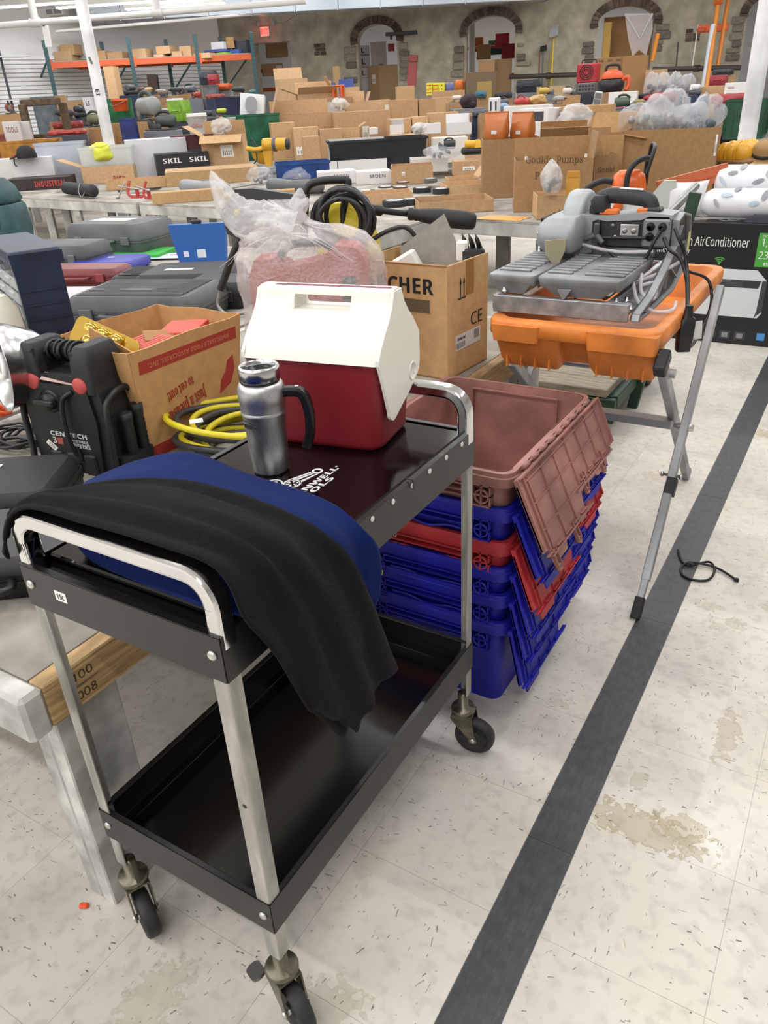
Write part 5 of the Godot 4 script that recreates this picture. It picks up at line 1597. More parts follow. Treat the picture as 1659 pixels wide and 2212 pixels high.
func build_left_goods() -> void:
	var T := 0.62
	# yellow and black cable coil
	var t := thing("jumper_cables", "coil of yellow and black jumper cables between the carton and the cart", "cables", Vector3(-1.33, T, -1.46), 0.5)
	for k in 10:
		var p: Array = []
		var r := 0.085 + 0.017 * (k % 5)
		for j in 49:
			var a := TAU * j / 48.0
			p.append(Vector3(r * 1.45 * cos(a) + 0.01 * sin(k * 2.0), 0.012 + 0.010 * k + 0.010 * sin(a * 2 + k), r * sin(a) + 0.008 * cos(k * 3.0)))
		part(t, "yellow_strand" if k % 2 else "black_strand", mb().tube(p, 0.0085, 8), M("d8c62a", 0.45) if k % 2 else M("3a3a3b", 0.5), "yellow strand" if k % 2 else "black strand")
	part(t, "price_sticker", mb(Vector3(-0.13, 0.112, 0.07), Vector3(0.2, 0.4, 0)).box(Vector3.ZERO, Vector3(0.035, 0.001, 0.02)), M("e4e2da", 0.7))
	var c := tool_case("black tool case with a blue sticker at the near left of the table", Vector3(-1.635, T, -0.90), Vector3(0.32, 0.1, 0.24), deg_to_rad(33), "1d1d1e", {"label": [-0.22, 0.1, 0.3, 0.3, "3f5f8c"]})
	part(c, "price_sticker", mb().box(Vector3(-0.02, 0.1015, -0.05), Vector3(0.03, 0.001, 0.013)), M("e6e4dc", 0.7))
	part(c, "price_sticker", mb().box(Vector3(0.12, 0.045, 0.1205), Vector3(0.024, 0.016, 0.001)), M("e6e4dc", 0.7))
	var c2 := tool_case("black tool case lying under the handle end of the cart at the table corner", Vector3(-1.40, T, -0.735), Vector3(0.34, 0.09, 0.25), deg_to_rad(38), "1b1b1c", {"rough": 0.4})
	part(c2, "price_sticker", mb(Vector3(0.12, 0.05, 0.1255)).box(Vector3.ZERO, Vector3(0.022, 0.02, 0.001)), M("e6e4dc", 0.7))
	# aluminium reflector lamp with a spiral tube
	var l := thing("reflector_lamp", "silver dome reflector lamp with a white spiral bulb at the left edge", "lamp", Vector3(-1.858, 0.889, -1.117), 0)
	var dome := mb(Vector3.ZERO, Vector3(0, 0, 0))
	dome.lathe([[0.02, -0.15], [0.045, -0.14], [0.08, -0.1], [0.105, -0.04], [0.113, 0.0], [0.117, 0.002], [0.117, 0.004], [0.111, 0.002], [0.102, -0.04], [0.078, -0.097], [0.044, -0.136], [0.02, -0.145]], 40)
	var dn := part(l, "reflector", dome, M("c6c6c8", 0.25, 1.0))
	dn.basis = Basis(Quaternion(Vector3.UP, Vector3(-0.33, 0.05, 0.94).normalized()))
	var sp: Array = []
	for k in 70:
		sp.append(Vector3(0.03 * cos(k * 0.6), -0.09 + k * 0.0013, 0.03 * sin(k * 0.6)))
	part(dn, "spiral_bulb", mb().tube(sp, 0.0075, 8), M("f4f2ee", 0.3), "white spiral bulb")
	part(dn, "socket", mb(Vector3(0, -0.2, 0)).lathe([[0, -0.02], [0.02, -0.02], [0.024, 0.06], [0.018, 0.1], [0, 0.1]], 16), M("e6e2d6", 0.5))
	part(l, "clamp", mb().tube(spline([Vector3(0.03, 0.06, -0.08), Vector3(0.05, 0.02, -0.1), Vector3(0.05, -0.08, -0.1), Vector3(0.03, -0.11, -0.05)], 5), 0.006, 8), M("9a9a9c", 0.35, 0.9))
	cord_heap("black power cords heaped beside the power pack", "cable_heap", Vector3(-1.98, T, -1.19), 0.13, 0.05, "161617", 7, 5, 0.0045)
	cord_heap("loop of orange cord under the reflector lamp", "cable_coil", Vector3(-2.199, 0.63, -1.286), 0.05, 0.06, "e0582a", 4, 8, 0.006)
	tag_bit("white_plug", "white plug lying on the black cord heap", "plug", Vector3(-2.1, 0.66, -1.331), Vector3(0.05, 0.02, 0.03), "dcdad4")
	# drawer organiser: navy frame, clear drawers
	var o := thing("drawer_organizer", "navy parts organizer with a column of clear plastic drawers", "organizer", Vector3(-2.307, 0.62, -1.573), deg_to_rad(-25))
	o.scale = Vector3(1, 1, 0.64)
	var navy := M("1f3350", 0.45, 0, "grime", Vector3(1.5, 1.5, 1.5))
	var H := 0.47
	for s in [-1, 1]:
		part(o, "side_panel", mb(Vector3(s * 0.22, 0, 0), Vector3(0, PI / 2, 0)).prism([Vector2(-0.11, 0), Vector2(0.10, 0), Vector2(0.10, H - 0.03), Vector2(0.12, H - 0.02), Vector2(0.12, H + 0.01), Vector2(-0.12, H + 0.01), Vector2(-0.11, H - 0.06)], -0.008, 0.008), navy)
		for k in 9:
			part(o, "panel_rib", mb().box(Vector3(s * 0.229, 0.03 + k * 0.043, 0.0), Vector3(0.004, 0.004, 0.2)), navy)
	part(o, "top", mb().loft([[H - 0.02, 0.45, 0.23, 0.015], [H + 0.015, 0.455, 0.235, 0.015], [H + 0.018, 0.44, 0.22, 0.015]], 3), navy)
	part(o, "back_panel", mb().box(Vector3(0, H / 2, -0.1), Vector3(0.43, H - 0.02, 0.006)), navy)
	for k in 9:
		for i in 3:
			var d := mb(Vector3(-0.14 + i * 0.14, 0.012 + k * 0.0455, 0.01))
			d.loft([[0, 0.126, 0.2, 0.004], [0.04, 0.132, 0.212, 0.004, 0, 0, true], [0.04, 0.128, 0.206, 0.004, 0, 0, true], [0.003, 0.122, 0.196, 0.004]], 2)
			var dr := part(o, "drawer", d, film("dfe3e4", 0.42))
			part(dr, "pull", mb(Vector3(-0.14 + i * 0.14, 0.046 + k * 0.0455, 0.122)).box(Vector3.ZERO, Vector3(0.05, 0.006, 0.014), 0.002), film("e8ebec", 0.55))
			if (k * 3 + i) % 4 == 1:
				part(dr, "contents", mb(Vector3(-0.14 + i * 0.14, 0.028 + k * 0.0455, 0.0)).box(Vector3.ZERO, Vector3(0.09, 0.02, 0.14), 0.006), M(["b4525c", "8d8d8a", "bfae84"][(k + i) % 3], 0.7))
	tag_bit("beige_box", "cream plastic box peeking in at the left edge below the drawers", "box", Vector3(-2.182, 0.854, -1.349), Vector3(0.14, 0.14, 0.12), "d9d4c6")
	# teal moulded case high at the left edge, standing on its end
	var tc := thing("molded_case", "teal molded tool case standing at the left edge behind the drawers", "tool case", Vector3(-4.965, 0.62, -3.277), deg_to_rad(30))
	var teal := M("3d656b", 0.55, 0, "grime", Vector3(1.5, 1.5, 1.5))
	part(tc, "lower_shell", mb().loft([[0, 0.3, 0.3, 0.05], [0.2, 0.34, 0.34, 0.06], [0.33, 0.33, 0.33, 0.07], [0.35, 0.31, 0.31, 0.07]], 5), teal)
	part(tc, "lid", mb().loft([[0.355, 0.29, 0.29, 0.06], [0.375, 0.31, 0.31, 0.06], [0.45, 0.27, 0.27, 0.07], [0.5, 0.2, 0.2, 0.08]], 5), teal)
	part(tc, "seam", mb().loft([[0.345, 0.28, 0.28, 0.06], [0.36, 0.28, 0.28, 0.06]], 4), M("1c2425", 0.7))
	part(tc, "round_mark", mb(Vector3(0.06, 0.24, 0.172), Vector3(PI / 2, 0, 0)).lathe([[0.03, 0], [0.033, 0.002], [0.036, 0.0]], 20), teal)
	# grey and coloured cases further back
	tool_case("big dark grey ribbed tool case lying flat behind the open carton", Vector3(-2.72, T, -2.42), Vector3(0.62, 0.14, 0.42), deg_to_rad(18), "5a5b5d", {"ribs": 14, "label": [-0.02, 0.05, 0.2, 0.2, "c9c3be"]})
	tool_case("grey blow-molded case at the far side of the left table", Vector3(-4.35, T, -3.75), Vector3(0.62, 0.2, 0.42), deg_to_rad(10), "6d7072", {"label": [-0.1, -0.05, 0.5, 0.3, "c3b9b6"]})
	tool_case("smaller grey case in front of the big far grey case", Vector3(-4.25, T, -3.2), Vector3(0.5, 0.15, 0.3), deg_to_rad(15), "626466", {})
	tool_case("dark red metal case right of the navy organizer", Vector3(-3.732, 0.62, -2.909), Vector3(0.5, 0.09, 0.2), deg_to_rad(18), "8a3238", {"rough": 0.4})
	var fl := thing("document_folder", "bright green flat case lying behind the blue one", "flat case", Vector3(-4.157, 0.63, -3.645), deg_to_rad(20))
	part(fl, "cover", mb().prism([Vector2(-0.26, -0.17), Vector2(0.26, -0.17), Vector2(0.26, 0.12), Vector2(0.1, 0.12), Vector2(0.08, 0.17), Vector2(-0.26, 0.17)], -0.02, 0.02), M("3fae4a", 0.5)).rotation.x = -PI / 2
	part(fl, "picture", mb().box(Vector3(0, 0.021, -0.02), Vector3(0.16, 0.002, 0.08)), M("4c4c46", 0.5), "small printed picture")
	var bf := thing("plastic_binder", "dark blue flat plastic binder right of the red case", "flat case", Vector3(-3.911, 0.63, -3.239), deg_to_rad(22))
	part(bf, "cover", mb().loft([[0, 0.4, 0.3, 0.02], [0.045, 0.4, 0.3, 0.02], [0.055, 0.37, 0.27, 0.02]], 3), M("35399a", 0.45))
	part(bf, "price_sticker", mb().box(Vector3(0, 0.056, -0.03), Vector3(0.04, 0.002, 0.02)), M("e4e2da", 0.7))
	var bp := thing("open_case", "upright bright blue plastic case lid behind the bag", "flat case", Vector3(-3.288, 0.62, -3.377), deg_to_rad(28))
	part(bp, "panel", mb(Vector3(0, 0.13, 0)).prism([Vector2(-0.12, -0.13), Vector2(0.14, -0.13), Vector2(0.17, 0.13), Vector2(-0.16, 0.13)], -0.02, 0.02), M("2f64ad", 0.45))
	part(bp, "handle", mb().box(Vector3(0.0, 0.27, 0), Vector3(0.06, 0.02, 0.02), 0.005), M("25262a", 0.5))
	for k in 2:
		part(bp, "price_sticker", mb().box(Vector3(-0.08 + k * 0.09, 0.1, 0.021), Vector3(0.03 + k * 0.02, 0.03 + k * 0.015, 0.001)), M("dfe2e8", 0.6))
	for k in 2:
		var ps := thing("printed_poster", ["blue and red printed poster sheet spread behind the tool cases", "second printed sheet with a red border beside the upright blue lid"][k], "poster", [Vector3(-3.613, 0.625, -3.254), Vector3(-3.774, 0.632, -3.67)][k], deg_to_rad(24))
		part(ps, "sheet", mb().box(Vector3(0, 0, 0), [Vector3(0.85, 0.003, 0.3), Vector3(0.4, 0.003, 0.18)][k]), M(["7f8fc4", "cfd3e6"][k], 0.35))
		part(ps, "red_field", mb().box(Vector3(0.12, 0.002, -0.02), [Vector3(0.4, 0.002, 0.12), Vector3(0.36, 0.002, 0.02)][k]), M("c26a72", 0.4))
		txt(ps, "lettering", "SALE", 0.2, 0.06, M("dfe3f0", 0.5), Vector3(-0.25, 0.0025, 0.06), Vector3(-PI / 2, 0, 0))
	var cov := thing("magazine_tray", "shallow tray of catalogues with a dark printed border", "catalogue", Vector3(-3.265, 0.62, -2.501), deg_to_rad(20))
	part(cov, "pages", mb().box(Vector3(0, 0.03, 0), Vector3(0.48, 0.05, 0.36), 0.003), M("b9b4b8", 0.4))
	for k in 8:
		part(cov, "border_print", mb().box(Vector3(-0.2 + k * 0.058, 0.03, 0.181), Vector3(0.05, 0.045, 0.002)), M(["2a2326", "8f3038", "2a2326", "c8c2c0"][k % 4], 0.5))
	tool_case("black molded case with pale stickers left of the bag", Vector3(-2.98, 0.62, -2.972), Vector3(0.5, 0.11, 0.38), deg_to_rad(24), "2c2d2f", {"label": [-0.1, 0.1, 0.3, 0.1, "cfcfd2"]})
	tool_case("black flat case lying behind the ribbed grey case", Vector3(-3.196, 0.62, -2.936), Vector3(0.42, 0.09, 0.3), deg_to_rad(24), "303133", {"ribs": 8, "label": [0.1, 0.1, 0.3, 0.14, "c9a49f"]})
	tool_case("small black case tucked between the carton and the bag", Vector3(-2.604, 0.62, -2.78), Vector3(0.3, 0.12, 0.24), deg_to_rad(18), "252628", {})


# ---------------------------------------------------------------- tile saw on its folding stand
func bar(b: MB, p: Vector3, q: Vector3, w: float, d: float) -> void:
	# a rectangular tube from p to q; w across x, d the other way
	var y := (q - p).normalized()
	var x := Vector3.RIGHT
	if absf(x.dot(y)) > 0.9:
		x = Vector3.BACK
	x = (x - y * x.dot(y)).normalized()
	b.xf = Transform3D(Basis(x, y, x.cross(y)), p)
	b.loft([[0, w, d, minf(w, d) * 0.1], [(q - p).length(), w, d, minf(w, d) * 0.1]], 1, true, true, false)
	b.xf = Transform3D()


func build_saw() -> void:
	var grey := M("b4b6b9", 0.42, 0.45, "grime", Vector3(1.5, 1.5, 1.5))
	var st := thing("saw_stand", "grey folding steel stand with crossed legs under the tile saw", "saw stand", Vector3.ZERO)
	for s in 2:
		var x: float = [-0.40, -0.93][s]
		var xx: float = [-0.385, -0.945][s]
		var a := mb()
		bar(a, Vector3(xx + [0.005, -0.005][s], 0.09, -2.10), Vector3(x + [0.008, -0.008][s], 0.845, -2.775), 0.026, 0.032)
		var leg := part(st, "leg", a, grey)
		var e := mb()
		bar(e, Vector3(xx + [0.005, -0.005][s], 0.0, -2.015), Vector3(xx + [0.005, -0.005][s], 0.33, -2.312), 0.02, 0.024)
		part(leg, "extension", e, M("a5a7aa", 0.4, 0.6))
		var f := mb()
		bar(f, Vector3(xx + [0.005, -0.005][s], 0.0, -2.012), Vector3(xx + [0.005, -0.005][s], 0.05, -2.057), 0.028, 0.032)
		part(leg, "foot_cap", f, M("1d1d1e", 0.6))
		f = mb()
		bar(f, Vector3(xx + [0.005, -0.005][s], 0.3, -2.29), Vector3(xx + [0.005, -0.005][s], 0.34, -2.326), 0.032, 0.038)
		part(leg, "collar", f, M("1d1d1e", 0.6))
		part(leg, "spring_pin", mb(Vector3(xx, 0.35, -2.33), Vector3(0, 0, PI / 2)).lathe([[0, -0.03], [0.009, -0.03], [0.009, -0.024], [0.005, -0.024], [0.005, 0.026], [0.009, 0.026], [0.009, 0.034], [0, 0.034]], 10), M("c9cacc", 0.3, 0.9))
		var b := mb()
		bar(b, Vector3([-0.452, -0.895][s], 0.0, -3.09), Vector3([-0.425, -0.905][s], [0.775, 0.69][s], [-2.14, -2.245][s]), 0.026, 0.036)
		var leg2 := part(st, "leg", b, grey)
		part(leg2, "foot_cap", mb(Vector3([-0.452, -0.895][s], 0.02, -3.07), Vector3(-0.9, 0, 0)).box(Vector3.ZERO, Vector3(0.03, 0.05, 0.04), 0.004), M("9a9c9f", 0.5))
		if s == 0:
			part(leg2, "knuckle", mb(Vector3([-0.424, -0.90][s], 0.765, -2.155), Vector3(-0.9, 0, 0)).box(Vector3.ZERO, Vector3(0.034, 0.07, 0.042), 0.004), M("242527", 0.5))
		part(st, "pivot_bolt", mb(Vector3([-0.39, -0.94][s], 0.47, -2.45), Vector3(0, 0, PI / 2)).lathe([[0, -0.03], [0.012, -0.03], [0.012, 0.02], [0.007, 0.024], [0.007, 0.032], [0, 0.032]], 10), M("c9cacc", 0.3, 0.9))
	var cb := mb()
	bar(cb, Vector3(-0.90, 0.47, -2.465), Vector3(-0.43, 0.47, -2.465), 0.05, 0.026)
	part(st, "cross_bar", cb, M("97999d", 0.45, 0.45))
	part(st, "top_bar", mb(Vector3(0, 0, 0)).tube([Vector3(-0.93, 0.71, -2.24), Vector3(-0.40, 0.71, -2.24)], 0.013, 10), M("b2b3b6", 0.35, 0.7))
	var t := thing("tile_saw", "grey and orange wet tile saw on a folding stand right of the totes", "tile saw", Vector3(-0.69, 0.0, -2.625))
	var orange := M("fa943e", 0.5, 0, "grime", Vector3(1.4, 1.4, 1.4))
	var R := 0.85
	var tub := mb()
	# deep tub with a flanged rim
	tub.loft([[0.715, 0.40, 0.80, 0.05], [0.735, 0.42, 0.83, 0.05], [R - 0.05, 0.45, 0.90, 0.05, 0, 0, true], [R - 0.05, 0.50, 0.98, 0.06], [R - 0.045, 0.52, 1.0, 0.06], [R - 0.01, 0.52, 1.0, 0.06], [R, 0.508, 0.988, 0.055, 0, 0], [R, 0.455, 0.92, 0.05, 0, 0, true], [R - 0.02, 0.445, 0.90, 0.05], [0.745, 0.40, 0.81, 0.05]], 5)
	part(t, "tub", tub, orange, "orange water tub")
	for k in 2:
		part(t, "tub_pocket", mb().loft([[0.695 + k * 0.0, 0.17, 0.06, 0.012, -0.13 + k * 0.28, 0.40], [0.72, 0.19, 0.08, 0.012, -0.13 + k * 0.28, 0.41], [0.81, 0.205, 0.12, 0.012, -0.13 + k * 0.28, 0.435]], 3), orange)
		for j in 4:
			part(t, "tub_rib", mb().box(Vector3(-0.2 + k * 0.28 + j * 0.045, 0.715, 0.452), Vector3(0.004, 0.035, 0.014)), orange)
	part(t, "rim_step", mb().loft([[0.79, 0.19, 0.05, 0.01, 0.155, 0.485], [0.842, 0.2, 0.05, 0.01, 0.155, 0.487]], 3), orange)
	part(t, "rim_step", mb().loft([[0.79, 0.14, 0.05, 0.01, -0.16, 0.482], [0.838, 0.15, 0.05, 0.01, -0.16, 0.484]], 3), orange)
	# rail frame resting on the rim
	var fr := mb()
	fr.box(Vector3(-0.055, 0.882, 0.43), Vector3(0.41, 0.05, 0.012), 0.002)
	fr.box(Vector3(-0.055, 0.904, 0.42), Vector3(0.41, 0.005, 0.03), 0.001)
	fr.box(Vector3(-0.255, 0.885, 0.1), Vector3(0.02, 0.045, 0.66), 0.003)
	fr.box(Vector3(0.09, 0.885, 0.1), Vector3(0.02, 0.045, 0.66), 0.003)
	fr.box(Vector3(0.12, 0.87, 0.1), Vector3(0.04, 0.01, 0.66), 0.002)
	fr.box(Vector3(-0.055, 0.882, -0.22), Vector3(0.41, 0.05, 0.012), 0.002)
	part(t, "rail_frame", fr, M("b9b8ba", 0.35, 0.4, "streak", Vector3(2, 2, 2)))
	part(t, "rail", mb(Vector3(0.065, 0.915, 0.12), Vector3(PI / 2, 0, 0)).lathe([[0, -0.26], [0.013, -0.26], [0.013, 0.26], [0, 0.26]], 14), M("d9dadc", 0.15, 1.0), "polished rail")
	for p in [Vector3(-0.23, 0.915, 0.42), Vector3(0.10, 0.90, 0.39), Vector3(0.115, 0.89, 0.33), Vector3(0.145, 0.885, 0.40)]:
		part(t, "bolt", mb(p).lathe([[0, 0], [0.009, 0], [0.009, 0.006], [0.005, 0.007], [0.005, 0.014], [0, 0.014]], 8), M("d5d6d8", 0.25, 1.0))
	# sliding table of two ribbed leaves with a slot for the blade
	var tb := M("9c9fa2", 0.5, 0.3, "grime", Vector3(2, 2, 2))
	for s in 2:
		var x0: float = [-0.285, -0.128][s]
		var x1: float = [-0.134, 0.12][s]
		var w := x1 - x0
		var cx := (x0 + x1) / 2
		var leaf := mb()
		leaf.loft([[0.935, w * 0.96, 0.36, 0.012, cx, 0.233], [0.962, w, 0.385, 0.016, cx, 0.233], [0.966, w - 0.006, 0.378, 0.014, cx, 0.233]], 3)
		leaf.loft([[0.912, w * 0.55, 0.02, 0.004, cx, 0.405], [0.94, w * 0.85, 0.03, 0.004, cx, 0.405]], 2)
		var lf := part(t, "table_leaf", leaf, tb)
		var ribs := mb()
		for k in 8:
			var z := 0.075 + k * 0.04
			var cut: float = 0.05 if s == 1 else 0.0
			if s == 0:
				ribs.box(Vector3(cx - 0.012, 0.9685, z), Vector3(w - 0.05, 0.007, 0.02), 0.002)
			else:
				ribs.box(Vector3(cx - 0.075, 0.9685, z), Vector3(0.075, 0.007, 0.02), 0.002)
				ribs.box(Vector3(cx + 0.058, 0.9685, z), Vector3(0.115, 0.007, 0.02), 0.002)
		part(lf, "raised_rib", ribs, tb).set_meta("kind", "stuff")
	part(t, "fence", mb().box(Vector3(-0.08, 0.985, 0.035), Vector3(0.40, 0.04, 0.016), 0.003), M("77797b", 0.45, 0.5))
	part(t, "angle_mark", mb().prism([Vector2(-0.06, -0.02), Vector2(-0.02, -0.02), Vector2(-0.04, -0.05)], 0.0, 0.03).box(Vector3.ZERO, Vector3(0.001, 0.001, 0.001)), tb).position = Vector3(0.0, 0.955, 0.405)
	# arched stand at the right with open webs, carrying the head
	var col := M("9a9da0", 0.5, 0.35)
	var o: Array = [Vector2(-0.43, 0.862), Vector2(-0.3, 0.858), Vector2(0.0, 0.862), Vector2(0.12, 0.9), Vector2(0.17, 0.99), Vector2(0.13, 1.07), Vector2(0.03, 1.09), Vector2(-0.04, 1.075), Vector2(-0.03, 1.0), Vector2(-0.12, 0.955), Vector2(-0.27, 0.9), Vector2(-0.42, 0.878)]
	var sp := part(t, "side_support", mb(Vector3(0.16, 0, 0), Vector3(0, PI / 2, 0)).prism(o, -0.006, 0.006), M("44464a", 0.55, 0.2))
	var web := mb(Vector3(0.16, 0, 0), Vector3(0, PI / 2, 0))
	for i in o.size():
		var p: Vector2 = o[i]
		var q: Vector2 = o[(i + 1) % o.size()]
		var d := (q - p)
		var nn := Vector2(-d.y, d.x).normalized() * 0.003
		web.prism([p - nn, q - nn, q + nn, p + nn], 0.0, 0.02)
	for e in [[Vector2(-0.2, 0.875), Vector2(0.05, 1.05)], [Vector2(0.05, 0.89), Vector2(-0.08, 0.95)], [Vector2(0.13, 0.99), Vector2(-0.02, 1.0)], [Vector2(-0.1, 0.885), Vector2(-0.1, 0.945)], [Vector2(-0.33, 0.865), Vector2(-0.25, 0.9)]]:
		var nn: Vector2 = Vector2(-(e[1] - e[0]).y, (e[1] - e[0]).x).normalized() * 0.002
		web.prism([e[0] - nn, e[1] - nn, e[1] + nn, e[0] + nn], 0.0, 0.016)
	part(sp, "web", web, col)
	part(sp, "warning_label", mb().box(Vector3(0.182, 0.99, -0.13), Vector3(0.001, 0.06, 0.03)), M("c9c57a", 0.5), "pale yellow warning label")
	# head: casting across the top, motor bay, blade guard, grip
	var hd := mb()
	hd.box(Vector3(0.04, 1.035, 0.0), Vector3(0.21, 0.09, 0.10), 0.008)
	part(t, "motor_bay", hd, M("2b2c2e", 0.5))
	part(t, "head_top", mb(Vector3(0, 0, 0)).prism([Vector2(-0.245, 1.0), Vector2(-0.085, 1.0), Vector2(-0.085, 1.07), Vector2(-0.07, 1.076), Vector2(-0.04, 1.072), Vector2(0.07, 1.078), Vector2(0.09, 1.088), Vector2(0.15, 1.088), Vector2(0.16, 1.08), Vector2(0.16, 1.094), Vector2(0.08, 1.1), Vector2(-0.04, 1.088), Vector2(-0.22, 1.088), Vector2(-0.25, 1.07)], -0.055, 0.058), col)
	part(t, "switch_panel", mb().box(Vector3(0.118, 1.04, 0.056), Vector3(0.085, 0.085, 0.012), 0.006), M("85888b", 0.5, 0.4))
	for k in 3:
		part(t, "cable_gland", mb(Vector3(0.1 + (k % 2) * 0.036, 1.06 - (k / 2) * 0.03 - (0.0 if k < 2 else -0.0), 0.062), Vector3(PI / 2, 0, 0)).lathe([[0.006, 0.02], [0.01, 0.012], [0.013, 0.006], [0.013, 0], [0, 0]], 14), M("161617", 0.5))
	var mp := part(t, "mount_plate", mb().box(Vector3(0.035, 1.047, 0.056), Vector3(0.06, 0.035, 0.008), 0.002), M("cfd0d2", 0.2, 1.0), "bright metal plate with two screws")
	for k in 2:
		part(mp, "screw", mb(Vector3(0.021 + k * 0.028, 1.045, 0.06), Vector3(PI / 2, 0, 0)).lathe([[0.008, 0], [0.008, 0.003], [0.003, 0.004], [0, 0.002]], 12), M("9a9b9d", 0.3, 1.0))
	for p in [Vector2(-0.02, 1.06), Vector2(0.1, 1.065), Vector2(-0.01, 1.025)]:
		part(t, "screw", mb(Vector3(p.x, p.y, 0.05), Vector3(PI / 2, 0, 0)).lathe([[0.006, 0], [0.006, 0.004], [0, 0.005]], 10), M("a9aaac", 0.4, 0.7))
	var rod := mb()
	rod.tube([Vector3(-0.06, 1.022, 0.065), Vector3(0.115, 1.028, 0.065)], 0.005, 8)
	part(t, "rod", rod, M("1c1c1d", 0.4))
	# lower casting and knob at the left
	part(t, "pivot_bracket", mb().prism([Vector2(-0.255, 1.0), Vector2(-0.08, 1.0), Vector2(-0.08, 0.975), Vector2(-0.16, 0.96), Vector2(-0.24, 0.965)], 0.03, 0.06), col)
	part(t, "clamp_screw", mb(Vector3(-0.262, 0.99, 0.045)).lathe([[0, -0.03], [0.012, -0.03], [0.012, -0.02], [0.006, -0.02], [0.006, 0.03], [0.012, 0.03], [0.012, 0.04], [0, 0.04]], 10), M("bdbec0", 0.3, 0.9))
	var kn := mb(Vector3(-0.07, 1.03, 0.062))
	for k in 3:
		var a := 1.45 + k * TAU / 3
		kn.tube([Vector3.ZERO, Vector3(cos(a), sin(a), 0.3) * 0.036], 0.011, 8, 0.7)
	part(t, "star_knob", kn, M("57595c", 0.55), "grey three-armed knob")
	part(t, "blade", mb(Vector3(-0.15, 1.02, -0.02), Vector3(0, 0, PI / 2)).lathe([[0, -0.0012], [0.085, -0.0012], [0.085, 0.0012], [0, 0.0012]], 40), M("b5b19c", 0.35, 0.8), "round diamond blade")
	var gd := mb(Vector3(-0.16, 1.055, -0.05), Vector3(0, 0, PI / 2))
	gd.lathe([[0, -0.035], [0.085, -0.035], [0.095, -0.03], [0.1, -0.02], [0.1, 0.02], [0.095, 0.032], [0.08, 0.036], [0.078, 0.032, true], [0.06, 0.03], [0, 0.03]], 36, TAU)
	part(t, "blade_guard", gd, M("a6a9ac", 0.5, 0.3))
	part(t, "blade_flap", mb(Vector3(-0.15, 0.036, 0.215), Vector3(0, 0.7, 0)).prism([Vector2(-0.034, 1.0), Vector2(0.034, 1.0), Vector2(0.032, 0.965), Vector2(0.016, 0.93), Vector2(-0.006, 0.928), Vector2(-0.028, 0.955)], -0.004, 0.004), M("a59c80", 0.6), "tan splash flap over the blade")
	part(t, "blade_housing", mb().loft([[0.99, 0.1, 0.12, 0.02, -0.16, 0.11], [1.02, 0.125, 0.155, 0.025, -0.165, 0.12], [1.075, 0.12, 0.14, 0.03, -0.165, 0.11], [1.09, 0.09, 0.1, 0.03, -0.165, 0.1]], 4), col)
	part(t, "grip", mb().tube(spline([Vector3(-0.09, 1.08, 0.0), Vector3(-0.088, 1.11, 0.0), Vector3(-0.06, 1.14, 0.0), Vector3(0.03, 1.135, -0.01), Vector3(0.07, 1.125, -0.01), Vector3(0.085, 1.09, -0.01)], 6), 0.024, 12), M("2d2e31", 0.6), "black rubber grip")
	part(t, "grip_print", mb(Vector3(0.0, 1.162, -0.004), Vector3(0.2, 0, -0.05)).box(Vector3.ZERO, Vector3(0.1, 0.002, 0.012)), M("d8d8d6", 0.5))
	part(t, "trigger_block", mb().loft([[1.095, 0.05, 0.05, 0.01, -0.07, 0.02], [1.13, 0.055, 0.06, 0.014, -0.075, 0.02], [1.145, 0.04, 0.05, 0.012, -0.072, 0.02]], 4), M("202022", 0.5))
	part(t, "orange_latch", mb().box(Vector3(-0.04, 1.097, 0.03), Vector3(0.06, 0.018, 0.03), 0.004), M("e0722a", 0.5), "orange latch")
	part(t, "laser_cover", mb().box(Vector3(0.09, 1.1, 0.0), Vector3(0.05, 0.02, 0.05), 0.005), M("2a2b2d", 0.5))
	part(t, "orange_latch", mb().box(Vector3(0.062, 1.102, 0.028), Vector3(0.03, 0.014, 0.02), 0.003), M("e0722a", 0.5))
	var bk := M("17171a", 0.4)
	for c in [[Vector3(-0.06, 1.005, 0.06), Vector3(-0.02, 0.985, 0.075), Vector3(0.035, 0.955, 0.09), Vector3(0.095, 0.965, 0.09), Vector3(0.12, 1.02, 0.085), Vector3(0.138, 1.058, 0.07)], [Vector3(0.175, 1.058, 0.07), Vector3(0.195, 1.03, 0.09), Vector3(0.21, 1.0, 0.08), Vector3(0.225, 0.955, 0.085), Vector3(0.248, 0.9, 0.135), Vector3(0.262, 0.86, 0.19)], [Vector3(0.145, 1.03, 0.07), Vector3(0.17, 1.0, 0.09), Vector3(0.205, 0.975, 0.09), Vector3(0.235, 0.92, 0.11), Vector3(0.262, 0.86, 0.19)]]:
		part(t, "power_lead", mb().tube(spline(c, 6), 0.0055, 8), bk)
	var pl := part(t, "plug_pair", mb(Vector3(0.272, 0.80, 0.22), Vector3(0.08, 0.5, 0)).loft([[-0.07, 0.04, 0.03, 0.006], [-0.03, 0.045, 0.035, 0.006], [0.03, 0.045, 0.035, 0.008], [0.035, 0.025, 0.022, 0.006], [0.07, 0.02, 0.018, 0.005]], 3), bk, "black plug and socket hanging beside the tub")
	part(pl, "tag", mb(Vector3(0.3, 0.79, 0.195), Vector3(0, 0.5, 0.1)).box(Vector3.ZERO, Vector3(0.03, 0.055, 0.0008)), M("d3d3d1", 0.6), "pale paper tag")
	part(t, "power_lead", mb().tube(spline([Vector3(0.2, 0.90, -0.1), Vector3(0.26, 0.87, -0.13), Vector3(0.285, 0.80, -0.1), Vector3(0.28, 0.74, 0.0), Vector3(0.28, 0.72, 0.12), Vector3(0.275, 0.74, 0.2)], 6), 0.005, 8), bk)
	var hose := film("e6e0e8", 0.5)
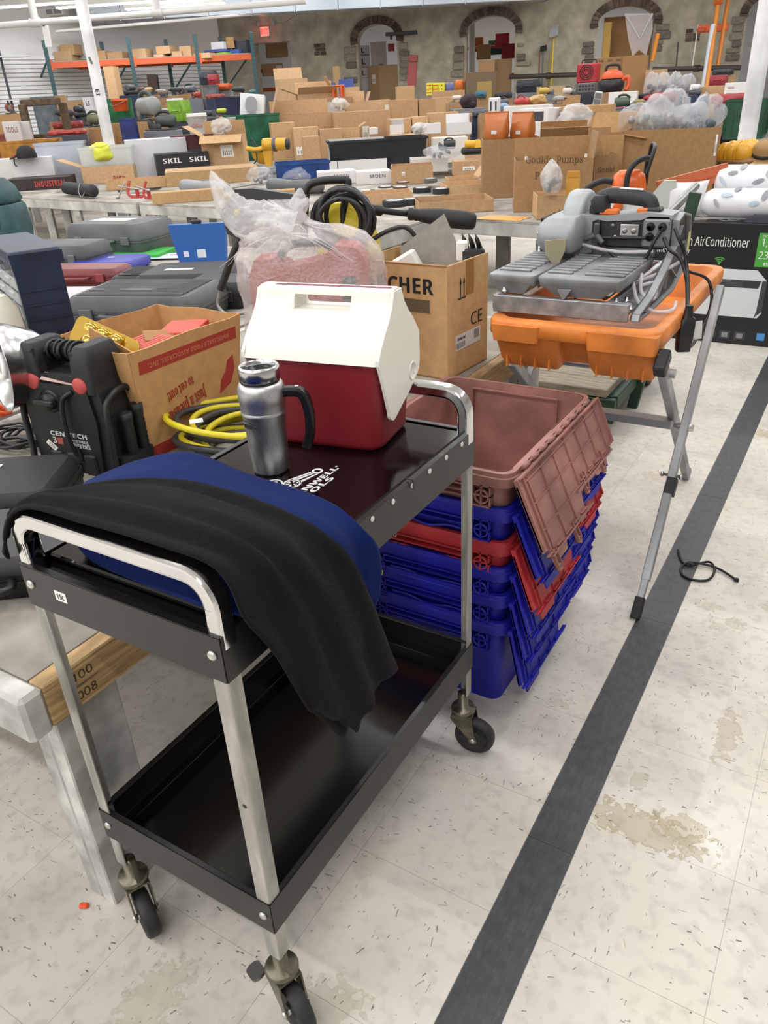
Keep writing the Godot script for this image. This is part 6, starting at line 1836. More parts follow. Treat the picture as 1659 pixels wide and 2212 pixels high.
	for c in [[Vector3(0.03, 0.93, 0.22), Vector3(0.09, 0.92, 0.2), Vector3(0.15, 0.935, 0.15), Vector3(0.2, 0.96, 0.06)], [Vector3(0.12, 0.945, 0.2), Vector3(0.14, 0.905, 0.26), Vector3(0.175, 0.885, 0.25), Vector3(0.165, 0.92, 0.2), Vector3(0.13, 0.92, 0.24)], [Vector3(0.11, 0.93, 0.25), Vector3(0.14, 0.885, 0.29), Vector3(0.19, 0.862, 0.3), Vector3(0.235, 0.862, 0.27), Vector3(0.23, 0.87, 0.2)], [Vector3(-0.22, 1.04, 0.06), Vector3(-0.17, 1.015, 0.075), Vector3(-0.1, 1.0, 0.075), Vector3(0.0, 0.985, 0.08), Vector3(0.12, 0.99, 0.08)]]:
		part(t, "water_hose", mb().tube(spline(c, 7), 0.0055, 8), hose, "clear vinyl water hose")
	part(t, "hose_end", mb(Vector3(0.02, 0.945, 0.225)).loft([[-0.015, 0.016, 0.014, 0.005], [0.025, 0.013, 0.012, 0.005]], 3), bk)
	part(t, "power_lead", mb().tube(spline([Vector3(-0.06, 0.90, 0.2), Vector3(-0.055, 0.865, 0.28), Vector3(0.0, 0.86, 0.34), Vector3(0.06, 0.865, 0.37)], 6), 0.005, 8), bk)


func build_truck() -> void:
	var t := thing("platform_truck", "green steel platform truck with a plank deck under the tile saw", "platform truck", Vector3(-1.2, 0, -3.85))
	var green := M("2b4a35", 0.5, 0.1, "grime", Vector3(2, 2, 2))
	var plank := M("a79b86", 0.8, 0, "streak", Vector3(1.0, 5, 12))
	for k in 6:
		part(t, "plank", mb().box(Vector3(-0.02, 0.205, 0.40 - k * 0.158), Vector3(0.66, 0.04, 0.152), 0.004), plank)
	for z in [0.44, -0.46]:
		part(t, "frame_bar", mb().box(Vector3(0, 0.15, z * 0.95), Vector3(0.66, 0.07, 0.04), 0.004), green)
	for x in [-0.33, 0.33]:
		part(t, "frame_bar", mb().box(Vector3(x, 0.15, 0), Vector3(0.04, 0.07, 0.86), 0.004), green)
	for p in [Vector3(0.31, 0.08, -0.32), Vector3(-0.28, 0.08, -0.32), Vector3(-0.28, 0.08, 0.32), Vector3(0.2, 0.08, 0.3)]:
		var w := part(t, "wheel", mb(p, Vector3(0, 0, PI / 2)).lathe([[0.055, -0.012], [0.06, -0.02, true], [0.078, -0.02], [0.08, -0.014], [0.08, 0.014], [0.078, 0.02], [0.06, 0.02, true], [0.055, 0.012], [0.055, -0.012]], 28), M("2a2a2b", 0.6))
		var sp := mb(p, Vector3(0, 0, PI / 2))
		sp.lathe([[0, -0.02], [0.02, -0.02], [0.02, 0.02], [0, 0.02]], 14)
		for k in 5:
			var a := TAU * k / 5
			sp.tube([Vector3(0, 0, 0), Vector3(cos(a) * 0.058, 0, sin(a) * 0.058)], 0.007, 6)
		part(w, "spokes", sp, M("4b4c4d", 0.5, 0.5))
	var ps := mb()
	bar(ps, Vector3(0.335, 0.0, 0.06), Vector3(0.50, 1.02, 0.04), 0.05, 0.035)
	part(t, "post", ps, green)
	part(t, "grip_bar", mb().tube([Vector3(0.357, 0.966, -0.715), Vector3(0.316, 0.874, -0.267)], 0.022, 12), M("8b8c8a", 0.35, 0.7), "grey pipe handle")
	part(t, "tie_bar", mb().box(Vector3(0.1, 0.12, 0.46), Vector3(0.5, 0.12, 0.03), 0.004), green)


func build_ac() -> void:
	var t := thing("appliance_box", "long black carton with a printed air conditioner on its front", "carton", Vector3(-0.55, 0, -5.36))
	var s := Vector3(1.42, 0.71, 0.5)
	var blk := M("191a1c", 0.35)
	part(t, "body", mb().box(Vector3(0, s.y / 2, 0), s, 0.004), blk)
	part(t, "tape", mb().box(Vector3(0, s.y + 0.001, 0.0), Vector3(s.x, 0.002, 0.05)), M("2c2d30", 0.2))
	var w := M("e9e9e9", 0.5)
	var z := s.z / 2 + 0.001
	txt(t, "lettering", "Room AirConditioner", 0.435, 0.055, w, Vector3(-0.268, 0.603, z), Vector3.ZERO, 400)
	txt(t, "lettering", "with Inverter", 0.2, 0.03, w, Vector3(-0.475, 0.545, z), Vector3.ZERO, 400)
	var g := M("4ba13c", 0.5)
	part(t, "green_field", mb().box(Vector3(0.145, 0.565, z - 0.0005), Vector3(0.3, 0.19, 0.002)), g, "green printed panel")
	txt(t, "lettering", "EXTRA", 0.06, 0.013, w, Vector3(0.045, 0.643, z + 0.001), Vector3.ZERO, 400)
	txt(t, "lettering", "1,400", 0.12, 0.05, w, Vector3(0.075, 0.605, z + 0.001), Vector3.ZERO, 400)
	txt(t, "lettering", "23,000", 0.15, 0.05, w, Vector3(0.085, 0.533, z + 0.001), Vector3.ZERO, 400)
	txt(t, "lettering", "BTU", 0.035, 0.015, w, Vector3(0.06, 0.488, z + 0.001), Vector3.ZERO, 700)
	var wf := mb(Vector3(-0.2, 0.475, z - 0.0008))
	for k in 3:
		ring_poly(wf, Vector2.ZERO, 0.012 + k * 0.012, 0.018 + k * 0.012, 1.0, 45, 135, 8)
	ring_poly(wf, Vector2(0, 0.004), 0.0, 0.007, 1.0, 0, 360, 8)
	part(t, "wireless_mark", wf, g, "green wireless mark")
	# printed appliance: pale unit with dark louvres
	var u := part(t, "printed_appliance", mb(Vector3(-0.2, 0.29, z)).prism([Vector2(-0.36, -0.12), Vector2(0.26, -0.12), Vector2(0.28, -0.09), Vector2(0.28, 0.10), Vector2(0.22, 0.16), Vector2(-0.33, 0.16), Vector2(-0.36, 0.12)], -0.002, 0.0006), M("d4d6da", 0.45), "printed picture of a white air conditioner")
	part(u, "printed_shade", mb(Vector3(-0.2, 0.29, z)).prism([Vector2(0.24, -0.12), Vector2(0.28, -0.08), Vector2(0.28, 0.1), Vector2(0.255, 0.1), Vector2(0.25, -0.08)], 0, 0.001), M("3d3f44", 0.45))
	part(u, "printed_louver", mb(Vector3(-0.2, 0.29, z)).prism([Vector2(-0.34, 0.055), Vector2(0.24, 0.055), Vector2(0.25, 0.1), Vector2(-0.33, 0.1)], 0, 0.001), M("303237", 0.45))
	var lv := mb()
	for k in 4:
		lv.box(Vector3(-0.26, 0.356 + k * 0.009, z + 0.001), Vector3(0.42, 0.002, 0.001))
	part(u, "louver_line", lv, M("6c6f75", 0.45)).set_meta("kind", "stuff")
	for k in 5:
		part(t, "handling_symbol", mb().box(Vector3(-0.36 + k * 0.085, 0.055, z), Vector3(0.06, 0.05, 0.001)), M("3a3b3e", 0.5))
		part(t, "handling_symbol", mb().box(Vector3(-0.36 + k * 0.085, 0.055, z + 0.0008), Vector3(0.035, 0.03, 0.001)), M("85868a", 0.5))
	part(t, "energy_label", mb().box(Vector3(0.1, 0.06, z), Vector3(0.045, 0.045, 0.001)), M("4b92d0", 0.5), "small blue label")
	part(t, "sticker", mb().box(Vector3(0.24, 0.062, z), Vector3(0.18, 0.05, 0.001)), M("e2e2e0", 0.5), "white sticker")
	txt(t, "lettering", "LG", 0.1, 0.08, M("a9abae", 0.5), Vector3(-0.2, s.y + 0.001, 0.13), Vector3(-PI / 2, 0, 0.6), 400)
	var t2 := thing("appliance_box", "dark carton holding the chainsaw behind the tile saw", "carton", Vector3(-1.58, 0, -5.36))
	part(t2, "body", mb().box(Vector3(0, 0.355, 0), Vector3(0.62, 0.71, 0.5), 0.004), blk)
	part(t2, "tape", mb().box(Vector3(0, 0.711, 0), Vector3(0.62, 0.002, 0.05)), M("2c2d30", 0.2))
	# feather-print cloth goods on top
	var cl := M("e6e6ea", 0.9)
	var dots := [M("a9aab4", 0.9), M("bcc8d8", 0.9), M("97979f", 0.9)]
	var pz := thing("fabric_roll", "white feather-print cushion lying along the black carton", "cushion", Vector3(-0.47, 0.715, -5.27), 0.0)
	part(pz, "cover", mb(Vector3(0, 0.085, 0), Vector3(0, 0, PI / 2)).lathe([[0, -0.45], [0.05, -0.45], [0.08, -0.42], [0.086, -0.2], [0.084, 0.1], [0.08, 0.4], [0.05, 0.45], [0, 0.45]], 24), cl)
	for k in 16:
		var a := 0.1 + 0.55 * (k % 4)
		feather(pz, Vector3(-0.36 + k * 0.052, 0.085 + 0.087 * sin(a), 0.087 * cos(a)), a, k, dots[k % 3])
	var pz2 := thing("fabric_roll", "rolled feather-print blanket behind the cushion on the black carton", "blanket", Vector3(-0.62, 0.80, -5.46), 0.0)
	part(pz2, "cover", mb(Vector3(0, 0.1, 0), Vector3(0, 0, PI / 2)).lathe([[0, -0.28], [0.08, -0.28], [0.095, -0.25], [0.095, 0.25], [0.07, 0.27], [0, 0.27]], 24), cl)
	for k in 10:
		var a := 0.1 + 0.5 * (k % 4)
		feather(pz2, Vector3(-0.22 + k * 0.05, 0.1 + 0.096 * sin(a), 0.096 * cos(a)), a, k + 3, dots[(k + 1) % 3])
	var pl := thing("throw_pillow", "small white pillow with pointed corners left of the cushion", "pillow", Vector3(-1.02, 0.715, -5.22), 0.3)
	var rows: Array = []
	for sd in [1.0, -1.0]:
		var b: Array = []
		for i in 9:
			var r: Array = []
			for j in 9:
				var u0 := i / 4.0 - 1.0
				var v0 := j / 4.0 - 1.0
				var e := (1.0 - pow(absf(u0), 3)) * (1.0 - pow(absf(v0), 3))
				r.append(Vector3(u0 * 0.13 * (1.0 - 0.12 * (1 - v0 * v0)), 0.11 + v0 * 0.105 * (1.0 - 0.12 * (1 - u0 * u0)), sd * 0.05 * pow(e, 0.6)))
			b.append(r)
		rows.append(b)
	var pm := mb()
	for fc in 2:
		for i in 8:
			for j in 8:
				var q: Array = rows[fc]
				if fc == 0:
					pm.quad(q[i][j], q[i + 1][j], q[i + 1][j + 1], q[i][j + 1], 950)
				else:
					pm.quad(q[i][j], q[i][j + 1], q[i + 1][j + 1], q[i + 1][j], 951)
	part(pl, "cover", pm, cl)
	var dk := thing("carry_strap", "dark fabric bag with a loop handle draped along the black carton", "bag", Vector3(-0.28, 0.713, -5.15), 0)
	part(dk, "fabric", mb().loft([[0, 0.75, 0.07, 0.02], [0.03, 0.72, 0.06, 0.02], [0.04, 0.66, 0.03, 0.012]], 3), M("2d3038", 0.85))
	part(dk, "loop", mb().tube(spline([Vector3(-0.12, 0.03, 0.01), Vector3(-0.09, 0.07, 0.01), Vector3(0.03, 0.075, 0.01), Vector3(0.08, 0.035, 0.01)], 6), 0.01, 8), M("24262c", 0.8))
	# chainsaw with its orange bar cover
	var c := thing("chainsaw", "orange and grey chainsaw with a black wrap handle behind the tile saw", "chainsaw", Vector3(-1.34, 0.714, -5.2), deg_to_rad(24))
	var og := M("d9601f", 0.3)
	part(c, "engine_cover", mb(Vector3(-0.02, 0, 0)).loft([[0.06, 0.2, 0.17, 0.04], [0.18, 0.21, 0.18, 0.06], [0.25, 0.18, 0.16, 0.06], [0.275, 0.12, 0.1, 0.04]], 5), og, "glossy orange engine cover")
	part(c, "crankcase", mb().loft([[0, 0.32, 0.2, 0.03], [0.08, 0.34, 0.22, 0.04], [0.1, 0.3, 0.18, 0.03]], 4), M("c9c9c6", 0.4))
	part(c, "clutch_cover", mb(Vector3(0.14, 0.13, 0.1), Vector3(0, -0.2, 0)).prism([Vector2(-0.07, -0.13), Vector2(0.06, -0.08), Vector2(0.11, 0.03), Vector2(0.1, 0.09), Vector2(0.03, 0.09), Vector2(-0.04, 0.0)], -0.02, 0.02), M("bfc2bd", 0.4))
	txt(c, "lettering", "STIHL", 0.06, 0.022, M("3a3a3a", 0.5), Vector3(0.19, 0.165, 0.127), Vector3(0, -0.2, 0.7), 700)
	part(c, "front_handle", mb().tube(spline([Vector3(-0.05, 0.1, 0.13), Vector3(-0.05, 0.26, 0.13), Vector3(0.0, 0.33, 0.11), Vector3(0.08, 0.34, 0.02), Vector3(0.1, 0.3, -0.1), Vector3(0.1, 0.12, -0.13)], 6), 0.017, 10), M("1b1b1c", 0.55), "black wrap handle")
	part(c, "hand_guard", mb().tube(spline([Vector3(0.06, 0.26, 0.12), Vector3(0.09, 0.38, 0.11), Vector3(0.11, 0.41, 0.02), Vector3(0.11, 0.4, -0.08), Vector3(0.1, 0.26, -0.12)], 6), 0.012, 8), M("1b1b1c", 0.5))
	part(c, "rear_handle", mb().tube(spline([Vector3(-0.08, 0.2, 0), Vector3(-0.18, 0.22, 0), Vector3(-0.28, 0.17, 0), Vector3(-0.3, 0.09, 0), Vector3(-0.22, 0.04, 0), Vector3(-0.1, 0.05, 0)], 6), 0.019, 10), M("1d1d1e", 0.5))
	part(c, "gas_cap", mb(Vector3(-0.09, 0.08, 0.11), Vector3(PI / 2, 0, 0)).lathe([[0.03, 0], [0.03, 0.012], [0.02, 0.016], [0, 0.016]], 16), og)
	var sc := part(c, "bar_cover", mb(Vector3(0.36, 0.2, 0.0), Vector3(0, 0, 0.22)).loft([[-0.045, 0.4, 0.025, 0.008], [0.05, 0.42, 0.025, 0.01]], 3), M("c2653f", 0.5), "faded orange bar cover")
	part(sc, "ridge", mb(Vector3(0.36, 0.2, 0.014), Vector3(0, 0, 0.22)).box(Vector3.ZERO, Vector3(0.36, 0.006, 0.004)), M("c2653f", 0.5))
	# brown carton with a green board on top, right edge
	carton("brown carton carrying a green board at the right edge", Vector3(0.02, 0.71, -5.42), Vector3(0.5, 0.17, 0.3), 0.0, {"hex": "9c7850", "sticker": [-0.2, 0.55, 0.12, 0.3], "tape": false})
	var gb := thing("framed_board", "green board in a white frame resting on a brown carton", "board", Vector3(0.0, 0.882, -5.40), 0.0)
	var tilt := Vector3(0.5, 0, 0)
	part(gb, "panel", mb(Vector3(0, 0.075, 0), tilt).box(Vector3.ZERO, Vector3(0.62, 0.014, 0.26), 0.002), M("e4e4de", 0.6), "white frame")
	part(gb, "green_field", mb(Vector3(0, 0.084, 0.004), tilt).box(Vector3.ZERO, Vector3(0.58, 0.004, 0.22)), M("6f9a62", 0.6), "green board face")


func feather(o: Node3D, p: Vector3, a: float, k: int, m: Material) -> void:
	# flat leaf-shaped print lying on a round cover
	var n := Vector3(0, sin(a), cos(a))
	var b := MB.new()
	var side := Vector3.RIGHT.rotated(n, 0.5 + k * 1.1)
	var up := n.cross(side)
	var w := 0.009 + 0.003 * (k % 3)
	var l := 0.03 + 0.006 * (k % 2)
	var pts: Array = []
	for i in 9:
		var t := TAU * i / 8
		pts.append(p + n * 0.0015 + side * cos(t) * w * 1.2 + up * sin(t) * l)
	for i in 8:
		b.tri(p + n * 0.003, pts[i], pts[i + 1])
	part(o, "printed_feather", b, m)


var pump: Node3D


func back_cartons() -> void:
	carton("open long carton with red lettering at the left of the long table", Vector3(-10.30, 0.620, -8.06), Vector3(0.602, 0.276, 0.45), 0.77, {"open": [999, 60, 999, 999], "print": ["Auto", 0.3, 0.3, 0.3, 0.2, "9c3a34"]})
	carton("open long carton with a red stitched pattern next to the first", Vector3(-9.24, 0.620, -7.97), Vector3(0.680, 0.212, 0.40), 0.72, {"open": [999, 999, 999, 70], "print": ["Auto", 0.2, 0.3, 0.25, 0.25, "9c3a34"]})
	carton("small brown open carton left of the black tool box carton", Vector3(-9.24, 0.620, -8.63), Vector3(0.367, 0.234, 0.35), 0.82, {"open": [999, 999, 20, 999], "hex": "a8835c"})
	carton("black carton printed with white tool-brand letters twice", Vector3(-8.52, 0.620, -8.66), Vector3(0.723, 0.313, 0.40), 0.85, {"hex": "232226", "plain": true, "tape": false, "print": ["SKIL   SKIL", 0.05, 0.72, 0.85, 0.2, "e8e6e4"]})
	carton("big flat brown carton lying in front of the black tool box carton", Vector3(-7.40, 0.620, -8.01), Vector3(1.142, 0.168, 0.70), 0.78, {"hex": "b9966b"})
	carton("long flat carton along the front edge of the long table", Vector3(-6.09, 0.620, -6.20), Vector3(0.718, 0.108, 0.16), 0.74, {"hex": "bf9a6c", "tape": false})
	carton("second long flat carton continuing behind the spray gun", Vector3(-5.13, 0.620, -6.18), Vector3(0.680, 0.110, 0.16), 0.66, {"hex": "b8935f", "tape": false})
	carton("low open tray carton behind the red clamps", Vector3(-8.04, 0.620, -7.34), Vector3(0.722, 0.104, 0.40), 0.73, {"open": [999, 999, 999, 999]})
	carton("flat pale carton with a blue printed end at the far left", Vector3(-11.51, 0.620, -8.23), Vector3(0.758, 0.135, 0.30), 0.85, {"hex": "bca37f", "sticker": [-0.1, 0.5, 0.2, 0.6, "7fa6cc"]})
	carton("thin black and red boxed set lying at the left table edge", Vector3(-9.62, 0.620, -7.13), Vector3(0.802, 0.143, 0.45), 0.69, {"hex": "2a2022", "plain": true, "tape": false, "print": ["INDUSTRIAL", 0.2, 0.5, 0.5, 0.5, "b8433c"]})
	carton("white carton with its brown-edged lid standing open", Vector3(-6.06, 0.620, -9.39), Vector3(0.756, 0.149, 0.35), 0.61, {"hex": "dedcda", "plain": true, "open": [999, 999, -4, 999], "flap": 0.7})
	carton("white faucet carton at the left with dark lettering", Vector3(-5.44, 0.620, -7.96), Vector3(0.434, 0.135, 0.30), 0.67, {"hex": "dcd8d8", "plain": true, "tape": false, "print": ["MOEN", 0.12, 0.62, 0.4, 0.25, "6a6a72"], "group": "white faucet cartons"})
	carton("white faucet carton at the right of its twin", Vector3(-4.95, 0.620, -7.98), Vector3(0.387, 0.132, 0.30), 0.62, {"hex": "dcd8d8", "plain": true, "tape": false, "print": ["MOEN", 0.1, 0.62, 0.45, 0.25, "6a6a72"], "group": "white faucet cartons"})
	carton("brown open carton right of the white faucet cartons", Vector3(-4.49, 0.620, -8.05), Vector3(0.453, 0.184, 0.40), 0.51, {"open": [999, 999, 999, 999], "sticker": [-0.2, 0.6, 0.07, 0.2]})
	carton("brown carton with a white paper label behind the grinding wheels", Vector3(-4.25, 0.620, -8.90), Vector3(0.280, 0.157, 0.30), 0.55, {"sticker": [0.1, 0.5, 0.5, 0.25]})
	carton("little brown carton stepped in front of the labelled one", Vector3(-3.68, 0.620, -7.63), Vector3(0.302, 0.098, 0.30), 0.62, {"open": [999, 40, 999, 999]})
	carton("low open carton of flap discs by the grinding wheels", Vector3(-3.28, 0.620, -7.11), Vector3(0.628, 0.103, 0.40), 0.64, {"open": [999, 999, 999, 999]})
	carton("long low open tray carton with grinding wheels inside", Vector3(-2.98, 0.620, -6.01), Vector3(0.596, 0.096, 0.42), 0.60, {"open": [999, 999, 999, 999]})
	carton("low open carton under the thick grey wheel", Vector3(-3.85, 0.620, -6.42), Vector3(0.446, 0.092, 0.35), 0.61, {"open": [999, 999, 999, 999]})
	pump = carton("tall carton with handwritten pump name in marker", Vector3(-2.25, 0.620, -6.28), Vector3(0.581, 0.367, 0.45), 0.41, {"open": [999, 8, 6, 999], "hex": "ab855c", "flap": 0.3})
	carton("second pump carton with marker writing right of the first", Vector3(-2.00, 0.620, -6.76), Vector3(0.187, 0.359, 0.40), 0.46, {"open": [999, 999, 8, 999], "hex": "a7815a", "print": ["Gould", 0.0, 0.7, 0.7, 0.12, "6b5540"]})
	carton("small brown carton holding a clear bag in front of the pump carton", Vector3(-2.05, 0.620, -5.82), Vector3(0.289, 0.163, 0.30), 0.48, {"open": [999, 999, 999, 999]})
	carton("upright brown carton carrying two orange bags", Vector3(-2.92, 0.620, -7.04), Vector3(0.499, 0.474, 0.40), 0.46, {"hex": "a27d57", "open": [999, 999, 999, 999]})
	carton("tall brown carton with a hand hole and a flap folded out", Vector3(-2.09, 0.620, -7.15), Vector3(0.381, 0.478, 0.40), 0.04, {"open": [999, 100, 30, 999], "hex": "b58d5e", "side_print": ["TBS", 0.0, 0.3, 0.4, 0.15, "4a3a28"]})
	carton("huge brown carton with bands of tape under the clear bags", Vector3(-1.59, 0.620, -7.38), Vector3(0.716, 0.508, 0.70), 0.14, {"hex": "a57f55", "open": [999, 999, 999, 999], "sticker": [0.485, 0.75, 0.02, 0.3]})
	carton("flap-open brown carton standing behind the pump cartons", Vector3(-2.54, 0.620, -7.36), Vector3(0.418, 0.404, 0.40), 0.37, {"open": [40, 60, -15, 999], "hex": "b28b60"})
	carton("brown open carton with a bag inside left of the yellow chop saw", Vector3(-8.13, 0.620, -9.15), Vector3(0.585, 0.498, 0.40), 0.55, {"open": [120, 999, -10, 60], "sticker": [0.1, 0.6, 0.3, 0.3]})
	carton("flat mahogany carton printed with white dots", Vector3(-8.69, 0.952, -9.13), Vector3(0.598, 0.183, 0.35), 0.62, {"hex": "57282c", "plain": true, "tape": false, "sticker": [-0.35, 0.5, 0.06, 0.4]})
	carton("white cooler-like carton with a raised lid edge", Vector3(-9.09, 0.620, -8.76), Vector3(0.832, 0.495, 0.50), 0.87, {"hex": "d5d6da", "plain": true, "tape": false})
	carton("white archive carton with an oval hand hole at the left", Vector3(-10.25, 0.620, -7.55), Vector3(0.540, 0.360, 0.40), 0.80, {"hex": "d9d7d6", "plain": true, "tape": false})
	carton("white carton at the left edge beside the archive carton", Vector3(-10.76, 0.620, -7.38), Vector3(0.373, 0.349, 0.40), 0.83, {"hex": "cfccca", "plain": true, "tape": false})
	carton("brown carton behind the yellow chop saw", Vector3(-8.69, 0.640, -11.23), Vector3(0.390, 0.555, 0.40), 0.75)
	carton("brown carton with a white label on its lower corner", Vector3(-8.17, 0.640, -11.16), Vector3(0.397, 0.477, 0.35), 0.70, {"sticker": [-0.25, 0.3, 0.4, 0.25]})
	carton("small brown carton in front of the labelled pair", Vector3(-7.66, 0.640, -10.58), Vector3(0.252, 0.367, 0.30), 0.73)
	carton("brown carton with a pale edge beside the small one", Vector3(-7.82, 0.640, -11.35), Vector3(0.353, 0.433, 0.35), 0.67)
	carton("brown carton with an open top behind the black tote", Vector3(-7.77, 0.640, -11.86), Vector3(0.295, 0.426, 0.35), 0.65, {"open": [999, 60, 999, 999]})
	carton("brown carton with a shipping label on top of the row", Vector3(-8.54, 0.640, -12.40), Vector3(0.304, 0.541, 0.35), 0.74, {"sticker": [-0.1, 0.7, 0.4, 0.4]})
	carton("small white carton between brown flats left of center", Vector3(-7.38, 0.954, -11.95), Vector3(0.136, 0.095, 0.20), 0.73, {"hex": "d8d3d0", "plain": true})
	carton("white carton with a torn lid on the brown flats", Vector3(-6.90, 0.938, -11.92), Vector3(0.193, 0.139, 0.20), 0.32, {"hex": "dbd6d4", "plain": true, "open": [999, 999, -30, 999]})
	carton("flat brown carton under the torn white one", Vector3(-6.78, 0.640, -12.01), Vector3(0.552, 0.296, 0.50), 0.58)
	carton("pair of white bottle cartons standing upright", Vector3(-6.30, 0.934, -11.99), Vector3(0.248, 0.150, 0.20), 0.62, {"hex": "dcd8d6", "plain": true})
	carton("white carton of wrapped rolls right of center", Vector3(-5.84, 0.911, -12.00), Vector3(0.364, 0.159, 0.30), 0.56, {"hex": "d6d3d3", "plain": true, "open": [999, 999, 20, 999]})
	carton("long white-sided carton behind the yellow drill", Vector3(-5.38, 0.620, -10.75), Vector3(0.489, 0.318, 0.35), 0.53, {"hex": "d7cfc6", "plain": true})
	carton("flat white tray carton below the bag of bolts", Vector3(-4.96, 0.620, -9.33), Vector3(0.446, 0.161, 0.35), 0.59, {"hex": "d5d0ca", "plain": true, "open": [999, 999, 999, 999]})
	carton("brown carton at the right end behind the black tote", Vector3(-4.50, 0.620, -9.68), Vector3(0.206, 0.194, 0.40), 0.50)
	carton("wide brown carton with upright flaps in the carton bank", Vector3(-8.88, 0.640, -12.05), Vector3(1.023, 0.651, 0.50), 0.74, {"open": [999, 999, 14, -20]})
	carton("wide brown carton with a barcode label in the carton bank", Vector3(-7.89, 0.640, -12.41), Vector3(0.953, 0.653, 0.50), 0.67, {"sticker": [0.05, 0.5, 0.12, 0.3]})
	carton("upper brown carton with a long label, left of the stack", Vector3(-8.12, 0.640, -13.38), Vector3(0.354, 0.802, 0.40), 0.75, {"sticker": [0.35, 0.7, 0.25, 0.4]})
	carton("upper brown carton in the middle of the stack", Vector3(-7.69, 0.640, -13.50), Vector3(0.482, 0.789, 0.40), 0.73)
	carton("upper brown carton at the right of the stack", Vector3(-7.40, 0.640, -13.82), Vector3(0.305, 0.777, 0.40), 0.70)
	carton("brown carton low in front of the stack, left one", Vector3(-7.10, 0.640, -12.33), Vector3(0.348, 0.520, 0.35), 0.73)
	carton("brown carton low in front of the stack, right one", Vector3(-6.83, 0.640, -12.51), Vector3(0.257, 0.532, 0.35), 0.71)
	carton("wide brown carton right of the stack", Vector3(-6.57, 0.640, -12.87), Vector3(0.503, 0.570, 0.40), 0.58)
	carton("brown carton with dark print beside the wide one", Vector3(-6.16, 0.640, -12.97), Vector3(0.295, 0.533, 0.40), 0.51, {"print": ["FAN", 0.0, 0.6, 0.5, 0.3, "6d5238"]})
	carton("brown carton behind the stack towards the middle arch", Vector3(-7.55, 0.680, -15.07), Vector3(0.610, 0.751, 0.40), 0.57, {"print": ["WALL MOUNT", 0.0, 0.5, 0.6, 0.15, "7d6245"]})
	carton("tall brown carton left of the orange stool", Vector3(-10.89, 0.680, -14.53), Vector3(0.591, 1.227, 0.50), 0.82, {"open": [999, 999, 20, 999]})
	carton("brown carton with wild open flaps right of the tall one", Vector3(-9.80, 0.680, -13.82), Vector3(0.725, 0.929, 0.50), 0.72, {"open": [60, -30, 20, 70]})
	carton("long pale carton with lettering lying across the flaps", Vector3(-9.27, 0.680, -13.13), Vector3(0.949, 0.771, 0.30), 0.48, {"hex": "cbc3bc", "print": ["HEAVY DUTY", -0.1, 0.9, 0.5, 0.06, "8a8480"]})
	carton("carton with a sunken lid left of the stack", Vector3(-8.90, 0.680, -13.84), Vector3(0.416, 0.737, 0.45), 0.68, {"open": [999, 20, 20, 999]})
	carton("brown carton with blue block lettering under the silver speaker", Vector3(-3.45, 0.620, -10.89), Vector3(0.628, 0.634, 0.50), 0.17, {"hex": "b68e60", "print": ["NORWESCO", 0.0, 0.85, 0.45, 0.06, "5a5a78"]})
	carton("white carton with a printed round speaker and red top", Vector3(-3.99, 1.072, -10.61), Vector3(0.415, 0.179, 0.35), -0.16, {"hex": "dcd8d8", "plain": true, "tape": false, "sticker": [0.0, 0.5, 0.7, 0.6, "39383c"]})
	carton("long white carton lying behind the speaker carton", Vector3(-4.67, 0.640, -11.89), Vector3(0.693, 0.629, 0.30), 0.44, {"hex": "d9d6d4", "plain": true})
	carton("long white carton on the black cloth at the right", Vector3(-4.46, 0.680, -16.11), Vector3(0.500, 0.678, 0.30), 0.17, {"hex": "dad7d5", "plain": true})
	carton("brown tray carton on the far right table", Vector3(-2.98, 0.640, -16.44), Vector3(0.531, 0.732, 0.40), 0.07)
	carton("white carton stack at the right by the column", Vector3(-2.55, 0.640, -16.30), Vector3(0.352, 0.769, 0.35), 0.05, {"hex": "dcdad8", "plain": true, "print": ["FRAGILE", -0.2, 0.9, 0.3, 0.04, "b05a54"]})
	carton("wooden tray carton under the leaning shovels", Vector3(-6.05, 0.680, -16.61), Vector3(0.563, 0.837, 0.40), 0.38, {"hex": "c0a47c", "open": [999, 999, 999, 999]})
	carton("dark brown carton before the middle arch", Vector3(-8.04, 0.680, -17.59), Vector3(0.659, 1.190, 0.40), 0.57, {"hex": "7d6a53"})
	carton("tan carton in front of the dark one at the middle arch", Vector3(-7.47, 0.680, -16.56), Vector3(0.283, 0.988, 0.30), 0.49, {"hex": "a58d52"})
	carton("striped brown carton pair under the right arch, left one", Vector3(-6.05, 0.720, -20.44), Vector3(0.618, 1.324, 0.40), 0.29, {"hex": "a07c52", "print": ["= = =", 0.0, 0.95, 0.8, 0.03, "5b4630"]})
	carton("plain brown carton under the right arch, right one", Vector3(-5.48, 0.720, -20.53), Vector3(0.537, 1.326, 0.40), 0.16, {"hex": "a57f53"})
	carton("brown carton with a pale print on the right far table", Vector3(-4.89, 0.720, -20.17), Vector3(0.432, 1.018, 0.40), 0.13)
	carton("brown carton far left of the middle tables", Vector3(-8.30, 0.680, -16.55), Vector3(0.668, 0.861, 0.40), 0.53)
	carton("brown carton right before the red leaning panel", Vector3(-9.67, 0.720, -17.12), Vector3(0.391, 0.964, 0.40), 0.62)
	carton("small brown carton near the orange stool", Vector3(-10.66, 0.720, -16.46), Vector3(0.309, 1.003, 0.30), 0.64)
	carton("blue and white carton left of the first arch", Vector3(-11.13, 0.720, -16.95), Vector3(0.339, 1.176, 0.30), 0.58, {"hex": "4a5ca8", "plain": true, "sticker": [0.0, 0.4, 0.9, 0.3]})
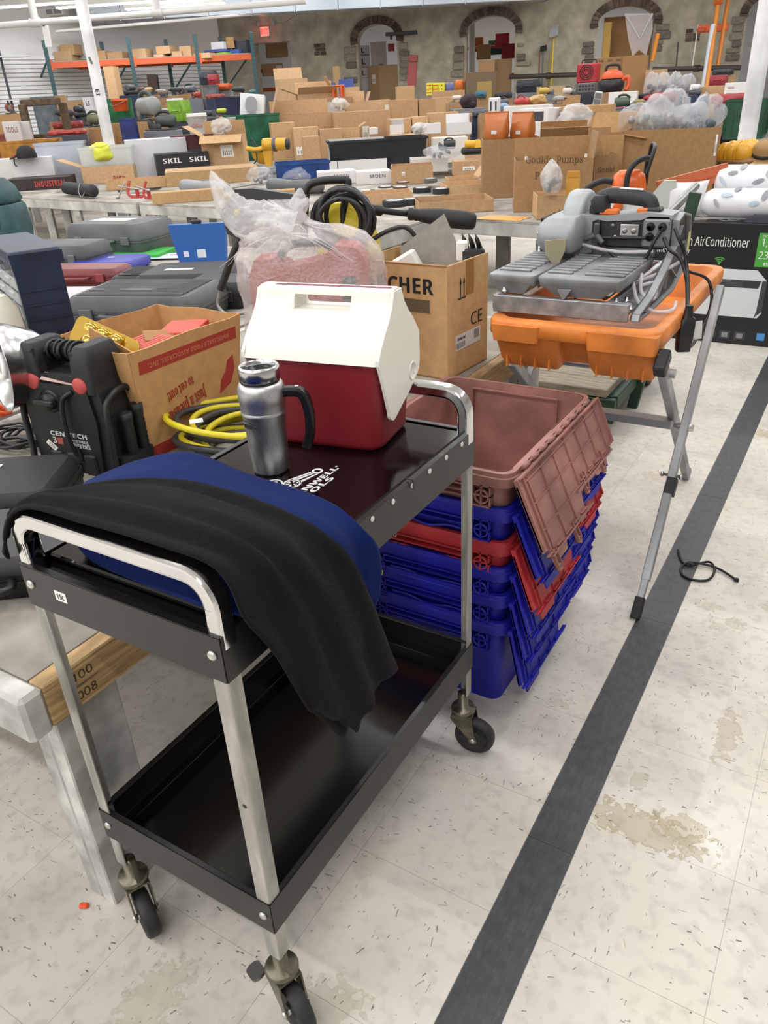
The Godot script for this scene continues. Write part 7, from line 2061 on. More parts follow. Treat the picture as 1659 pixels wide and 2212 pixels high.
	carton("stack of blue pads on a carton left of the first arch", Vector3(-11.22, 0.720, -16.24), Vector3(0.401, 1.113, 0.40), 0.74, {"hex": "475a9c", "plain": true})
	carton("narrow wooden board standing against the far wall", Vector3(-12.62, 0.720, -18.80), Vector3(0.177, 1.530, 0.10), 0.59, {"hex": "a98c60", "tape": false, "name": "wooden_board", "category": "board"})
	carton("brown carton at the left tables marked with letters", Vector3(-14.59, 0.680, -12.06), Vector3(0.413, 1.043, 0.50), 0.71, {"hex": "b3906a", "print": ["PS", 0.3, 0.9, 0.14, 0.08, "3c3228"]})
	carton("torn brown carton on top of the marked one", Vector3(-15.07, 0.680, -12.12), Vector3(0.182, 1.164, 0.30), 0.72, {"hex": "ad8b68"})
	carton("white carton with marker scribbles left of the column", Vector3(-14.24, 0.680, -12.12), Vector3(0.177, 1.094, 0.40), 0.69, {"hex": "d4d3d6", "plain": true, "print": ["LS", 0.0, 0.9, 0.4, 0.08, "3a3a40"]})
	carton("white carton behind the orange crates at the left edge", Vector3(-12.10, 0.640, -8.68), Vector3(0.247, 0.788, 0.40), 0.84, {"hex": "cfcac8", "plain": true, "print": ["TOOLS", 0.0, 0.85, 0.7, 0.1, "8f6a66"]})
	carton("white carton with a torn side left of the timber frame", Vector3(-12.08, 0.640, -8.90), Vector3(0.140, 0.778, 0.30), 0.83, {"hex": "cbc8c6", "plain": true})
	carton("tall brown carton strip behind the left rack post", Vector3(-16.86, 0.720, -15.22), Vector3(0.248, 1.758, 0.40), 0.49)
	carton("white appliance carton in the column seen through the first arch, topmost", Vector3(-14.69, 2.678, -23.51), Vector3(0.343, 0.256, 0.50), 0.56, {"hex": "d8d4d6", "plain": true, "print": ["L", -0.1, 0.5, 0.3, 0.5, "3a3a40"], "group": "white appliance cartons"})
	carton("white appliance carton in the column seen through the first arch, second down", Vector3(-14.60, 2.351, -23.36), Vector3(0.343, 0.306, 0.50), 0.56, {"hex": "d8d4d6", "plain": true, "print": ["L", -0.1, 0.5, 0.3, 0.5, "3a3a40"], "group": "white appliance cartons"})
	carton("white appliance carton in the column seen through the first arch, third down", Vector3(-14.53, 2.062, -23.22), Vector3(0.314, 0.271, 0.50), 0.56, {"hex": "d8d4d6", "plain": true, "print": ["L", -0.1, 0.5, 0.3, 0.5, "3a3a40"], "group": "white appliance cartons"})
	carton("white appliance carton in the column seen through the first arch, lowest", Vector3(-14.53, 0.010, -23.21), Vector3(0.300, 2.040, 0.50), 0.56, {"hex": "d8d4d6", "plain": true, "print": ["L", -0.1, 0.5, 0.3, 0.5, "3a3a40"], "group": "white appliance cartons"})
	carton("white carton wall right of the appliance column in the first arch", Vector3(-14.77, 0.010, -24.51), Vector3(0.498, 3.051, 0.50), 0.54, {"hex": "dad6d6", "plain": true, "sticker": [0.1, 0.7, 0.3, 0.2, "8c8488"]})
	carton("brown carton with a label low in the first arch", Vector3(-14.11, 0.010, -23.07), Vector3(0.267, 2.350, 0.40), 0.55, {"sticker": [0.0, 0.85, 0.4, 0.1]})
	carton("wide brown carton low in the first arch", Vector3(-13.75, 0.010, -23.37), Vector3(0.646, 2.352, 0.50), 0.53)
	carton("red boxed tool on the shelf seen through the first arch", Vector3(-14.18, 2.773, -24.31), Vector3(0.203, 0.198, 0.30), 0.53, {"hex": "b04a48", "plain": true})
	carton("brown carton left in the middle arch", Vector3(-10.53, 0.010, -23.47), Vector3(0.449, 2.278, 0.50), 0.42)
	carton("brown carton right in the middle arch", Vector3(-10.21, 0.010, -23.95), Vector3(0.493, 2.297, 0.50), 0.40)
	carton("huge brown carton wrapped in film behind the right arch", Vector3(-7.04, 0.010, -25.31), Vector3(1.322, 3.129, 0.80), 0.27, {"hex": "ab8254"})
	carton("tall yellowish carton edge standing left behind the right arch", Vector3(-7.30, 0.010, -24.23), Vector3(0.200, 2.971, 0.30), 0.29, {"hex": "c09a52"})
	carton("brown carton high on the shelf seen through the doorway", Vector3(-17.28, 2.780, -22.47), Vector3(0.654, 0.395, 0.50), 0.73)
	carton("brown carton on the lower shelf seen through the doorway", Vector3(-17.28, 2.276, -22.15), Vector3(0.639, 0.325, 0.50), 0.73, {"sticker": [0.3, 0.5, 0.3, 0.6]})
	carton("brown upper carton standing on another at the left of the rack shelf", Vector3(-18.41, 2.810, -15.44), Vector3(0.362, 0.238, 0.50), 0.45, {"group": "cartons on the rack shelf"})
	carton("brown lower carton at the left of the rack shelf", Vector3(-18.48, 2.682, -15.32), Vector3(0.444, 0.219, 0.50), 0.46, {"group": "cartons on the rack shelf"})
	carton("brown narrow carton right of the white column on the rack shelf", Vector3(-17.86, 2.658, -15.70), Vector3(0.152, 0.278, 0.50), 0.43, {"group": "cartons on the rack shelf"})
	carton("brown tilted carton third from the white column on the rack shelf", Vector3(-17.66, 2.647, -15.81), Vector3(0.280, 0.219, 0.50), 0.42, {"group": "cartons on the rack shelf"})
	carton("brown long low carton left of the second rack post", Vector3(-17.35, 2.629, -16.00), Vector3(0.409, 0.189, 0.50), 0.41, {"group": "cartons on the rack shelf"})
	carton("brown tall carton right of the second rack post", Vector3(-16.82, 2.620, -16.33), Vector3(0.362, 0.239, 0.50), 0.38, {"group": "cartons on the rack shelf"})
	carton("brown small carton at the middle of the rack shelf", Vector3(-16.42, 2.608, -16.58), Vector3(0.245, 0.110, 0.50), 0.36, {"group": "cartons on the rack shelf"})
	carton("brown crushed carton lying on the small middle one", Vector3(-16.34, 2.725, -16.70), Vector3(0.374, 0.169, 0.50), 0.36, {"group": "cartons on the rack shelf"})
	carton("brown carton with an open side near the third rack post", Vector3(-16.01, 2.595, -16.83), Vector3(0.269, 0.169, 0.50), 0.34, {"group": "cartons on the rack shelf"})
	carton("brown big carton leaning behind the third rack post", Vector3(-15.83, 2.605, -16.96), Vector3(0.304, 0.258, 0.50), 0.33, {"group": "cartons on the rack shelf"})
	carton("brown flat carton right of the third rack post", Vector3(-15.48, 2.575, -17.16), Vector3(0.444, 0.120, 0.50), 0.32, {"group": "cartons on the rack shelf"})
	carton("blue flat carton bridging the right end of the rack shelf", Vector3(-15.46, 2.722, -17.67), Vector3(0.629, 0.051, 0.50), 0.30, {"hex": "3f4f9a", "plain": true, "tape": false})
	carton("white box standing on the blue flat carton", Vector3(-15.40, 2.783, -17.68), Vector3(0.344, 0.161, 0.40), 0.30, {"hex": "d7d8de", "plain": true, "tape": false})
	carton("tan panel leaning at the right end of the rack shelf", Vector3(-15.16, 2.798, -17.80), Vector3(0.191, 0.243, 0.10), 0.53, {"hex": "b98f5c", "tape": false})
	carton("blue cartons at the right end of the rack shelf", Vector3(-15.08, 2.612, -17.92), Vector3(0.286, 0.153, 0.40), 0.28, {"hex": "4456a4", "plain": true, "tape": false})
	carton("lime green box on the rack shelf", Vector3(-15.19, 2.595, -17.56), Vector3(0.283, 0.101, 0.40), 0.29, {"hex": "86b03c", "plain": true, "tape": false})
	tote("black folding tote with a heavy rim in the middle", Vector3(-5.91, 0.620, -9.65), Vector3(1.332, 0.382, 0.60), 0.65, "25282c")
	tote("bright blue tote half hidden by the bag of fittings", Vector3(-6.02, 0.620, -8.10), Vector3(0.652, 0.227, 0.40), 0.71, "1f4d98")
	tote("cloudy plastic bin left of the yellow cloth bin", Vector3(-10.12, 0.620, -7.95), Vector3(0.681, 0.518, 0.50), 0.80, "c9d2e0", {"alpha": 0.5, "plain": true})
	tote("cloudy plastic bin heaped with yellow cloth", Vector3(-9.35, 0.620, -8.08), Vector3(0.741, 0.450, 0.50), 0.79, "dfe3e2", {"alpha": 0.45, "plain": true})
	tote("yellow-orange basket crate at the far left", Vector3(-11.65, 0.640, -8.58), Vector3(0.886, 0.518, 0.50), 0.80, "c98a2c")
	tote("red tote behind the orange basket crate", Vector3(-12.91, 0.640, -9.09), Vector3(0.494, 0.602, 0.50), 0.82, "a84a44")
	tote("green tote in front of the printed white panel", Vector3(-9.33, 0.640, -11.25), Vector3(0.915, 0.696, 0.50), 0.80, "1d6b4c")
	tote("navy tote left of the printed white panel", Vector3(-11.25, 0.680, -12.92), Vector3(0.513, 0.956, 0.50), 0.82, "23284f")
	tote("green bin holding the orange pot", Vector3(-12.98, 0.680, -11.73), Vector3(0.509, 1.025, 0.50), 0.73, "2a8352")
	tote("blue laundry bin right of the white column", Vector3(-11.05, 0.640, -10.13), Vector3(0.259, 0.741, 0.40), 0.72, "2c3a80")
	tote("grey storage bin behind the timber frame", Vector3(-15.55, 0.680, -12.20), Vector3(0.678, 1.164, 0.50), 0.70, "76828c")
	tote("grey bin behind the rack items at the right", Vector3(-13.83, 0.720, -15.37), Vector3(0.339, 1.214, 0.50), 0.56, "80838a")
	tote("dark green bin at the right behind the column", Vector3(-2.02, 0.640, -14.28), Vector3(0.633, 0.544, 0.50), 0.00, "1f5238")
	tote("dark tub on the right end of the rack shelf", Vector3(-15.05, 2.641, -18.15), Vector3(0.431, 0.326, 0.50), 0.27, "3c4048")
	tool_case("red long tool case left of the white column", Vector3(-11.62, 1.185, -9.32), Vector3(0.585, 0.073, 0.30), 0.79, "c4453f")
	tool_case("red folding tool case behind the pink one", Vector3(-12.18, 1.268, -9.82), Vector3(0.488, 0.111, 0.30), 0.79, "a83a36")
	tool_case("orange plastic case under the rack right part", Vector3(-13.73, 1.823, -15.71), Vector3(0.323, 0.131, 0.40), 0.51, "d9642c")
	tool_case("dark toolbox under the rack right part", Vector3(-14.52, 1.960, -16.10), Vector3(0.379, 0.298, 0.40), 0.52, "33343a")
	tool_case("red toolbox under the rack beside the dark one", Vector3(-14.24, 1.949, -15.95), Vector3(0.242, 0.219, 0.30), 0.52, "a83238")
	tool_case("teal toolbox before the middle arch", Vector3(-6.99, 1.386, -15.34), Vector3(0.194, 0.116, 0.30), 0.50, "3f7c92")
	tool_case("black toolbox below the leaning shovels", Vector3(-6.84, 1.426, -17.40), Vector3(0.513, 0.237, 0.40), 0.41, "2a2d38")
	tool_case("black tool case with pale trim on the middle right table", Vector3(-6.35, 1.354, -14.92), Vector3(0.322, 0.104, 0.30), 0.44, "33353a")
	tool_case("red tool case right of the vacuum at the far right", Vector3(-3.53, 1.367, -20.12), Vector3(0.340, 0.193, 0.40), 0.03, "b03a40")
	tool_case("dark grey tool case at the far right wall", Vector3(-3.70, 1.562, -21.48), Vector3(0.434, 0.120, 0.40), 0.03, "3a3d44")
	tool_case("coral red long case under the rack", Vector3(-12.90, 1.629, -14.44), Vector3(0.382, 0.096, 0.30), 0.52, "b9524c")
	tool_case("black flat case on the cloth right of the white carton", Vector3(-4.12, 1.229, -16.57), Vector3(0.344, 0.076, 0.40), 0.14, "2b2c30")
	tool_case("grey power tool case in the middle right goods", Vector3(-5.64, 1.153, -12.34), Vector3(0.243, 0.076, 0.40), 0.46, "5d646c")


func build_back() -> void:
	# long tables in rows
	var tl := -6.1
	for k in 3:
		bench(["long grey-white table with grinding wheels and pump cartons on it", "middle grey-white table with flat cartons and red clamps on it", "grey-white table far left under the white archive carton"][k], Vector3(-2.95 - k * 2.43, 0, -6.28 - k * 0.26), Vector3(2.4, 0.62, 1.3), deg_to_rad(tl), "long row of grey-white tables", 3)
	for k in 3:
		bench("plain table under the second-row bins and cartons, %s along the row" % ["first", "second", "third"][k], Vector3(-10.258, 0, -7.493) + Vector3(k * 2.5, 0, 0), Vector3(2.4, 0.62, 1.5), 0.0, "tables of the second row", 2)
	for k in 5:
		bench("plain table under the third-row tools and totes, %s along the row" % ["first", "second", "third", "fourth", "fifth"][k], Vector3(-13.83, 0, -10.222) + Vector3(k * 2.46, 0, -k * 0.43), Vector3(2.4, 0.64, 1.6), deg_to_rad(10), "tables of the third row", 2)
	for k in 7:
		bench("plain table under goods near the stone wall, %s from the rack side" % ["first", "second", "third", "fourth", "fifth", "sixth", "seventh"][k], Vector3(-17.034, 0, -12.707) + Vector3(k * 2.37, 0, -k * 0.8), Vector3(2.4, 0.7, 2.0), deg_to_rad(18), "tables of the far row", 2)
	back_cartons()
	back_room()
	front_row_goods()
	middle_goods()
	far_goods()


func back_room() -> void:
	# shell pieces seen through the openings
	struct("wall_rear_room", mb(Vector3(-17.181, 0, -31.439), Vector3(0, deg_to_rad(20.35), 0)).box(Vector3(0, CEIL / 2, 0), Vector3(40, CEIL, 0.3)), M("dededc", 0.7))
	for p in [Vector3(-24.15, 0, -27.966), Vector3(-19.169, 0, -24.871), Vector3(-16.085, 0, -26.712), Vector3(-12.722, 0, -28.722), Vector3(-8.657, 0, -31.15), Vector3(-4.512, 0, -30.935)].slice(1):
		strip_light(p + Vector3(0, 4.3, 0), deg_to_rad(20), "white fluorescent strip fitting in the room behind the stone wall")
	var seen := [Vector3(-16.789, 3.604, -13.33), Vector3(-15.79, 3.585, -14.489), Vector3(-14.985, 3.555, -15.786)]
	for k in 3:
		strip_light(seen[k], deg_to_rad(25), ["lit ceiling strip at the upper left corner, leftmost of three", "lit ceiling strip crossing behind the white column", "lit ceiling strip just left of the duct"][k], 4.0)
	# white pipe and hangers, duct along the stone wall
	var p := thing("ceiling_pipe", "long white sprinkler pipe running under the ceiling at upper left", "pipe", Vector3.ZERO)
	var a: Vector3 = Vector3(-15.425, 3.019, -10.728)
	var b: Vector3 = Vector3(-10.111, 3.16, -14.184)
	part(p, "pipe", mb().tube([a, b], 0.055, 12), M("dcdcda", 0.5))
	for k in [0.19, 0.555]:
		var q := a.lerp(b, k)
		part(p, "drop", mb().tube([q, Vector3(q.x, CEIL, q.z)], 0.07, 10), M("dcdcda", 0.5))
		part(p, "coupling", mb().tube([q - (b - a).normalized() * 0.1, q + (b - a).normalized() * 0.1], 0.08, 12), M("d2d2d0", 0.5))
	var p2 := thing("ceiling_pipe", "thin white pipe running below the silver duct", "pipe", Vector3.ZERO)
	part(p2, "pipe", mb().tube([Vector3(-17.933, 3.276, -14.682), Vector3(-13.752, 3.555, -18.853), Vector3(-7.651, 3.517, -22.693)], 0.035, 8), M("dededc", 0.5))
	var d := thing("air_duct", "silver sheet-metal duct along the top of the stone wall", "duct", Vector3.ZERO)
	var d0: Vector3 = Vector3(-18.236, 3.394, -15.775)
	var d1: Vector3 = Vector3(-8.488, 3.59, -22.613)
	var dir := (d1 - d0)
	dir.y = 0
	var n := 11
	for k in n:
		var c := d0 + dir * ((k + 0.5) / n)
		var m := mb(Vector3(c.x, 3.78, c.z), Vector3(0, atan2(-dir.z, dir.x), 0))
		m.box(Vector3.ZERO, Vector3(dir.length() / n - 0.01, 0.56, 0.7), 0.01)
		m.box(Vector3(dir.length() / n * 0.49, 0, 0), Vector3(0.03, 0.6, 0.74), 0.005)
		part(d, "section", m, M("b9c2cc", 0.35, 0.75))
	var vent := thing("ceiling_vent", "small louvered ceiling unit near the upper left strips", "vent", Vector3(-18.498, 3.749, -15.298), deg_to_rad(20))
	part(vent, "case", mb().box(Vector3(0, 0, 0), Vector3(0.5, 0.16, 0.3), 0.01), M("dcdcd8", 0.5))
	for k in 2:
		part(vent, "grille", mb().box(Vector3(-0.12 + k * 0.24, 0, 0.152), Vector3(0.2, 0.1, 0.01)), M("8f9092", 0.6))
	var sgn := thing("ceiling_sign", "white strip hanging from the ceiling pipe at upper left", "sign", Vector3(-14.675, 2.882, -11.789), deg_to_rad(25))
	part(sgn, "strip", mb(Vector3.ZERO, Vector3(0, 0, -0.05)).box(Vector3.ZERO, Vector3(0.13, 0.42, 0.03), 0.004), M("e2e2e0", 0.5))
	part(sgn, "dot", mb(Vector3(-0.01, 0.17, 0.016), Vector3(PI / 2, 0, 0)).lathe([[0.03, 0], [0.03, 0.01], [0, 0.01]], 12), M("303236", 0.5))
	# two slim white columns
	for k in 2:
		var f: Vector3 = [Vector3(-9.553, 0, -8.333), Vector3(-1.149, 0, -8.308)][k]
		var c := thing("support_column", ["slim white column standing among the goods at the left", "slim white column at the right edge behind the taped carton"][k], "column", f, deg_to_rad(35))
		part(c, "shaft", mb().lathe([[0.1, 0], [0.1, 0.02], [0.078, 0.03], [0.078, CEIL], [0, CEIL]], 20), M("dddcda", 0.55, 0, "grime", Vector3(0.6, 0.6, 0.6)))
		if k == 0:
			txt(c, "lettering", "EI", 0.08, 0.05, M("3c3e42", 0.6), Vector3(0.0, 1.72, 0.079), Vector3(0, 0, -PI / 2))
			part(c, "scuff", mb(Vector3(-0.01, 2.1, 0.077), Vector3(0, 0, 0.3)).box(Vector3.ZERO, Vector3(0.03, 0.09, 0.004)), M("6b6e70", 0.7))
	var ex := thing("exit_sign", "lit red exit sign on the stone wall over the doorway", "exit sign", Vector3(-16.188, 3.333, -20.573), deg_to_rad(20.35))
	var glow := StandardMaterial3D.new()
	glow.albedo_color = Color("d8443c")
	glow.emission_enabled = true
	glow.emission = Color(1.0, 0.2, 0.16)
	glow.emission_energy_multiplier = 0.9
	part(ex, "case", mb().box(Vector3.ZERO, Vector3(0.27, 0.24, 0.05), 0.006), M("e6e4e2", 0.5))
	txt(ex, "lettering", "EXIT", 0.2, 0.13, glow, Vector3(0, 0, 0.027))
	var el := OmniLight3D.new()
	el.name = "light"
	el.light_color = Color(1, 0.3, 0.25)
	el.light_energy = 0.06
	el.omni_range = 30
	el.omni_attenuation = 2.0
	el.shadow_enabled = true
	el.light_size = 0.1
	el.position = Vector3(0, 0, 0.12)
	ex.add_child(el)
	for k in 2:
		var em := thing("junction_box", ["small grey conduit box left above the exit sign", "small grey conduit box right above the exit sign"][k], "electrical box", [Vector3(-16.335, 3.523, -20.518), Vector3(-15.915, 3.541, -20.674)][k], deg_to_rad(20.35))
		part(em, "box", mb().box(Vector3.ZERO, Vector3(0.09, 0.13, 0.07), 0.006), M("8e949c", 0.5))
		part(em, "conduit", mb().tube([Vector3(0, 0, 0), Vector3([-0.12, 0.3][k], -0.05, 0), Vector3([-0.25, 0.8][k], [0.04, 0.2][k], 0)], 0.012, 6), M("9a927f", 0.5))
	var cam := thing("wall_speaker", "dark speaker high on the stone wall under the duct", "speaker", Vector3(-12.628, 3.718, -22.358), deg_to_rad(20.35))
	part(cam, "box", mb().box(Vector3.ZERO, Vector3(0.3, 0.14, 0.2), 0.01), M("4a4440", 0.6))
	part(cam, "bracket", mb().box(Vector3(0, 0.0, -0.15), Vector3(0.06, 0.06, 0.2)), M("3a3633", 0.6))
	# rack along the slatted wall
	var r := thing("pallet_rack", "blue-green pallet rack with orange beams along the slatted wall", "rack", Vector3.ZERO)
	var teal := M("35545a", 0.5, 0.2)
	var orange := M("c2552c", 0.5)
	var r0: Vector3 = Vector3(-18.617, 0, -13.987)
	var r1: Vector3 = Vector3(-14.602, 0, -17.714)
	var along := (r1 - r0).normalized()
	var back := Vector3(along.z, 0, -along.x)
	if back.dot(r0) < 0:
		back = -back
	var Y := 2.57
	for i in 4:
		var q := r0.lerp(r1, [0.12, 0.48, 0.775, 1.03][i])
		for e in 2:
			var w := q + back * (e * 1.1) - along * (0.75 * e)
			var post := part(r, "post", mb(w, Vector3(0, atan2(-along.z, along.x), 0)).box(Vector3(0, 1.55, 0), Vector3(0.09, 3.1, 0.08), 0.006), teal)
			var hole := mb(w, Vector3(0, atan2(-along.z, along.x), 0))
			for j in 20:
				hole.box(Vector3(0, 1.3 + j * 0.085, 0.041), Vector3(0.02, 0.035, 0.003))
			part(post, "slots", hole, M("1f3236", 0.7)).set_meta("kind", "stuff")
		for e in 3:
			var br := mb()
			var lo := q + back * (0.0 if e % 2 else 1.1) - along * (0.0 if e % 2 else 0.75)
			var hi := q + back * (1.1 if e % 2 else 0.0) - along * (0.75 if e % 2 else 0.0)
			bar(br, lo + Vector3(0, 0.3 + e * 0.8, 0), hi + Vector3(0, 1.1 + e * 0.8, 0), 0.04, 0.03)
			part(r, "brace", br, teal)
	for i in 3:
		for e in 2:
			var p0 := r0.lerp(r1, [0.12, 0.48, 0.775][i]) + back * (e * 1.1) - along * (0.75 * e)
			var p1 := r0.lerp(r1, [0.48, 0.775, 1.03][i]) + back * (e * 1.1) - along * (0.75 * e)
			var bm := mb()
			bar(bm, p0 + Vector3(0, Y, 0) + along * 0.05, p1 + Vector3(0, Y, 0) - along * 0.05, 0.05, 0.13)
			bar(bm, p0 + Vector3(0, Y, 0) + along * 0.05, p0 + Vector3(0, Y, 0) + along * 0.1, 0.06, 0.22)
			part(r, "beam", bm, orange)
		var c := r0.lerp(r1, [0.30, 0.63, 0.90][i]) + back * 0.55
		part(r, "shelf", mb(Vector3(c.x, Y + 0.075, c.z), Vector3(0, atan2(-along.z, along.x), 0)).box(Vector3.ZERO, Vector3((r1 - r0).length() * [0.36, 0.29, 0.26][i], 0.025, 1.05)), M("8f8a80", 0.7))
	var r2 := thing("pallet_rack", "orange-beamed shelf rack seen through the doorway", "rack", Vector3(-17.241, 0, -22.227), deg_to_rad(20.35))
	for y in [1.9, 2.42]:
		part(r2, "beam", mb().box(Vector3(0, y, 0), Vector3(2.4, 0.11, 0.05), 0.006), M("d05f2c", 0.5))
		part(r2, "shelf", mb().box(Vector3(0, y + 0.03, -0.5), Vector3(2.4, 0.02, 0.95)), M("8f8a80", 0.7))
	for x in [-1.15, 1.15]:
		part(r2, "post", mb().box(Vector3(x, 1.6, 0), Vector3(0.08, 3.2, 0.07), 0.005), teal)
	for k in 5:
		var q := [Vector3(-12.525, 2.482, -27.686), Vector3(-12.455, 2.623, -28.492), Vector3(-12.063, 2.783, -28.17), Vector3(-13.025, 2.739, -28.205), Vector3(-11.816, 2.469, -28.127)][k] as Vector3
		carton("%s box on the shelving seen through the middle arch" % ["tan", "teal", "pinkish red", "brown", "dark red"][k], q, Vector3(0.45, 0.42, 0.4), deg_to_rad(20), {"hex": ["b08c62", "3d7f78", "c0455c", "94704c", "96343c"][k]})
	var sh2 := thing("pallet_rack", "long shelving unit seen through the middle arch", "rack", Vector3(-12.464, 0, -28.337), deg_to_rad(20.35))
	for y in [1.2, 2.0, 2.85]:
		part(sh2, "shelf", mb().box(Vector3(0, y, -0.2), Vector3(3.0, 0.06, 1.2), 0.01), M("c9622f", 0.5))
	for x in [-1.5, 1.5]:
		part(sh2, "post", mb().box(Vector3(x, 1.6, 0.35), Vector3(0.08, 3.2, 0.07), 0.005), teal)
	var sh := thing("slat_shelf", "thin metal shelf brackets on the slatted wall at the far left", "shelf", Vector3(-18.565, 2.61, -13.454), deg_to_rad(70))
	part(sh, "upright", mb().box(Vector3(0.0, -0.6, 0), Vector3(0.05, 2.4, 0.05), 0.004), M("4c4f54", 0.4, 0.6))
	for y in [0.15, -0.75]:
		part(sh, "shelf_plate", mb().box(Vector3(0.1, y, 0.2), Vector3(0.9, 0.02, 0.4), 0.003), M("c9cacc", 0.4, 0.4))
	# things leaning on or fixed to the stone wall
	var wl := deg_to_rad(20.35)
	var bar1 := thing("wall_shelf", "black ledge sticking out at the right of the first arch", "shelf", Vector3(-12.378, 3.041, -21.816), wl)
	part(bar1, "ledge", mb().box(Vector3.ZERO, Vector3(0.88, 0.09, 0.16), 0.01), M("1f1e1e", 0.5))
	part(bar1, "bracket", mb().box(Vector3(-0.3, -0.08, -0.02), Vector3(0.05, 0.1, 0.12), 0.006), M("1f1e1e", 0.5))
	var lean := func(called: String, label: String, x0: Vector3, x1: Vector3, w: float, hex: String, tip := "", tip_len := 0.3, tip_w := 0.16):
		var t := thing(called, label, "tool", Vector3(x0.x, 0, x0.z))
		var o := Vector3(x0.x, 0, x0.z)
		part(t, "shaft", mb().tube([Vector3(x0.x, 0.0, x0.z) - o, x1 - o], w, 8), M(hex, 0.5))
		if tip:
			var h := mb()
			bar(h, x1 - o - (x1 - x0).normalized() * tip_len, x1 - o + (x1 - x0).normalized() * 0.03, tip_w, 0.04)
			part(t, "head", h, M(tip, 0.45, 0.3))
	lean.call("long_shovel", "brown-handled shovel leaning left in the group by the wall", Vector3(-8.512, 1.603, -22.407), Vector3(-8.802, 2.405, -23.137), 0.02, "6d4a33")
	lean.call("long_shovel", "grey-green pole with a dark head in the leaning tool group", Vector3(-8.437, 1.599, -22.451), Vector3(-8.736, 2.489, -23.232), 0.022, "5a6a66", "33363a", 0.12, 0.18)
	lean.call("long_shovel", "olive pole standing right in the leaning tool group", Vector3(-8.303, 1.613, -22.545), Vector3(-8.548, 2.325, -23.247), 0.02, "8a7a3a")
	lean.call("wrapped_pole", "yellow pole with a silver wrapped top leaning on the wall", Vector3(-8.156, 1.597, -22.359), Vector3(-8.587, 3.111, -23.59), 0.026, "d2b43a", "b9bcc2", 0.5, 0.24)
	lean.call("orange_pole", "left tall orange pole with clamps at the right wall", Vector3(-4.203, 1.606, -22.448), Vector3(-4.438, 3.265, -23.761), 0.055, "d98a3a", "d2652c", 0.2, 0.2)
	lean.call("orange_pole", "right tall orange pole crossing behind the first", Vector3(-4.106, 1.619, -22.787), Vector3(-4.259, 3.283, -24.02), 0.05, "d58336")
	lean.call("pale_plank", "pale blue-white plank leaning beside the orange poles", Vector3(-4.345, 1.653, -22.657), Vector3(-4.437, 2.675, -23.52), 0.075, "c9d3dc")
	lean.call("white_stick", "thin white stick leaning left of the orange poles", Vector3(-4.743, 1.785, -23.027), Vector3(-4.838, 2.713, -23.693), 0.015, "d8d6d2")
	lean.call("black_stick", "thin black rod leaning on the stone wall right of the arch", Vector3(-5.098, 1.878, -23.265), Vector3(-5.262, 2.382, -23.617), 0.018, "2c2b2b")
	var hb := thing("orange_bracket", "orange tool bar fixed crosswise behind the tall poles", "tool", Vector3(-4.477, 2.617, -23.726), wl)
	part(hb, "bar", mb().box(Vector3.ZERO, Vector3(0.72, 0.17, 0.08), 0.02), M("cf5a30", 0.5))
	part(hb, "tongue", mb().box(Vector3(-0.28, -0.02, 0.03), Vector3(0.2, 0.1, 0.08), 0.02), M("b24a28", 0.5))
	for k in 2:
		var pp := thing("floor_pipe", ["dark pipe run along the wall between the middle arches", "dark pipe run along the wall right of the wide arch"][k], "pipe", Vector3.ZERO)
		part(pp, "pipe", mb().tube([[Vector3(-9.372, 1.822, -22.405), Vector3(-7.481, 1.772, -23.033)], [Vector3(-5.732, 1.791, -23.211), Vector3(-3.617, 1.711, -23.289)]][k], 0.06, 10), M("3a3330", 0.5, 0.3))
		part(pp, "coupling", mb().tube([[Vector3(-8.428, 1.792, -22.715), Vector3(-8.321, 1.791, -22.781)], [Vector3(-4.715, 1.754, -23.294), Vector3(-4.591, 1.751, -23.236)]][k], 0.08, 10), M("3a3330", 0.5, 0.3))
	var rp := thing("leaning_panel", "red padded panel leaning on the wall right of the first arch", "panel", Vector3(-11.55, 1.717, -20.823), wl)
	part(rp, "panel", mb(Vector3.ZERO, Vector3(-0.12, 0, -0.08)).box(Vector3(0, 0.28, 0), Vector3(0.24, 0.56, 0.06), 0.01), M("94433f", 0.6))
	part(rp, "headrest", mb(Vector3.ZERO, Vector3(-0.12, 0, -0.08)).box(Vector3(0, 0.66, 0), Vector3(0.26, 0.17, 0.07), 0.02), M("8a3a38", 0.6))
	var wr := thing("film_wrap", "torn clear film hanging on the huge carton behind the arch", "plastic film", Vector3(-6.436, 2.631, -23.973), 0.2)
	part(wr, "film", mb().prism([Vector2(-0.35, 0.5), Vector2(0.35, 0.45), Vector2(0.4, 0.1), Vector2(0.3, -0.5), Vector2(0.1, -0.35), Vector2(-0.05, -0.5), Vector2(-0.2, -0.1)], -0.02, 0.02), film("e8e4e8", 0.3))
	part(wr, "fold", mb().tube([Vector3(-0.3, 0.45, 0.03), Vector3(0.1, -0.1, 0.05), Vector3(0.36, 0.45, 0.03)], 0.03, 6), film("f0eef2", 0.4))
	var og := thing("orange_slide", "orange board edge standing at the right arch jamb", "board", Vector3(-5.831, 2.09, -23.474), wl)
	part(og, "board", mb(Vector3.ZERO, Vector3(0, 0, -0.12)).box(Vector3(0, 0.2, 0), Vector3(0.07, 0.62, 0.3), 0.01), M("dc8a2c", 0.5))
	part(og, "edge", mb(Vector3.ZERO, Vector3(0, 0, -0.12)).box(Vector3(0.04, 0.2, 0), Vector3(0.02, 0.6, 0.28)), M("c9762a", 0.5))
	var cl2 := thing("support_column", "white column seen through the middle arch", "column", Vector3(-11.819, 0, -25.225))
	part(cl2, "shaft", mb().lathe([[0.12, 0], [0.1, 0.02], [0.1, CEIL], [0, CEIL]], 16), M("e2e2e0", 0.5))
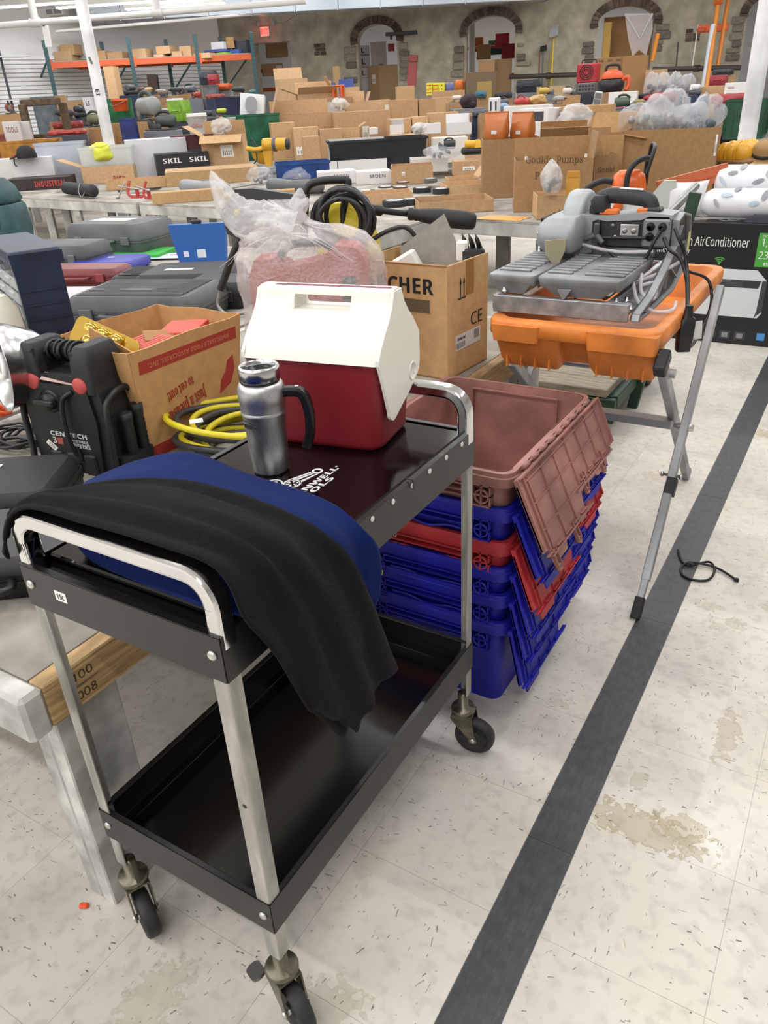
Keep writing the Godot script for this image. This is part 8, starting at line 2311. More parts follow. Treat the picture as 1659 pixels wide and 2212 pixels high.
	part(cl2, "base_plate", mb().box(Vector3(0, 0.01, 0), Vector3(0.3, 0.02, 0.3), 0.004), M("b9b9b6", 0.5))


func front_row_goods() -> void:
	# black ribbed roll with a strap
	var r := thing("fabric_roll", "black ribbed roll with a carrying loop at the left table edge", "roll", Vector3(-7.98, 0.631, -6.39), deg_to_rad(-18))
	var prof: Array = [[0, -0.42], [0.05, -0.42], [0.066, -0.4]]
	for k in 26:
		prof.append([0.07, -0.39 + k * 0.031])
		prof.append([0.064, -0.375 + k * 0.031])
	prof += [[0.05, 0.42], [0, 0.42]]
	part(r, "roll", mb(Vector3(0, 0.07, 0), Vector3(0, 0, PI / 2)).lathe(prof, 18), M("26272b", 0.6))
	part(r, "strap", mb().tube(spline([Vector3(0.14, 0.14, 0.03), Vector3(0.18, 0.06, 0.08), Vector3(0.27, 0.01, 0.09), Vector3(0.32, 0.07, 0.06)], 6), 0.006, 6), M("8a8d92", 0.5))
	part(r, "end_cap", mb(Vector3(-0.43, 0.07, 0), Vector3(0, 0, PI / 2)).lathe([[0, -0.02], [0.02, -0.02], [0.02, 0.01], [0, 0.01]], 10), M("b9bcc0", 0.4, 0.6))
	for k in 2:
		var c := thing("bar_clamp", ["left red clamp with a bent frame on the table edge", "right red clamp with a bent frame on the table edge"][k], "clamp", [Vector3(-7.075, 0.62, -6.37), Vector3(-6.818, 0.62, -6.317)][k], [0.3, -0.2][k])
		part(c, "frame", mb(Vector3(0, 0.012, 0), Vector3(-0.35, 0, 0)).sweep(spline([Vector3(-0.06, 0.17, 0), Vector3(-0.075, 0.05, 0), Vector3(-0.03, 0.005, 0), Vector3(0.08, 0.0, 0), Vector3(0.1, 0.02, 0)], 5), rrect(0.03, 0.02, 0.004, 2), Vector3(0, 0, 1)), M("b33a30", 0.45))
		part(c, "jaw", mb().box(Vector3(0.05, 0.05, 0), Vector3(0.04, 0.09, 0.03), 0.006), M("a5342c", 0.45))
		part(c, "screw", mb().tube([Vector3(-0.16, 0.13, 0.02), Vector3(0.1, 0.09, 0.02)], 0.007, 8), M("a5a7aa", 0.35, 0.8))
	var sb := thing("thin_bar", "thin pale steel bar leaning on the red clamps", "bar", Vector3(-7.254, 0.625, -6.307), 0)
	part(sb, "bar", mb().tube([Vector3.ZERO, Vector3(0.09, 0.16, -0.05)], 0.008, 8), M("b7b2aa", 0.4, 0.6))
	part(sb, "foot", mb().box(Vector3(-0.01, 0.005, 0), Vector3(0.05, 0.012, 0.03), 0.003), M("8f8c86", 0.4, 0.6))
	# grey tool body pieces
	for k in 2:
		var g := thing("plastic_shroud", ["long grey molded shroud lying before the flat carton", "dark grey blower tube lying behind the spray gun"][k], "machine part", [Vector3(-6.488, 0.63, -6.89), Vector3(-5.331, 0.63, -7.028)][k], deg_to_rad(-8))
		part(g, "body", mb(Vector3(0, 0.055, 0), Vector3(0, 0, PI / 2)).lathe([[0, -0.38], [0.05, -0.37], [0.07, -0.2], [0.06, 0.1], [0.075, 0.3], [0.07, 0.38], [0.045, 0.385], [0.04, 0.3], [0, 0.3]], 18), M(["8f9092", "5d5e60"][k], 0.45))
		part(g, "rib", mb().box(Vector3(0.1, 0.12, 0), Vector3(0.3, 0.012, 0.02), 0.004), M(["7c7d80", "4e4f52"][k], 0.5))
	film_bag("bag_of_fittings", "clear bag of metal fittings left of the blue tote", Vector3(-6.417, 0.62, -7.787), Vector3(0.46, 0.19, 0.3), 3)
	film_bag("bag_of_fittings", "clear bag of pale fittings right beside the bigger one", Vector3(-5.986, 0.62, -7.906), Vector3(0.36, 0.16, 0.28), 4)
	film_bag("bag_of_bolts", "clear bag of dark parts on the white tray carton", Vector3(-4.665, 0.782, -9.126), Vector3(0.44, 0.15, 0.3), 5, "c9ccd4", 0.3)
	# grinding wheels
	disc("thick plain grey wheel lying at the carton edge", Vector3(-4.277, 0.66, -6.614), 0.163, 0.035, "6e6e70")
	disc("thin dark disc behind the thick grey wheel", Vector3(-4.323, 0.66, -7.194), 0.078, 0.012, "3a3a3c")
	disc("thin dark disc right of the first thin one", Vector3(-4.133, 0.66, -7.165), 0.078, 0.012, "454548")
	disc("small dark disc at the back carton edge", Vector3(-4.366, 0.66, -7.622), 0.072, 0.01, "4c4c4e")
	disc("stack-high dark wheel with a silver label, left", Vector3(-3.696, 0.66, -6.813), 0.085, 0.045, "2f3032")
	disc("stack-high dark wheel with a silver label, right", Vector3(-3.469, 0.66, -6.76), 0.078, 0.045, "343538")
	disc("tall dark wheel standing out before the tray cartons", Vector3(-3.442, 0.66, -5.863), 0.104, 0.05, "303133")
	disc("second tall wheel tucked behind it", Vector3(-3.36, 0.66, -5.962), 0.065, 0.05, "3b3c3e")
	disc("silver topped drum by the brown cartons", Vector3(-4.063, 0.66, -7.677), 0.072, 0.04, "6b6c6e")
	disc("flat disc with a silver label in the long tray, left", Vector3(-3.115, 0.66, -6.025), 0.085, 0.012, "8a8b8d")
	disc("flat disc with a silver label in the long tray, right", Vector3(-2.922, 0.66, -6.08), 0.085, 0.012, "8a8b8d")
	disc("dark flared wheel standing by the pump carton", Vector3(-3.428, 0.66, -8.055), 0.085, 0.07, "3c3d40")
	var gp := pump
	txt(gp, "lettering", "Goulds  Pumps", 0.42, 0.062, M("57432f", 0.8), Vector3(0.0, 0.36, 0.2265), Vector3(0, 0, -0.03), 400, "Droid Serif", true)
	txt(gp, "lettering", "Pu", 0.08, 0.05, M("57432f", 0.8), Vector3(-0.1, 0.26, 0.2265), Vector3.ZERO, 400, "Droid Serif", true)
	for k in 2:
		part(gp, "price_sticker", mb().box(Vector3([-0.21, 0.23][k], 0.385, 0.2265), Vector3(0.02, 0.025, 0.001)), M("e4e2da", 0.7))
	# orange bags, small film bag, yellow envelope, loose orange sheet
	for k in 2:
		var b := thing("orange_sack", ["left crinkled orange bag on the upright carton", "right crinkled orange bag on the upright carton"][k], "bag", [Vector3(-3.012, 1.096, -6.944), Vector3(-2.816, 1.085, -7.061)][k], [0.1, -0.2][k])
		part(b, "bag", mb().loft([[0, 0.19, 0.12, 0.03], [0.05, 0.215, 0.14, 0.04], [0.12, 0.2, 0.12, 0.035, 0.006], [0.16, 0.21, 0.06, 0.02], [0.2, 0.215, 0.015, 0.005]], 4), M("b8682f", 0.32, 0, "bump", Vector3(3, 3, 3)))
		part(b, "crimp", mb().box(Vector3(0, 0.2, 0), Vector3(0.216, 0.02, 0.018), 0.004), M("a85a28", 0.35))
		part(b, "printing", mb().box(Vector3(0, 0.05, 0.068), Vector3(0.05, 0.03, 0.01), 0.003), M("dcd4d0", 0.6))
	film_bag("small_bag", "clear bag of pale parts in the small carton", Vector3(-2.017, 0.799, -5.637), Vector3(0.17, 0.2, 0.14), 7, "ecebe9", 0.4)
	var en := thing("envelope", "yellow padded envelope standing in the small carton", "envelope", Vector3(-1.9, 0.765, -5.758), 0.2)
	part(en, "body", mb().loft([[-0.06, 0.09, 0.02, 0.008], [0.1, 0.1, 0.024, 0.01], [0.17, 0.085, 0.012, 0.005]], 3), M("d49c3c", 0.6))
	part(en, "flap", mb().box(Vector3(0, 0.15, 0.01), Vector3(0.08, 0.04, 0.004)), M("c98f34", 0.6))
	var pe := thing("envelope", "flat orange envelope lying at the table corner", "envelope", Vector3(-2.385, 0.622, -5.664), deg_to_rad(-4))
	part(pe, "sheet", mb().box(Vector3.ZERO, Vector3(0.36, 0.004, 0.2), 0.001), M("e0a05c", 0.7))
	part(pe, "flap", mb().box(Vector3(0.1, 0.003, 0.02), Vector3(0.1, 0.002, 0.1)), M("d8954f", 0.7))
	for k in 5:
		var s := Vector3(-1.788, 1.131, -7.137) + Vector3(0.511, -0.022, -0.175) * (k / 4.0) - Vector3(0.12, 0.06, 0.25)
		film_bag("bag_of_parts", "clear crumpled bag heaped in the huge taped carton, %s from its left edge" % ["first", "second", "third", "fourth", "fifth"][k], s, Vector3(0.3, 0.24 + 0.05 * (k % 3), 0.3), 11 + k, "dfe2e6", 0.28, "clear bags in the huge carton", ["8c9096", "4d6f7c", "9b8f86"][k % 3])
	# yellow hard hats and a straw hat
	var tray := carton("brown carton under the yellow hard hats by the column", Vector3(-1.087, 0.62, -7.612), Vector3(0.42, 0.24, 0.4), deg_to_rad(-30), {"hex": "8a6a45", "tape": false})
	for k in 3:
		var h := thing("hard_hat", ["left yellow hard hat in the row by the column", "middle yellow hard hat in the row by the column", "right yellow hard hat in the row by the column"][k], "hard hat", [Vector3(-1.178, 0.791, -7.642), Vector3(-1.11, 0.799, -7.624), Vector3(-1.036, 0.807, -7.608)][k], deg_to_rad(-30))
		part(h, "shell", mb(Vector3(0, 0.08, 0), Vector3(1.25, 0, 0.1)).lathe([[0.135, 0], [0.115, 0.01], [0.11, 0.04], [0.095, 0.09], [0.06, 0.125], [0, 0.138]], 20), M("dfa52a", 0.35))
		part(h, "ridge", mb(Vector3(0, 0.08, 0), Vector3(1.25, 0, 0.1)).tube(spline([Vector3(0, 0.02, 0.113), Vector3(0, 0.1, 0.085), Vector3(0, 0.142, 0), Vector3(0, 0.1, -0.085)], 5), 0.012, 6), M("d79c24", 0.35))
	var sh := thing("straw_hat", "straw hat at the right edge above the green board", "hat", Vector3(-0.883, 0.875, -7.547), 0.4)
	part(sh, "brim", mb(Vector3.ZERO, Vector3(0.3, 0, 0.1)).lathe([[0.21, 0.0], [0.212, 0.006], [0.1, 0.02], [0.095, 0.012], [0.21, 0.0]], 28), M("b08a58", 0.8, 0, "fine", Vector3(20, 20, 20)))
	part(sh, "crown", mb(Vector3.ZERO, Vector3(0.3, 0, 0.1)).lathe([[0.1, 0.012], [0.095, 0.09], [0.075, 0.115], [0, 0.11]], 24), M("b08a58", 0.8, 0, "fine", Vector3(20, 20, 20)))
	part(sh, "band", mb(Vector3.ZERO, Vector3(0.3, 0, 0.1)).lathe([[0.1, 0.02], [0.103, 0.022], [0.1, 0.045], [0.098, 0.046]], 24), M("2e2a28", 0.7))
	# cord on the floor
	var fc := thing("bungee_cord", "thin black cord looped on the floor over the dark stripe", "cord", Vector3.ZERO)
	part(fc, "cord", mb().tube(spline([Vector3(-0.352, 0.006, -2.469), Vector3(-0.324, 0.005, -2.401), Vector3(-0.295, 0.005, -2.386), Vector3(-0.243, 0.012, -2.425), Vector3(-0.217, 0.006, -2.39), Vector3(-0.224, 0.005, -2.324), Vector3(-0.263, 0.005, -2.301), Vector3(-0.303, 0.005, -2.315), Vector3(-0.317, 0.005, -2.362), Vector3(-0.295, 0.012, -2.395), Vector3(-0.216, 0.008, -2.405), Vector3(-0.144, 0.006, -2.36)], 6), 0.004, 7), M("161617", 0.6))
	part(fc, "knot", mb(Vector3(-0.297, 0.008, -2.39)).loft([[-0.006, 0.018, 0.014, 0.005], [0.006, 0.018, 0.014, 0.005]], 3), M("161617", 0.6))
	part(fc, "end_tip", mb(Vector3(-0.144, 0.007, -2.36)).loft([[-0.006, 0.016, 0.01, 0.004], [0.005, 0.014, 0.01, 0.004]], 3), M("111112", 0.5))


func middle_goods() -> void:
	# yellow chop saw on its grey base
	var s := thing("chop_saw", "yellow chop saw on a grey base left of the carton row", "chop saw", Vector3(-7.327, 0.62, -9.087), deg_to_rad(20))
	var yl := M("d6a22c", 0.4)
	part(s, "base", mb().loft([[0, 0.5, 0.34, 0.05], [0.05, 0.52, 0.36, 0.05], [0.07, 0.46, 0.3, 0.05]], 4), M("77797c", 0.45, 0.5))
	part(s, "turntable", mb().lathe([[0.16, 0.06], [0.16, 0.1], [0, 0.1]], 20), M("8a8c8f", 0.4, 0.6))
	part(s, "arm", mb().prism([Vector2(-0.03, 0.08), Vector2(0.05, 0.08), Vector2(0.08, 0.3), Vector2(0.02, 0.36), Vector2(-0.05, 0.28)], -0.04, 0.04), yl)
	part(s, "motor", mb(Vector3(0.12, 0.36, 0), Vector3(0, 0, PI / 2)).lathe([[0, -0.18], [0.06, -0.18], [0.075, -0.16], [0.08, 0.06], [0.085, 0.08], [0.08, 0.16], [0, 0.16]], 20), yl)
	part(s, "motor_band", mb(Vector3(0.12, 0.36, 0), Vector3(0, 0, PI / 2)).lathe([[0.083, -0.03], [0.088, -0.02], [0.088, 0.01], [0.083, 0.02]], 20), M("55565a", 0.5))
	part(s, "motor_end", mb(Vector3(0.3, 0.36, 0), Vector3(0, 0, PI / 2)).lathe([[0, -0.02], [0.07, -0.02], [0.07, 0.02], [0, 0.02]], 18), M("2b2c2e", 0.5))
	part(s, "handle", mb().tube(spline([Vector3(-0.02, 0.33, 0.04), Vector3(-0.12, 0.31, 0.06), Vector3(-0.22, 0.32, 0.06), Vector3(-0.27, 0.33, 0.06)], 5), 0.03, 10), yl)
	part(s, "blade_guard", mb(Vector3(-0.08, 0.27, -0.02), Vector3(PI / 2, 0, 0)).lathe([[0, -0.03], [0.14, -0.03], [0.15, 0], [0.14, 0.03], [0, 0.03]], 24, PI), yl)
	part(s, "cord", mb().tube(spline([Vector3(-0.12, 0.35, 0.05), Vector3(-0.2, 0.45, 0.02), Vector3(-0.12, 0.2, 0.1), Vector3(-0.25, 0.1, 0.1), Vector3(-0.3, 0.1, 0.0)], 6), 0.008, 6), M("26272a", 0.5))
	power_tool("yellow angle grinder left of the black tote", Vector3(-6.379, 0.62, -8.621), 0.3, 0.3, "d9a02c", "3a3a3c")
	power_tool("grey hoover-like sander touching the black tote", Vector3(-6.075, 0.62, -8.547), 0.28, -0.3, "5a5c60", "4a4c50")
	power_tool("yellow and black drill right of the black tote", Vector3(-4.173, 0.832, -8.931), 0.26, 0.5, "d9a62a", "2a2a2c")
	power_tool("dark drill with a black grip left of the yellow one", Vector3(-4.585, 0.884, -9.107), 0.2, 0.5, "3a3b3e", "26272a")
	# big grey saw, mower engine, green things on the third row
	power_tool("big grey circular table saw with a curved fender", Vector3(-11.961, 1.302, -11.425), 0.8, -0.3, "8f9390", "4a4e50", {"guard": "a2a6a4"})
	power_tool("dark engine block right of the grey saw", Vector3(-11.017, 1.154, -10.853), 0.5, 0.4, "474c4e", "2c2e30")
	power_tool("olive helmet-like motor left of the white column", Vector3(-12.252, 1.261, -10.407), 0.42, 0.2, "6c6f52", "3a3c34")
	power_tool("black and gold tool at the foot of the white column", Vector3(-9.713, 0.62, -8.721), 0.36, 0.1, "2c2c2e", "2a2a2a", {"guard": "b08a3a"})
	var lg := tool_case("lime green tool case standing on edge", Vector3(-11.254, 1.274, -11.585), Vector3(0.34, 0.34, 0.3), deg_to_rad(10), "8fc43a")
	power_tool("lime tool with a black grip right of the lime case", Vector3(-10.65, 1.328, -12.002), 0.24, 0.6, "b4c42c", "3a3a34")
	power_tool("black sander on a dark base behind the green tote", Vector3(-10.488, 1.254, -11.52), 0.3, 0.9, "3a3c40", "55585c")
	pail("white bucket with a red printed mark in the middle left", Vector3(-9.044, 1.093, -9.643), 0.15, 0.31, "dcd9d4", {"print": "TOOLS", "ink": "b8483f", "turn": 0.6})
	pail("white pail stacked behind the lime case", Vector3(-12.151, 1.361, -12.418), 0.16, 0.3, "d6d4d0", {"turn": 0.4})
	pail("second white pail below the stacked one", Vector3(-11.919, 1.277, -11.973), 0.16, 0.22, "d0cecb", {"turn": 0.9})
	pail("orange flower pot in the green bin", Vector3(-12.587, 1.492, -11.418), 0.15, 0.2, "dc5f2c", {"name": "flower_pot", "category": "pot"})
	pail("white jar lid tub on the green tote", Vector3(-9.289, 1.242, -10.658), 0.1, 0.07, "e2e0dc", {"name": "plastic_tub", "category": "tub"})
	# timber frame
	var tf := thing("timber_frame", "rough brown timber frame standing at the left", "frame", Vector3(-12.001, 1.159, -9.156), deg_to_rad(20))
	on_top("timber frame", tf.position, 0.9)
	var tw := M("6f5d48", 0.85, 0, "streak", Vector3(2, 2, 9))
	part(tf, "post", mb().box(Vector3(-0.27, 0.25, 0), Vector3(0.11, 0.5, 0.1), 0.01), tw)
	part(tf, "post", mb().box(Vector3(0.27, 0.25, -0.3), Vector3(0.11, 0.5, 0.1), 0.01), tw)
	part(tf, "lintel", mb().box(Vector3(0, 0.52, -0.1), Vector3(0.68, 0.1, 0.12), 0.012), tw)
	part(tf, "sill", mb().box(Vector3(0.02, 0.03, -0.1), Vector3(0.74, 0.06, 0.14), 0.01), tw)
	# yellow cloth in the clear bin, cap on the archive carton
	var nz := FastNoiseLite.new()
	nz.seed = 61
	nz.frequency = 0.03
	var yc := thing("yellow_cloth", "bright yellow cloth heaped in the cloudy plastic bin", "cloth", Vector3(-9.3, 0.991, -7.937), 0)
	part(yc, "cloth", mb().lump(Vector3(0, 0.0, 0), Vector3(0.36, 0.24, 0.3), nz, 0.3, 14, 0.1), M("d9de4e", 0.85))
	part(yc, "fold", mb().lump(Vector3(0.06, 0.07, 0.02), Vector3(0.2, 0.1, 0.18), nz, 0.3, 10, 0.1), M("d2d848", 0.85))
	var cap := thing("knit_cap", "black and red cap on the white archive carton", "cap", Vector3(-10.064, 1, -7.324), 0.3)
	part(cap, "crown", mb().lathe([[0.13, -0.02], [0.13, 0.03], [0.11, 0.09], [0.06, 0.13], [0, 0.14]], 18), M("1d1b1e", 0.8))
	part(cap, "brim", mb(Vector3(-0.12, 0.0, 0.05), Vector3(0.1, 0.4, 0.25)).loft([[0, 0.2, 0.16, 0.06], [0.015, 0.19, 0.15, 0.06]], 4), M("241d1f", 0.8))
	part(cap, "red_band", mb(Vector3(-0.08, 0.035, 0.07), Vector3(0.1, 0.4, 0.35)).box(Vector3.ZERO, Vector3(0.16, 0.02, 0.02), 0.004), M("b0463c", 0.7))
	var strap := thing("black_strap", "black strap hanging on the white carton at left", "strap", Vector3(-10.099, 1, -7.168), 0.2)
	part(strap, "strap", mb().tube(spline([Vector3(0.02, 0.03, 0), Vector3(0, -0.02, 0.03), Vector3(-0.01, -0.08, 0.03), Vector3(0.01, -0.1, 0.03)], 5), 0.008, 6), M("232326", 0.7))
	part(strap, "buckle", mb().box(Vector3(0.01, -0.105, 0.03), Vector3(0.03, 0.02, 0.012), 0.004), M("3a3a3d", 0.5))
	var ph := thing("display_board", "white printed panel leaning over the green tote", "panel", Vector3(-9.725, 1.292, -11.759), deg_to_rad(30))
	part(ph, "panel", mb(Vector3.ZERO, Vector3(-0.25, 0, -0.12)).box(Vector3(0, 0.17, 0), Vector3(0.42, 0.36, 0.12), 0.004), M("dcdcde", 0.4))
	part(ph, "printing", mb(Vector3.ZERO, Vector3(-0.25, 0, -0.12)).prism(rrect(0.2, 0.26, 0.09, 5), 0.061, 0.063), M("8e8e92", 0.5)).position = Vector3(0.02, 0.17, 0.045)
	part(ph, "printing", mb(Vector3.ZERO, Vector3(-0.25, 0, -0.12)).prism(rrect(0.12, 0.12, 0.05, 5), 0.064, 0.066), M("cfcfd2", 0.5)).position = Vector3(0.02, 0.15, 0.045)
	var st := thing("orange_stool", "orange plastic step stool among the brown cartons", "stool", Vector3(-9.255, 1.525, -13.818), 0.2)
	on_top("orange step stool", st.position)
	part(st, "seat", mb().box(Vector3(0, 0.19, 0), Vector3(0.2, 0.03, 0.16), 0.01), M("e0641f", 0.45))
	for x in [-0.08, 0.08]:
		for z in [-0.06, 0.06]:
			part(st, "leg", mb().box(Vector3(x, 0.09, z), Vector3(0.04, 0.18, 0.03), 0.006), M("d85c1c", 0.45))
	film_bag("clear_wrap", "white paper and film heaped on the carton bank", Vector3(-8.297, 1.305, -12.403), Vector3(0.4, 0.2, 0.3), 21, "e4e2de", 0.5)
	film_bag("clear_wrap", "clear bag spilling out of the open carton at left", Vector3(-8.061, 1.116, -9.07), Vector3(0.34, 0.2, 0.25), 22, "e6e2de", 0.4)
	film_bag("clear_wrap", "clear film lump left of the tall hand-hole carton", Vector3(-2.67, 1.081, -8.025), Vector3(0.3, 0.24, 0.25), 23, "e6e6ea", 0.35)
	film_bag("clear_wrap", "white film packet between flats and drill tools", Vector3(-5.661, 0.998, -10.381), Vector3(0.2, 0.14, 0.2), 24, "dedcda", 0.6)
	film_bag("clear_wrap", "clear bag with blue parts right of the orange bags", Vector3(-2.882, 1.044, -8.405), Vector3(0.22, 0.2, 0.2), 25, "dfe2e8", 0.35, "", "3d8c9c")


func far_goods() -> void:
	# red-topped black tables at the right
	var tb := thing("draped_table", "black table with red cloths in front of the right arch", "table", Vector3(-3.617, 0, -17.064), deg_to_rad(28))
	part(tb, "drape", mb().box(Vector3(0, 0.5, 0), Vector3(2.6, 1.0, 1.2), 0.01), M("28282c", 0.8))
	part(tb, "cover", mb().box(Vector3(-0.9, 1.0, 0.02), Vector3(0.9, 0.22, 1.2), 0.02), M("8f2f34", 0.85))
	part(tb, "cover", mb().box(Vector3(0.75, 1.02, 0.02), Vector3(1.0, 0.18, 1.2), 0.02), M("8a2c32", 0.85))
	var nz := FastNoiseLite.new()
	nz.seed = 83
	nz.frequency = 0.02
	var rm := thing("red_cloth", "mound of dark red cloth on the black table", "cloth", Vector3(-3.883, 1.189, -16.469), 0)
	part(rm, "cloth", mb().lump(Vector3(0, 0.03, 0), Vector3(0.6, 0.2, 0.5), nz, 0.3, 14, 0.1), M("96343a", 0.85))
	part(rm, "fold", mb().lump(Vector3(0.16, 0.05, 0.05), Vector3(0.3, 0.16, 0.3), nz, 0.3, 10, 0.1), M("8d2f35", 0.85))
	var rm2 := thing("red_cloth", "second red cloth heap right, by the column", "cloth", Vector3(-2.39, 1.118, -15.219), 0)
	on_top("second red cloth heap", Vector3(-2.39, 1.118, -15.219))
	part(rm2, "cloth", mb().lump(Vector3(0, 0.03, 0), Vector3(0.7, 0.22, 0.5), nz, 0.3, 14, 0.1), M("8c2f33", 0.85))
	part(rm2, "fold", mb().lump(Vector3(-0.2, 0.06, 0.05), Vector3(0.3, 0.16, 0.3), nz, 0.3, 10, 0.1), M("96343a", 0.85))
	var sp := thing("metal_speaker", "silver grilled speaker standing on the lettered carton", "speaker", Vector3(-3.361, 1.24, -10.916), deg_to_rad(15))
	part(sp, "cabinet", mb(Vector3.ZERO, Vector3(0, 0, -0.15)).box(Vector3(0, 0.08, 0), Vector3(0.1, 0.17, 0.09), 0.01), M("b4b6ba", 0.4, 0.4))
	for k in 2:
		part(sp, "grille", mb(Vector3.ZERO, Vector3(0, 0, -0.15)).box(Vector3(0, 0.045 + k * 0.07, 0.046), Vector3(0.08, 0.06, 0.004), 0.002), M("6c6e72", 0.5))
	# red generator and grille speaker, black and orange vacuum
	var g := thing("generator", "red generator box with a dark round fan grille", "generator", Vector3(-5.916, 1.547, -18.502), deg_to_rad(10))
	on_top("red generator", Vector3(-5.916, 1.547, -18.502))
	part(g, "housing", mb().box(Vector3(0, 0.18, 0), Vector3(0.44, 0.36, 0.4), 0.02), M("b0242e", 0.45))
	for k in 3:
		part(g, "grille_ring", mb(Vector3(-0.02, 0.2, 0.2), Vector3(PI / 2, 0, 0)).lathe([[0.05 + k * 0.04, 0], [0.05 + k * 0.04, 0.012], [0.065 + k * 0.04, 0.012], [0.065 + k * 0.04, 0]], 20), M("3a1a1e", 0.5))
	part(g, "top_handle", mb().tube(spline([Vector3(-0.15, 0.36, 0), Vector3(-0.12, 0.43, 0), Vector3(0.12, 0.43, 0), Vector3(0.15, 0.36, 0)], 5), 0.014, 8), M("2a2a2c", 0.5))
	var gr := thing("amplifier", "grey amplifier with a grid front below the red generator", "amplifier", Vector3(-5.711, 1.366, -17.844), deg_to_rad(8))
	part(gr, "case", mb().box(Vector3(0, 0.09, 0), Vector3(0.36, 0.18, 0.3), 0.01), M("6a6a6c", 0.5))
	for k in 10:
		part(gr, "vent", mb().box(Vector3(-0.13 + (k % 5) * 0.065, 0.06 + (k / 5) * 0.06, 0.151), Vector3(0.045, 0.035, 0.004)), M("2c2c2e", 0.6))
	var v := thing("shop_vacuum", "black and orange shop vacuum on the table before the arch", "vacuum", Vector3(-5.149, 1.353, -17.654), 0.3)
	on_top("shop vacuum", Vector3(-5.149, 1.353, -17.654))
	part(v, "drum", mb().lathe([[0, 0], [0.2, 0], [0.24, 0.06], [0.25, 0.2], [0.2, 0.24], [0, 0.24]], 20), M("26262a", 0.45))
	part(v, "head", mb().lathe([[0.22, 0.24], [0.22, 0.28], [0.17, 0.36], [0.08, 0.4], [0, 0.4]], 20), M("dc5a2a", 0.45))
	part(v, "handle", mb().tube(spline([Vector3(-0.14, 0.36, 0), Vector3(-0.1, 0.47, 0), Vector3(0.1, 0.47, 0), Vector3(0.14, 0.36, 0)], 5), 0.025, 8), M("222224", 0.5))
	part(v, "hose", mb().tube(spline([Vector3(0.2, 0.2, 0.1), Vector3(0.3, 0.25, 0.12), Vector3(0.32, 0.1, 0.15), Vector3(0.27, 0.02, 0.18)], 5), 0.04, 8), M("d4552a", 0.5))
	for k in 4:
		film_bag("bagged_goods", "clear bag of dark goods left of the tan tray carton, %s along the pile" % ["first", "second", "third", "fourth"][k], Vector3(-4.208, 1.218, -17.088) + Vector3(0.625, -0.029, -0.109) * (k / 3.0), Vector3(0.3, 0.42, 0.3), 31 + k, "d6d9de", 0.35, "bagged goods on the far right table", ["4a5260", "3a4048", "b9b4b0", "50443e"][k])
	var wt := thing("wireless_tester", "white and black upright tester right of the grey case", "instrument", Vector3(-5.373, 1.186, -12.296), 0.1)
	on_top("upright tester", Vector3(-5.373, 1.186, -12.296))
	part(wt, "body", mb().box(Vector3(0, 0.1, 0), Vector3(0.16, 0.21, 0.12), 0.015), M("d2d4d8", 0.45))
	for k in 2:
		part(wt, "black_strip", mb().box(Vector3(-0.04 + k * 0.08, 0.09, 0.061), Vector3(0.025, 0.13, 0.004)), M("2a2a2e", 0.5))
	film_bag("blue_pouch", "blue and white pouch beside the upright tester", Vector3(-5.343, 1.188, -12.585), Vector3(0.2, 0.12, 0.16), 44, "8fb0dc", 0.7)
	var bb := thing("black_backpack", "dark maroon bag slumped among the middle goods", "bag", Vector3(-6.312, 1.244, -13.352), 0)
	on_top("dark maroon bag", Vector3(-6.312, 1.244, -13.352))
	part(bb, "bag", mb().lump(Vector3(0, 0.1, 0), Vector3(0.28, 0.24, 0.25), nz, 0.3, 14, 0.1), M("2e1c24", 0.8))
	part(bb, "pocket", mb().lump(Vector3(0.1, 0.05, 0.08), Vector3(0.16, 0.12, 0.1), nz, 0.2, 10), M("241a20", 0.8))
	var rb := thing("red_bag", "red soft bag lying before the leaning tools", "bag", Vector3(-5.72, 1.249, -14.268), 0)
	on_top("red soft bag", Vector3(-5.72, 1.249, -14.268))
	part(rb, "bag", mb().lump(Vector3(0, 0.05, 0), Vector3(0.28, 0.14, 0.22), nz, 0.25, 12), M("b84a48", 0.7))
	part(rb, "strap", mb().tube(spline([Vector3(-0.08, 0.1, 0.05), Vector3(0, 0.15, 0.06), Vector3(0.08, 0.1, 0.05)], 5), 0.01, 6), M("8f3434", 0.7))
	var tc := thing("tan_cloth", "tan crumpled paper right of the red bag", "paper", Vector3(-5.494, 1.25, -14.412), 0)
	on_top("tan crumpled paper", Vector3(-5.494, 1.25, -14.412))
	part(tc, "paper", mb().lump(Vector3(0, 0.06, 0), Vector3(0.3, 0.15, 0.24), nz, 0.4, 12, 0.2), M("b99a66", 0.8))
	part(tc, "fold", mb().lump(Vector3(0.06, 0.1, 0.04), Vector3(0.14, 0.08, 0.12), nz, 0.4, 8, 0.2), M("c2a470", 0.8))
	# boxed goods before the wall
	for k in 3:
		var y := thing("chain_box", ["left bright yellow box with red bands", "middle bright yellow box with red bands", "right bright yellow box with black marks"][k], "box", [Vector3(-8.94, 1.475, -16.944), Vector3(-8.818, 1.468, -17.017), Vector3(-8.601, 1.462, -16.882)][k], 0.2)
		part(y, "box", mb().box(Vector3(0, 0.12, 0), Vector3(0.13, 0.24, 0.13), 0.004), M("dcd332", 0.5))
		for j in 3:
			part(y, "band", mb().box(Vector3(0, 0.05 + j * 0.07, 0.0655), Vector3(0.11 if k < 2 else 0.03, 0.02, 0.002)), M("b8402c" if k < 2 else "2a2a24", 0.6))
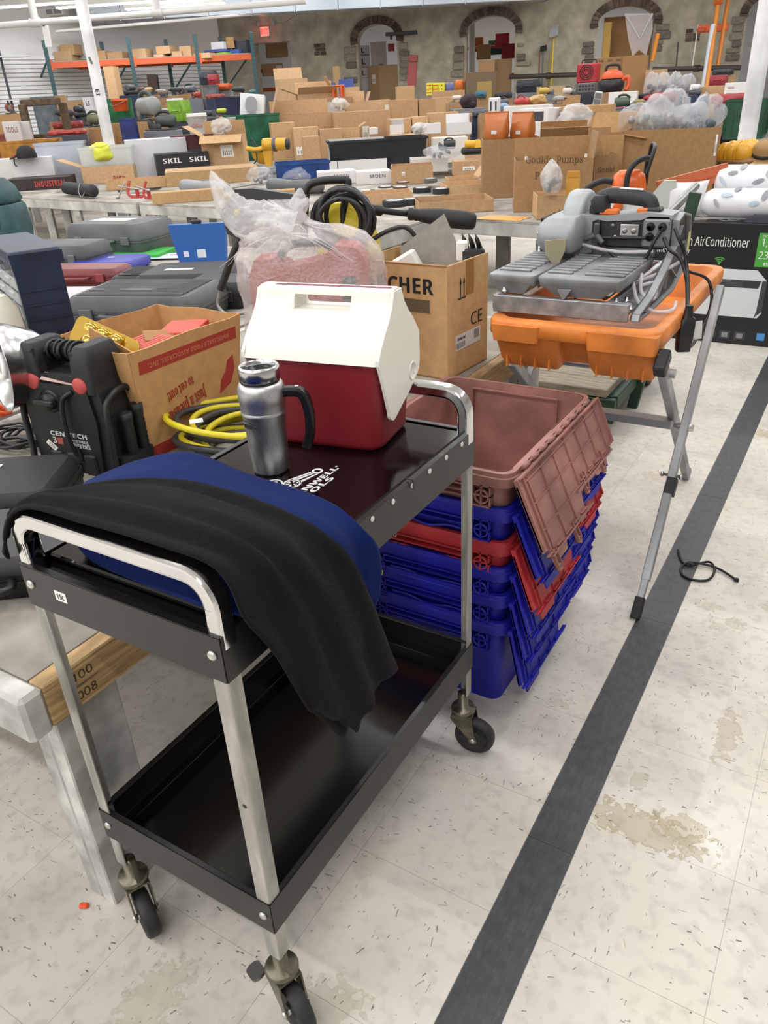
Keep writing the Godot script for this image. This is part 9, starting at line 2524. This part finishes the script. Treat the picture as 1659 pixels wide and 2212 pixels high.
	for k in 2:
		var p := thing("paint_can", ["purple-grey canister right of the yellow boxes", "orange cup stack right of the purple canister"][k], "can", [Vector3(-8.472, 1.455, -16.959), Vector3(-8.395, 1.497, -17.304)][k])
		part(p, "can", mb().lathe([[0, 0], [0.1, 0], [0.1, 0.2], [0.09, 0.23], [0, 0.23]], 16), M(["6c6f9c", "d9742c"][k], 0.45))
		part(p, "lid", mb().lathe([[0.085, 0.23], [0.085, 0.245], [0, 0.245]], 16), M(["8a8cae", "e09040"][k], 0.45))
	# goods on the tables under the rack
	var tv := thing("flat_screen", "black flat panel standing on the table under the rack", "screen", Vector3(-15.659, 1.872, -15.362), deg_to_rad(-20))
	on_top("black flat panel", Vector3(-15.659, 1.872, -15.362))
	part(tv, "panel", mb(Vector3.ZERO, Vector3(0, 0, -0.06)).box(Vector3(0, 0.2, 0), Vector3(0.55, 0.36, 0.05), 0.006), M("1a1c24", 0.25))
	part(tv, "foot", mb().box(Vector3(0, 0.01, 0), Vector3(0.25, 0.02, 0.16), 0.004), M("1c1c20", 0.4))
	power_tool("brown reel-like motor under the rack at left", Vector3(-15.404, 1.788, -14.662), 0.4, 6.1, "4a4038", "3a302c")
	power_tool("tan housed motor under the black panel", Vector3(-15.081, 1.794, -14.603), 0.34, 6.1, "b59f74", "5a4c3a")
	power_tool("grey pump before the black panel", Vector3(-14.125, 1.709, -14.078), 0.36, 4.6, "8a8278", "3c3a38")
	power_tool("black compressor right of the black panel", Vector3(-14.345, 1.758, -14.777), 0.34, 3.9, "2c2e34", "26282c")
	power_tool("slate mesh fan under the rack middle", Vector3(-14.13, 1.764, -14.917), 0.36, 0.2, "565c68", "34363c")
	power_tool("red grinder under the rack middle", Vector3(-13.327, 1.653, -14.279), 0.28, 6.2, "a83a34", "3a2a2a")
	power_tool("black tool cluster at the right end under the rack", Vector3(-12.656, 1.68, -14.99), 0.34, 4.0, "2a2c34", "22242a")
	power_tool("teal motor right of the printed panel", Vector3(-11.954, 1.588, -14.569), 0.3, 1.8, "3a6a6c", "2c3236")
	power_tool("dark motor by the second rack post", Vector3(-15.085, 1.806, -14.069), 0.36, 4.6, "3c3a3c", "2a2a2c")
	power_tool("dark tangle of tools inside the timber frame", Vector3(-12.841, 1.375, -10.376), 0.4, 4.5, "3a3438", "2c2628")
	power_tool("black tool left of the white column base", Vector3(-13.027, 1.415, -10.821), 0.34, 1.9, "2f3036", "26262a")
	power_tool("red-brown tool at the far left", Vector3(-14.555, 1.548, -10.477), 0.36, 2.6, "8a4238", "2a2426")
	power_tool("tan tool by the wooden tray", Vector3(-5.626, 1.368, -15.21), 0.26, 3.3, "c2a04a", "4a4238")
	power_tool("pale tool right of the tan one", Vector3(-5.338, 1.346, -15.647), 0.26, 2.9, "cfcac4", "5a5a5c")
	power_tool("grey tool before the long white carton", Vector3(-4.869, 1.232, -13.721), 0.26, 6.3, "9c9890", "4c4a48")
	power_tool("green-black tool right of the lettered carton", Vector3(-3.285, 1.165, -11.992), 0.3, 3.4, "4c5a4a", "303430")
	power_tool("olive and yellow tool by the green one", Vector3(-3.069, 1.15, -11.851), 0.26, 1.2, "7a6a3a", "303030")
	power_tool("white tool at the right before the tray carton", Vector3(-3.206, 1.242, -16.125), 0.3, 2.4, "d0cecb", "50525a")
	power_tool("navy bundle behind the clear bags", Vector3(-3.789, 1.314, -17.684), 0.34, 3.8, "343c50", "2a2c34")
	power_tool("pale tool right of the carton stack", Vector3(-7.015, 1.328, -14.305), 0.24, 0.2, "c9c2ba", "6a6660")
	power_tool("slate tool in the middle right goods", Vector3(-5.554, 1.24, -13.022), 0.24, 5.8, "565c66", "3a3c44")


func _ready() -> void:
	rng.seed = 4711
	camera_and_light()
	ceiling_lights()
	make_textures()
	build_shell()
	build_cart()
	build_cooler()
	build_mug()
	cloth("jacket", "black ribbed knit jacket draped over the near end of the cart", BLACK_DRAPE, "1b1a1a", "rib", 20.0, 0.011)
	cloth("jacket", "royal blue sweatshirt lying under the black jacket on the cart", BLUE_DRAPE, "16265c", "fine", 12.0, 0.005)
	build_totes()
	build_near_table()
	build_power_pack()
	build_open_box()
	build_karcher()
	build_bag()
	build_left_goods()
	build_saw()
	build_truck()
	build_ac()
	build_back()


func ceiling_lights() -> void:
	var n := 0
	for iz in 13:
		for ix in 6:
			var p := Vector3(0.7 - ix * 3.6, 4.35, 14.1 - iz * 3.2)
			if p.x < -17.0 or p.z < -18.3 - (p.x + 17.47) * 0.371:
				continue
			strip_light(p, 0.0, "white fluorescent strip fitting hung in rows under the ceiling above the tables")
			n += 1
